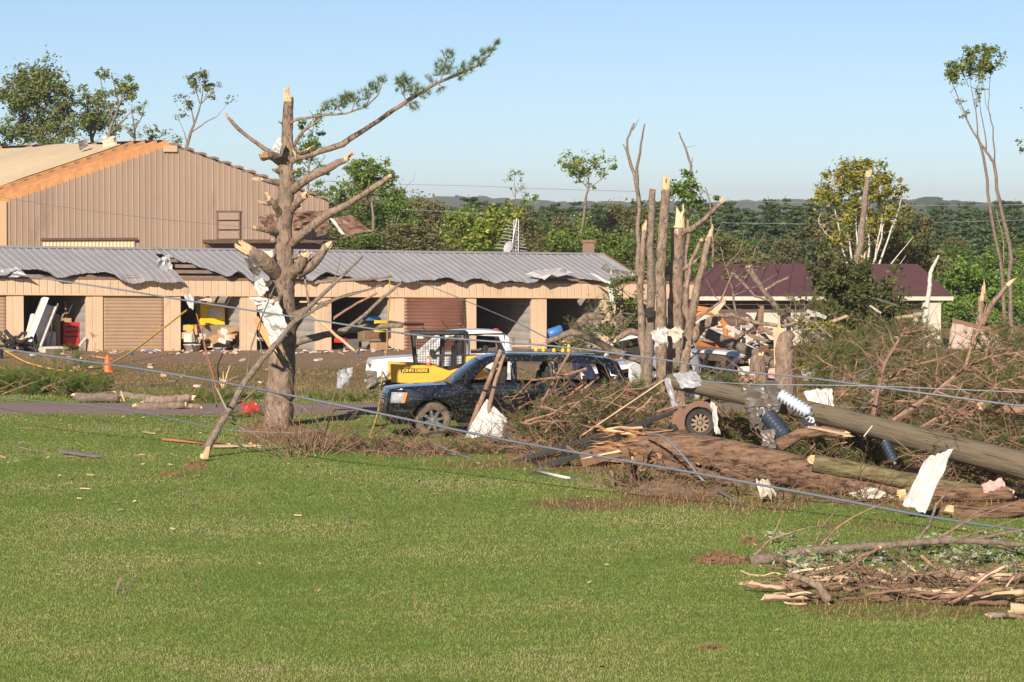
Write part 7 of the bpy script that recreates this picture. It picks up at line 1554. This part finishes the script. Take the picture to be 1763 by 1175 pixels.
# ------------------------------------------------------------------ cables and cords
def cable(name, pts, r, mt, label, cat='cable', seg=6, sub=6):
    fine = []
    n = len(pts)
    for i in range(n - 1):
        p0, p1, p2, p3 = pts[max(i - 1, 0)], pts[i], pts[i + 1], pts[min(i + 2, n - 1)]
        for k in range(sub):
            t = k / sub; fine.append(.5 * ((2 * p1) + (-p0 + p2) * t + (2 * p0 - 5 * p1 + 4 * p2 - p3) * t * t + (-p0 + 3 * p1 - 3 * p2 + p3) * t ** 3))
    fine.append(pts[-1]); low = min(fine, key=lambda q: q.z)
    t = thing(name, low, label, cat); mb = MB(); mb.tube(fine, r, seg); mb.build('line', M[mt], t, smooth=True); return t
def ramp(l, D0, D1): return [P(x, y, D0 + (D1 - D0) * (i / (len(l) - 1))) for i, (x, y) in enumerate(l)]
cable('fallen_cable', ramp([(-60, 592), (0, 600), (130, 620), (250, 637), (400, 662), (500, 681), (700, 722), (860, 756), (1000, 781), (1180, 812), (1400, 852), (1600, 890), (1763, 914), (1880, 930)], 40, 26.5), .024, 'cable', 'thick grey cable sagging from the storage side down across the lawn edge')
cable('fallen_cable', ramp([(20, 472), (200, 498), (310, 516), (420, 533), (560, 554), (700, 575), (790, 584), (960, 597), (1130, 618), (1260, 638), (1400, 652), (1550, 672), (1763, 700), (1880, 714)], 41.2, 33.5), .022, 'cable', 'grey cable passing over the SUV roof and behind the insulators')
cable('fallen_cable', ramp([(1195, 655), (1300, 662), (1500, 665), (1763, 676), (1880, 680)], 34, 33), .011, 'cable', 'thin silver wire just below the grey cable at the pole')
cable('fallen_cable', [P(1112, 748, 32.9), P(1140, 752, 32.6), P(1170, 778, 32.4), P(1205, 822, 32.2), P(1215, 830, 32.2)], .022, 'cable', 'broken cable end bent over the fallen trunk')
cable('fallen_cable', [P(1228, 838, 32), P(1262, 860, 31.4), P(1300, 874, 31), P(1340, 888, 30.6)], .018, 'cable', 'short cable end trailing on the grass by the fallen trunk')
cable('fallen_cable', ramp([(-40, 680), (0, 684), (80, 692), (150, 698), (240, 710), (320, 727), (400, 742)], 45.5, 40), .013, 'cable', 'thin wire lying along the drive edge on the lawn')
cable('fallen_cable', ramp([(400, 742), (500, 745), (560, 738)], 40, 39.5), .012, 'cable', 'thin wire running past the pine foot')
cable('fallen_cable', ramp([(745, 764), (790, 782), (830, 798), (870, 806)], 37.2, 36.2), .012, 'cable', 'thin wire in the twigs below the SUV')
cable('fallen_cable', ramp([(-40, 333), (110, 357), (260, 376), (430, 393), (520, 412), (640, 446)], 84, 68), .012, 'cable', 'thin wire stretched across the shed gable')
cable('fallen_cable', ramp([(716, 484), (770, 505), (830, 530), (890, 556), (960, 592)], 65, 48), .014, 'cable', 'thin wire sloping down from the storage eave toward the SUV')
cable('power_line', ramp([(560, 312), (650, 317), (800, 320), (960, 326), (1100, 330)], 125, 125), .022, 'cable', 'far power line strung above the tree line')
cable('power_line', ramp([(690, 361), (760, 364), (840, 369)], 98, 98), .014, 'cable', 'far power line against the wood behind the storage roof')
cable('power_line', ramp([(1240, 345), (1400, 350), (1600, 354), (1800, 352)], 120, 120), .02, 'cable', 'far power line crossing the pines behind the birch clump')
cable('power_line', ramp([(1240, 384), (1420, 386), (1620, 383), (1800, 378)], 100, 100), .014, 'cable', 'lower far power line crossing the pines behind the birch clump')
cable('yellow_cable', [G(x_, y_) + Vector((0, 0, .06)) for x_, y_ in ((-30, 590), (2, 604), (20, 614), (45, 627), (85, 638), (122, 642), (155, 638))] + [P(185, 629, 57.6), P(230, 604, 59.6), P(270, 574, 62), P(300, 551, 63.2), P(322, 534, 64.2)], .032, 'yellow_cord', 'yellow extension cord swagged from the storage bay to the ground', 'cord')
cable('yellow_cable', [P(671, 476, 64.5), P(671, 515, 61.5), P(667, 560, 57), P(666, 600, 53), P(658, 640, 48), P(656, 680, 44), P(648, 720, 41.5), P(638, 748, 40.2), P(632, 762, 39.6)], .022, 'yellow_cord', 'yellow strap hanging from the eave stick to the ground before the white wagon', 'cord')
cable('orange_cable', [P(338, 540, 63.6), P(347, 570, 61), P(354, 600, 58), P(362, 630, 54), P(368, 652, 51), P(372, 668, 49.5)], .022, 'orange_cord', 'orange cord hanging before the cluttered storage bay', 'cord')
cable('hanging_rod', [P(373, 668, 47), P(382, 688, 46), P(391, 706, 45)], .028, 'lumber_pale', 'pale rod continuing below the orange cord', 'rod')

# ------------------------------------------------------------------ what spilled from the bays
def bd(px): return B(t_of(px), 0, 0).y / KD
def item(name, px, py, wpx, hpx, dep, u, mt, label, cat, group=None, rz=None, bev=.02, tilt=0.0):
    """box like thing standing in or before the storage bays; py = foot"""
    D = bd(px) + u / KD; k = 1 / ppm(D); c = P(px, py, D); t = thing(name, c, label, cat, group, rz if rz is not None else TH); mb = MB(); mb.box((0, 0, hpx * k / 2), (wpx * k, dep, hpx * k), Euler((0, tilt, 0)).to_matrix()); mb.build('shell', mt if not isinstance(mt, str) else M[mt], t, local=True, bevel=bev); return t, wpx * k, dep, hpx * k
t, w_, d_, h_ = item('tool_cabinet', 119, 597, 30, 42, .55, 1.2, 'red', 'red metal tool cabinet standing in the first open bay', 'cabinet')
for i in range(3):
    mb = MB(); mb.box((0, -d_ / 2 - .012, h_ * (.88 - i * .2)), (w_ * .9, .03, h_ * .15)); dr = mb.build('drawer', M['red'], t, local=True, bevel=.008)
    mb = MB(); mb.box((0, -d_ / 2 - .035, h_ * (.83 - i * .2)), (w_ * .72, .02, .035)); mb.build('handle', M['dark'], dr, local=True)
mb = MB(); mb.box((0, -d_ / 2 - .01, h_ * .22), (w_ * .9, .02, h_ * .34)); mb.build('door', M['red'], t, local=True, bevel=.006)
t, w_, d_, h_ = item('white_tank', 85, 597, 19, 26, .4, .2, 'white_plastic', 'white plastic tank beside the red cabinet', 'tank', bev=.06); mb = MB(); mb.tube([(0, 0, h_), (0, 0, h_ + .08)], .05, 10); mb.build('cap', M['galv'], t, local=True); mb = MB(); mb.tube([(.05, -d_ / 2 - .01, h_ * .9), (0, -d_ / 2 - .03, h_ * .5), (-.05, -d_ / 2 - .01, h_ * .1)], .012, 5); mb.build('hose', M['dark'], t, local=True)
t, w_, d_, h_ = item('cream_tray', 89, 609, 37, 12, .5, -1.1, 'cream_white', 'cream open tray lying on the gravel before the white tank', 'tray', bev=.01); mb = MB(); mb.box((0, -d_ / 2 - .006, h_ * .42), (w_ * .84, .02, h_ * .6)); mb.build('recess', M['galv'], t, local=True)
# rolled white sheet
def roll(px0, py0, px1, py1, D, r, label, seed):
    a, b = P(px0, py0, D), P(px1, py1, D, .8); t = thing('rolled_sheet', a, label, SH); d = (b - a); q = d.to_track_quat('Z', 'Y'); mb = MB(); rows = []
    for i in range(9):
        f_ = i / 8; rows.append([a + d * f_ + q @ Vector((r * math.cos(k) * (1 + .02 * (j % 2)), r * math.sin(k) * (1 + .02 * (j % 2)), 0)) for j, k in enumerate([(-2.9 + j * 5.0 / 20) for j in range(21)])])
    mb.grid(rows); mb.build('sheet', M['white'], t, solid=.012); return t
roll(56, 596, 86, 520, 62.7, .33, 'big rolled white metal sheet leaning in the first open bay', 1)
roll(46, 592, 58, 544, 62.8, .12, 'narrow white sheet roll beside the big one', 2)
item('sack', 96, 598, 14, 56, .35, .8, 'lumber_dark', 'tall brown sack standing between the white roll and the red cabinet', 'sack', bev=.1)
for i in range(16):
    px, py = rb.uniform(2, 66), rb.uniform(585, 606); D = bd(max(px, 2)) - rb.uniform(.1, 1.4) / KD; a = P(px, py, D); t = thing('dark_tubing', Vector((a.x, a.y, gz(a.x, a.y))), 'black pipe in the tangle before the first open bay', 'pipe', 'black pipes tangled before the first bay'); mb = MB(); mb.tube(wiggle(a, a + Vector((rb.uniform(-.8, .8), rb.uniform(-.3, .3), rb.uniform(-.1, .45))), 5, .12, rb), rb.uniform(.03, .075), 7); mb.build('pipe', M['dark'], t, smooth=True)
cable('bent_hoop', [P(48, 588, 62.8), P(52, 572, 62.8), P(58, 572, 62.8), P(62, 588, 62.8), P(63, 602, 62.8)], .06, 'dark', 'black bent hoop standing before the white roll', 'hoop')
board('board', P(137, 596, 63.3), P(148, 582, 63.5), .10, .06, M['white_plastic'], 'white board leaning on the jamb beside the red cabinet', split=False, seed=91)
board('board', P(116, 553, 64.4), P(112, 520, 64.5), .07, .05, M['lumber_pale'], 'tall pale stick standing behind the red cabinet', split=False, seed=92)
item('cardboard_box', 114, 557, 14, 9, .3, 1.2, 'cardboard', 'small carton on top of the red cabinet', 'box', bev=.005)
# bay with cartons and yellow panel
t, w_, d_, h_ = item('yellow_machine', 362, 560, 46, 38, .5, 1.6, 'yellow_plastic', 'yellow and white boxed machine at the back of the cluttered bay', 'machine', bev=.03); mb = MB(); mb.box((.1, -d_ / 2 - .01, h_ * .58), (w_ * .6, .03, h_ * .42)); mb.build('white_panel', M['cream_white'], t, local=True, bevel=.01)
item('work_bench', 362, 600, 62, 40, .8, 1.0, 'lumber_dark', 'dark bench stacked under the yellow machine', 'bench', bev=.02)
for i in range(26):
    px = rb.uniform(318, 408); py = rb.uniform(566, 600); s = rb.uniform(8, 18)
    item('carton', px, py, s * rb.uniform(.8, 1.5), s * rb.uniform(.5, 1), rb.uniform(.2, .5), rb.uniform(-.2, .8), rb.choice(('cardboard', 'cardboard', 'cream_white', 'white_plastic', 'lumber_pale', 'cardboard')), 'carton in the jumbled heap of the cluttered bay', 'box', 'cartons in the cluttered bay', rb.uniform(-.6, .6), .006, rb.uniform(-.4, .4))
item('yellow_crate', 327, 568, 9, 8, .3, .1, 'yellow_plastic', 'small yellow crate in the cluttered bay', 'crate', bev=.01)
def tub(px, py, wpx, hpx, mt, label, u):
    D = bd(px) + u / KD; k = 1 / ppm(D); t = thing('plastic_tub', P(px, py, D), label, 'tub'); r, h = wpx * k / 2, hpx * k; mb = MB(); lathe(mb, [(.001, .01), (r * .78, .0), (r * .95, h * .85), (r * 1.03, h * .86), (r * 1.03, h), (r * .92, h), (r * .76, .04), (.001, .04)], (0, 0, 0), 'z', 20); mb.build('bowl', M[mt], t, local=True, smooth=True); return t
tub(331, 605, 30, 12, 'white_plastic', 'white oval tub on the ground before the cluttered bay', -.6)
tub(378, 608, 24, 9, 'plastic_clear', 'clear shallow bin on the ground before the cluttered bay', -.6)
sheet_thing('metal_sheet', [P(316, 508, 64.2), P(332, 506, 64.2), P(334, 534, 64), P(326, 530, 64)], M['white'], 'white bent strip hanging at the top of the cluttered bay', SH, .14, 101, 6, 7, ragged=.08)
board('board', P(335, 513, 64.6), P(365, 517, 64.6), .16, .12, M['lumber_pale'], 'tan rolled board hanging under the header of the cluttered bay', seed=93)
# bay with cabinet and boxes
t, w_, d_, h_ = item('brown_cabinet', 636, 588, 34, 40, .5, .7, 'lumber_dark', 'brown open cabinet in the bay behind the pine sticks', 'cabinet', bev=.01)
for i in range(2): mb = MB(); mb.box((0, -d_ / 2 - .01, h_ * (.3 + .42 * i)), (w_ * .84, .03, h_ * .3)); mb.build('shelf_front', M['rust'], t, local=True)
for (px, py, wp, hp, mt, lb, nm_) in ((653, 604, 26, 14, 'cardboard', 'large tan carton on the ground before the brown cabinet', 'carton'), (676, 602, 20, 26, 'cardboard', 'tall tan carton beside the brown cabinet', 'carton'), (640, 552, 26, 6, 'blue_plastic', 'blue tray on top of the brown cabinet', 'tray'), (604, 600, 22, 16, 'galv', 'grey crumpled bag before the brown cabinet', 'bag'), (586, 590, 12, 8, 'red_plastic', 'red toy box in the dark bay', 'toy_box'), (655, 572, 14, 20, 'yellow_plastic', 'bright yellow bin at the bay jamb', 'plastic_bin')): item(nm_, px, py, wp, hp, .4, rb.uniform(-.5, .3), mt, lb, 'box', None, TH + rb.uniform(-.4, .4), .01)
for i in range(90):
    px = rb.uniform(150, 690) if i % 3 else rb.uniform(0, 1020); u = -rb.uniform(.2, 4.6); D = bd(px) + u / KD; g = GD(px, D); t = thing('litter', g, 'scrap of litter on the ground before the storage bays', 'litter', 'litter before the storage bays'); mb = MB(); mb.box((g.x, g.y, g.z + .05), (rb.uniform(.04, .22), rb.uniform(.05, .2), rb.uniform(.015, .06)), Euler((rb.uniform(-.4, .4), rb.uniform(-.4, .4), rb.uniform(0, 3))).to_matrix()); mb.build('scrap', M[rb.choice(('white_plastic', 'white_plastic', 'cream_white', 'pink', 'cardboard', 'blue_plastic', 'lumber_pale', 'white'))], t)
for i in range(26):
    px = rb.uniform(30, 620); g = G(px, rb.uniform(612, 668)); t = thing('litter', g, 'scrap of litter on the dry ground beyond the drive', 'litter', 'litter on the dry ground'); mb = MB(); mb.box((g.x, g.y, g.z + .04), (rb.uniform(.06, .3), rb.uniform(.06, .2), rb.uniform(.02, .08)), Euler((rb.uniform(-.3, .3), rb.uniform(-.3, .3), rb.uniform(0, 3))).to_matrix()); mb.build('scrap', M[rb.choice(('white_plastic', 'cream_white', 'lumber_pale', 'lumber', 'galv'))], t)
item('white_box', 164, 630, 22, 8, .5, -7.5, 'white_plastic', 'white flat box lying beside the traffic cone', 'box', bev=.01); item('blue_case', 157, 636, 14, 7, .4, -8.3, 'galv', 'grey blue case tucked before the white flat box', 'case', bev=.01)
item('machine_part', -2, 622, 14, 26, .4, -6, 'dark', 'dark round machine part at the edge of the gravel', 'machine part', bev=.12)
board('board', P(155, 612, 60), P(188, 618, 60), .2, .04, M['lumber'], 'brown board behind the white flat box', seed=94)
# far right bays
t = thing('blue_barrel', P(955, 590, bd(955), -.6), 'blue plastic barrel lying at the jamb of the empty bay', 'barrel'); a = Vector(t.location) + Vector((-.25, 0, .3)); mb = MB(); mb.tube([a, a + Vector((.06, 0, .02)), a + Vector((.5, .1, .18)), a + Vector((.56, .1, .2))], [.17, .21, .21, .17], 16); mb.build('drum', M['blue_plastic'], t, smooth=True)
for i in range(6):
    px = 922 + i * 15 + rb.uniform(-3, 3); D = 62; t = thing('yellow_bollard', P(px, 606, D), 'yellow bollard in the row before the empty bay', 'bollard', 'yellow bollards before the empty bay'); h = rb.uniform(.08, .26); mb = MB(); lathe(mb, [(.06, -.2), (.065, h * .7), (.045, h), (.001, h + .02)], (0, 0, 0), 'z', 10); mb.build('post', M['yellow_plastic'], t, local=True)
board('board', P(880, 596, 60), P(935, 594, 60), .4, .05, M['lumber_pale'], 'pale pallet boards lying before the empty bay', split=False, seed=95)
for (px, hh) in ((855, 22), (884, 16), (912, 14)): log('rusty_post', [(px, 606), (px, 606 - hh - 8)], 61, 1.8, 1.8, 'rusty post standing before the empty bay', mt='rust', cat='post', group='rusty posts before the empty bay', ends=False, seed=px)
px_tree('leafy_sapling', 65, [([(1070, 600), (1068, 540), (1072, 500)], .05, .02), ([(1068, 560), (1050, 530)], .03, .01)], scatter_clumps(1070, 530, 28, 50, 28, 8, 60, 71) + scatter_clumps(1060, 580, 34, 22, 14, 8, 50, 72) + scatter_clumps(1000, 580, 40, 22, 16, 9, 50, 73), M['leaf_olive'], M['bark_grey'], 'leafy green sapling clump before the end bay', 'sapling', seed=74, leaf=.13, depth=.8)
lab = 'brown bough in the heap before the end bay'
for i in range(9):
    px, py = rb.uniform(965, 1040), rb.uniform(560, 600); a = P(px, py, 64); bough('pine_bough', wiggle(a, a + Vector((rb.uniform(-.6, 1.2), rb.uniform(-.5, .5), rb.uniform(0, 1.1))), 5, .05, rb), .03, 9, .7, lab, 'boughs before the end bay', 900 + i, keep=.7, mt='bark_grey')
log('fallen_limb', [(975, 590), (1000, 555), (1012, 545), (1040, 545)], 65, 8, 6, 'thick brown limb bent over before the end bay', mt='bark', seed=96)
sheet_thing('metal_sheet', [P(1016, 470, 67.6), P(1024, 472, 67.6), P(1050, 486, 67.4), P(1044, 488, 67.4)], M['white'], 'white strip bent down from the end of the storage roof', SH, .05, 102, 8, 4, ragged=.05); sheet_thing('metal_sheet', [P(1046, 484, 67.6), P(1058, 486, 67.6), P(1056, 520, 67.5), P(1050, 520, 67.5)], M['white'], 'white strip hanging from the header at the end bay', SH, .06, 103, 5, 8, ragged=.05)
# antenna and dish behind the roof
AD = 75.0; AY = AD * KD; an = thing('antenna_tower', GD(886, AD), 'lattice television antenna mast behind the storage roof', 'antenna'); base = Vector(an.location)
top = P(889, 378, AD)
for s in ((-.16, 0), (.16, 0), (0, .25)):
    mb = MB(); mb.tube([Vector((top.x + s[0] - .1, AY + s[1], base.z)), Vector((top.x + s[0] * .6, AY + s[1], top.z))], .022, 5); mb.build('mast_leg', M['alu'], an)
mb = MB(); z = base.z; i = 0
while z < top.z - .2: mb.tube([Vector((top.x - .14 + (.26 if i % 2 else 0) - .03, AY, z)), Vector((top.x + .12 - (.26 if i % 2 else 0) - .03, AY, z + .22))], .010, 4); z += .22; i += 1
mb.build('lattice', M['alu'], an)
for i in range(9):
    py = 384 + i * 5.6; w_ = 12 + 2.4 * i; c = P(886, py, AD); mb = MB(); mb.tube([P(886 - w_, py - 2, AD, -.2), P(886 + w_ * .7, py + 4, AD, .3)], .016, 5); mb.build('element', M['alu'], an)
mb = MB(); mb.tube([P(890, 376, AD), P(880, 430, AD - .1)], .02, 5); mb.build('boom', M['alu'], an)
ds = thing('satellite_dish', GD(874, 74.5), 'grey satellite dish beside the antenna mast', 'satellite dish'); c = P(875, 426, 74.5); mb = MB(); q = Vector((-.75, -.5, .3)).to_track_quat('Z', 'Y'); rows = [[c + q @ Vector((r * math.cos(a), r * .85 * math.sin(a), -.25 * (1 - (r / .33) ** 2) * .3)) for a in [k * .3307 for k in range(20)]] for r in (.02, .12, .22, .33)]; mb.grid(rows); mb.build('reflector', M['dish'], ds, solid=.015)
mb = MB(); mb.tube([c, Vector((c.x + .1, c.y, ds.location.z))], .03, 6); mb.build('post', M['dish'], ds)
t = thing('chimney', GD(1013, 76), 'brown chimney stub rising behind the end of the storage roof', 'chimney'); q = P(1013, 418, 76); mb = MB(); mb.box((q.x, q.y, (q.z + t.location.z) / 2), (.5, .5, q.z - t.location.z)); mb.build('stack', M['brown_sheet'], t); mb = MB(); mb.box((q.x, q.y, q.z + .06), (.62, .62, .12)); mb.build('cap', M['rust'], t)

# ------------------------------------------------------------------ orange rubble of the collapsed building
RB = 54.0
wl = thing('collapsed_wall', GD(1235, RB), 'orange brown collapsed plank wall section lying in the rubble', 'wall')
for i in range(5):
    mb = MB(); y_ = 590 + i * 9.5; mb.bar(P(1188 - i, y_, RB - .1 * i), P(1266 + i * 2, y_ + 7, RB + .3 - .1 * i), .05, .15, up=(0, -.3, 1)); mb.build('plank', M['orange_paint'] if i % 2 == 0 else M['rust'], wl)
mb = MB(); mb.bar(P(1196, 618, RB - .8), P(1280, 630, RB - .6), .9, .12, up=(0, -.5, 1)); mb.build('base_slab', M['shed_dark'], wl)
mb = MB(); mb.bar(P(1196, 583, RB + .1), P(1228, 588, RB + .1), .3, .08); mb.build('top_sheet', M['galv'], wl)
arch_ = thing('steel_arch', GD(1210, 55), 'orange bent steel arch standing over the rubble', 'frame')
for pa in ([(1192, 560), (1196, 545), (1210, 538), (1230, 540), (1245, 556), (1250, 576)], [(1238, 545), (1250, 560), (1250, 580)]): mb = MB(); mb.tube(PATH(pa, 55), .07, 8); mb.build('rib', M['orange_paint'], arch_)
mb = MB(); mb.bar(P(1200, 531, 55), P(1225, 535, 55), .15, .16); mb.build('beam', M['orange_paint'], arch_)
sheet_thing('roof_slab', [P(1238, 536, 60), P(1276, 532, 60.5), P(1300, 556, 59.5), P(1256, 560, 59)], M['brown_sheet'], 'brown shingled roof slab fallen flat before the house', 'roof piece', .03, 111, 8, 6, ragged=.05, solid=.08)
for i in range(70):
    px, py = rb.uniform(1205, 1345), rb.uniform(560, 632); D = rb.uniform(54, 58); a = P(px, py, D); d = Vector((rb.uniform(-1, 1), rb.uniform(-.5, .5), rb.uniform(-.25, .25))).normalized(); L = rb.uniform(.3, 1.1); t = thing('rubble_board', Vector((a.x, a.y, gz(a.x, a.y))), 'broken board in the orange rubble of the collapsed building', 'board', 'boards in the orange rubble'); mb = MB(); mb.bar(a, a + d * L, rb.uniform(.06, .2), rb.uniform(.02, .06), up=(0, -.4, 1)); mb.build('plank', M[rb.choice(('lumber', 'lumber_dark', 'orange_paint', 'white_plastic', 'cream_white', 'rust', 'brown_sheet', 'dark', 'cream_white'))], t)
sheet_thing('leaning_sheet', [P(1640, 552, 50), P(1722, 572, 50), P(1712, 604, 49.6), P(1632, 600, 49.6)], M['dirty_panel'], 'cream building panel with rusty edges leaning in the brush', 'panel', .025, 112, 12, 8, rib=.02, ragged=.03, solid=.03)
board('board', P(1640, 552, 49.9), P(1722, 573, 49.9), .08, .12, M['rust'], 'rusty strip along the top of the leaning cream panel', split=False, seed=97)
board('board', P(1738, 625, 42), P(1775, 596, 42), .16, .08, M['lumber_pale'], 'pale split timber sticking up behind the log in the pine top', seed=98)
sheet_thing('metal_sheet', [P(1462, 660, 40), P(1500, 618, 40), P(1512, 626, 39.8), P(1484, 668, 39.7)], M['black'], 'dark curved metal strip standing in the fallen pines', SH, .05, 113, 5, 12, ragged=.03)
sheet_thing('metal_sheet', [P(1478, 690, 38), P(1520, 655, 38), P(1526, 664, 37.8), P(1492, 700, 37.8)], M['galv'], 'grey curved metal strip below the dark one in the fallen pines', SH, .06, 114, 5, 10, ragged=.03)
for i in range(30):
    px, py = rb.uniform(1380, 1600), rb.uniform(520, 660); D = rb.uniform(50, 60); a = P(px, py, D); d = Vector((rb.uniform(-1, 1), rb.uniform(-.5, .5), rb.uniform(-.4, .4))).normalized(); t = thing('rubble_board', Vector((a.x, a.y, gz(a.x, a.y))), 'pale board tangled in the brush before the house', 'board', 'boards in the brush before the house'); mb = MB(); mb.bar(a, a + d * rb.uniform(.3, .9), rb.uniform(.05, .2), .03, up=(0, -.4, 1)); mb.build('plank', M[rb.choice(('cream_white', 'lumber_pale', 'galv', 'white_plastic'))], t)
lab = 'pine bough sprawling over the rubble before the house'
for i in range(22):
    px, py = rb.uniform(1380, 1580), rb.uniform(560, 640); D = rb.uniform(47, 58); a = P(px, py, D); bough('pine_bough', wiggle(a, a + Vector((rb.uniform(-1.6, 1.6), rb.uniform(-.6, .6), rb.uniform(-.4, 1.0))), 5, .05, rb), .035, 11, .9, lab, 'pine boughs before the house', 950 + i, keep=.9, mt='bark_grey', nl=.2)
px_tree('twiggy_tree', 55, [([(1262, 640), (1268, 560), (1262, 500), (1250, 460), (1240, 425)], .06, .012), ([(1262, 500), (1290, 470), (1300, 430), (1318, 400)], .03, .008), ([(1250, 460), (1275, 430), (1282, 395)], .025, .006), ([(1262, 510), (1310, 490), (1340, 470)], .025, .006), ([(1240, 440), (1220, 420)], .02, .006), ([(1266, 540), (1230, 510), (1215, 480)], .025, .006)], scatter_clumps(1270, 440, 50, 36, 10, 12, 26, 75), M['leaf_dry'], M['bark_grey'], 'bare twiggy tree between the leaning trunk and the maroon roof', seed=75, leaf=.12)

# ------------------------------------------------------------------ the air
hz = MB(); hz.box((0, 2700, 3), (5300, 5900, 54)); ho = hz.build('haze', None); tag(ho, 'pale morning haze filling the air to the far hills', 'haze', kind='stuff')
hm = bpy.data.materials.new('thin haze'); hm.use_nodes = True; N = hm.node_tree.nodes; N.clear(); vo = N.new('ShaderNodeVolumePrincipled'); vo.inputs['Color'].default_value = (.93, .96, 1.0, 1); vo.inputs['Density'].default_value = .00013; vo.inputs['Anisotropy'].default_value = 0.0
ou = N.new('ShaderNodeOutputMaterial'); hm.node_tree.links.new(vo.outputs[0], ou.inputs['Volume']); ho.data.materials.clear(); ho.data.materials.append(hm)
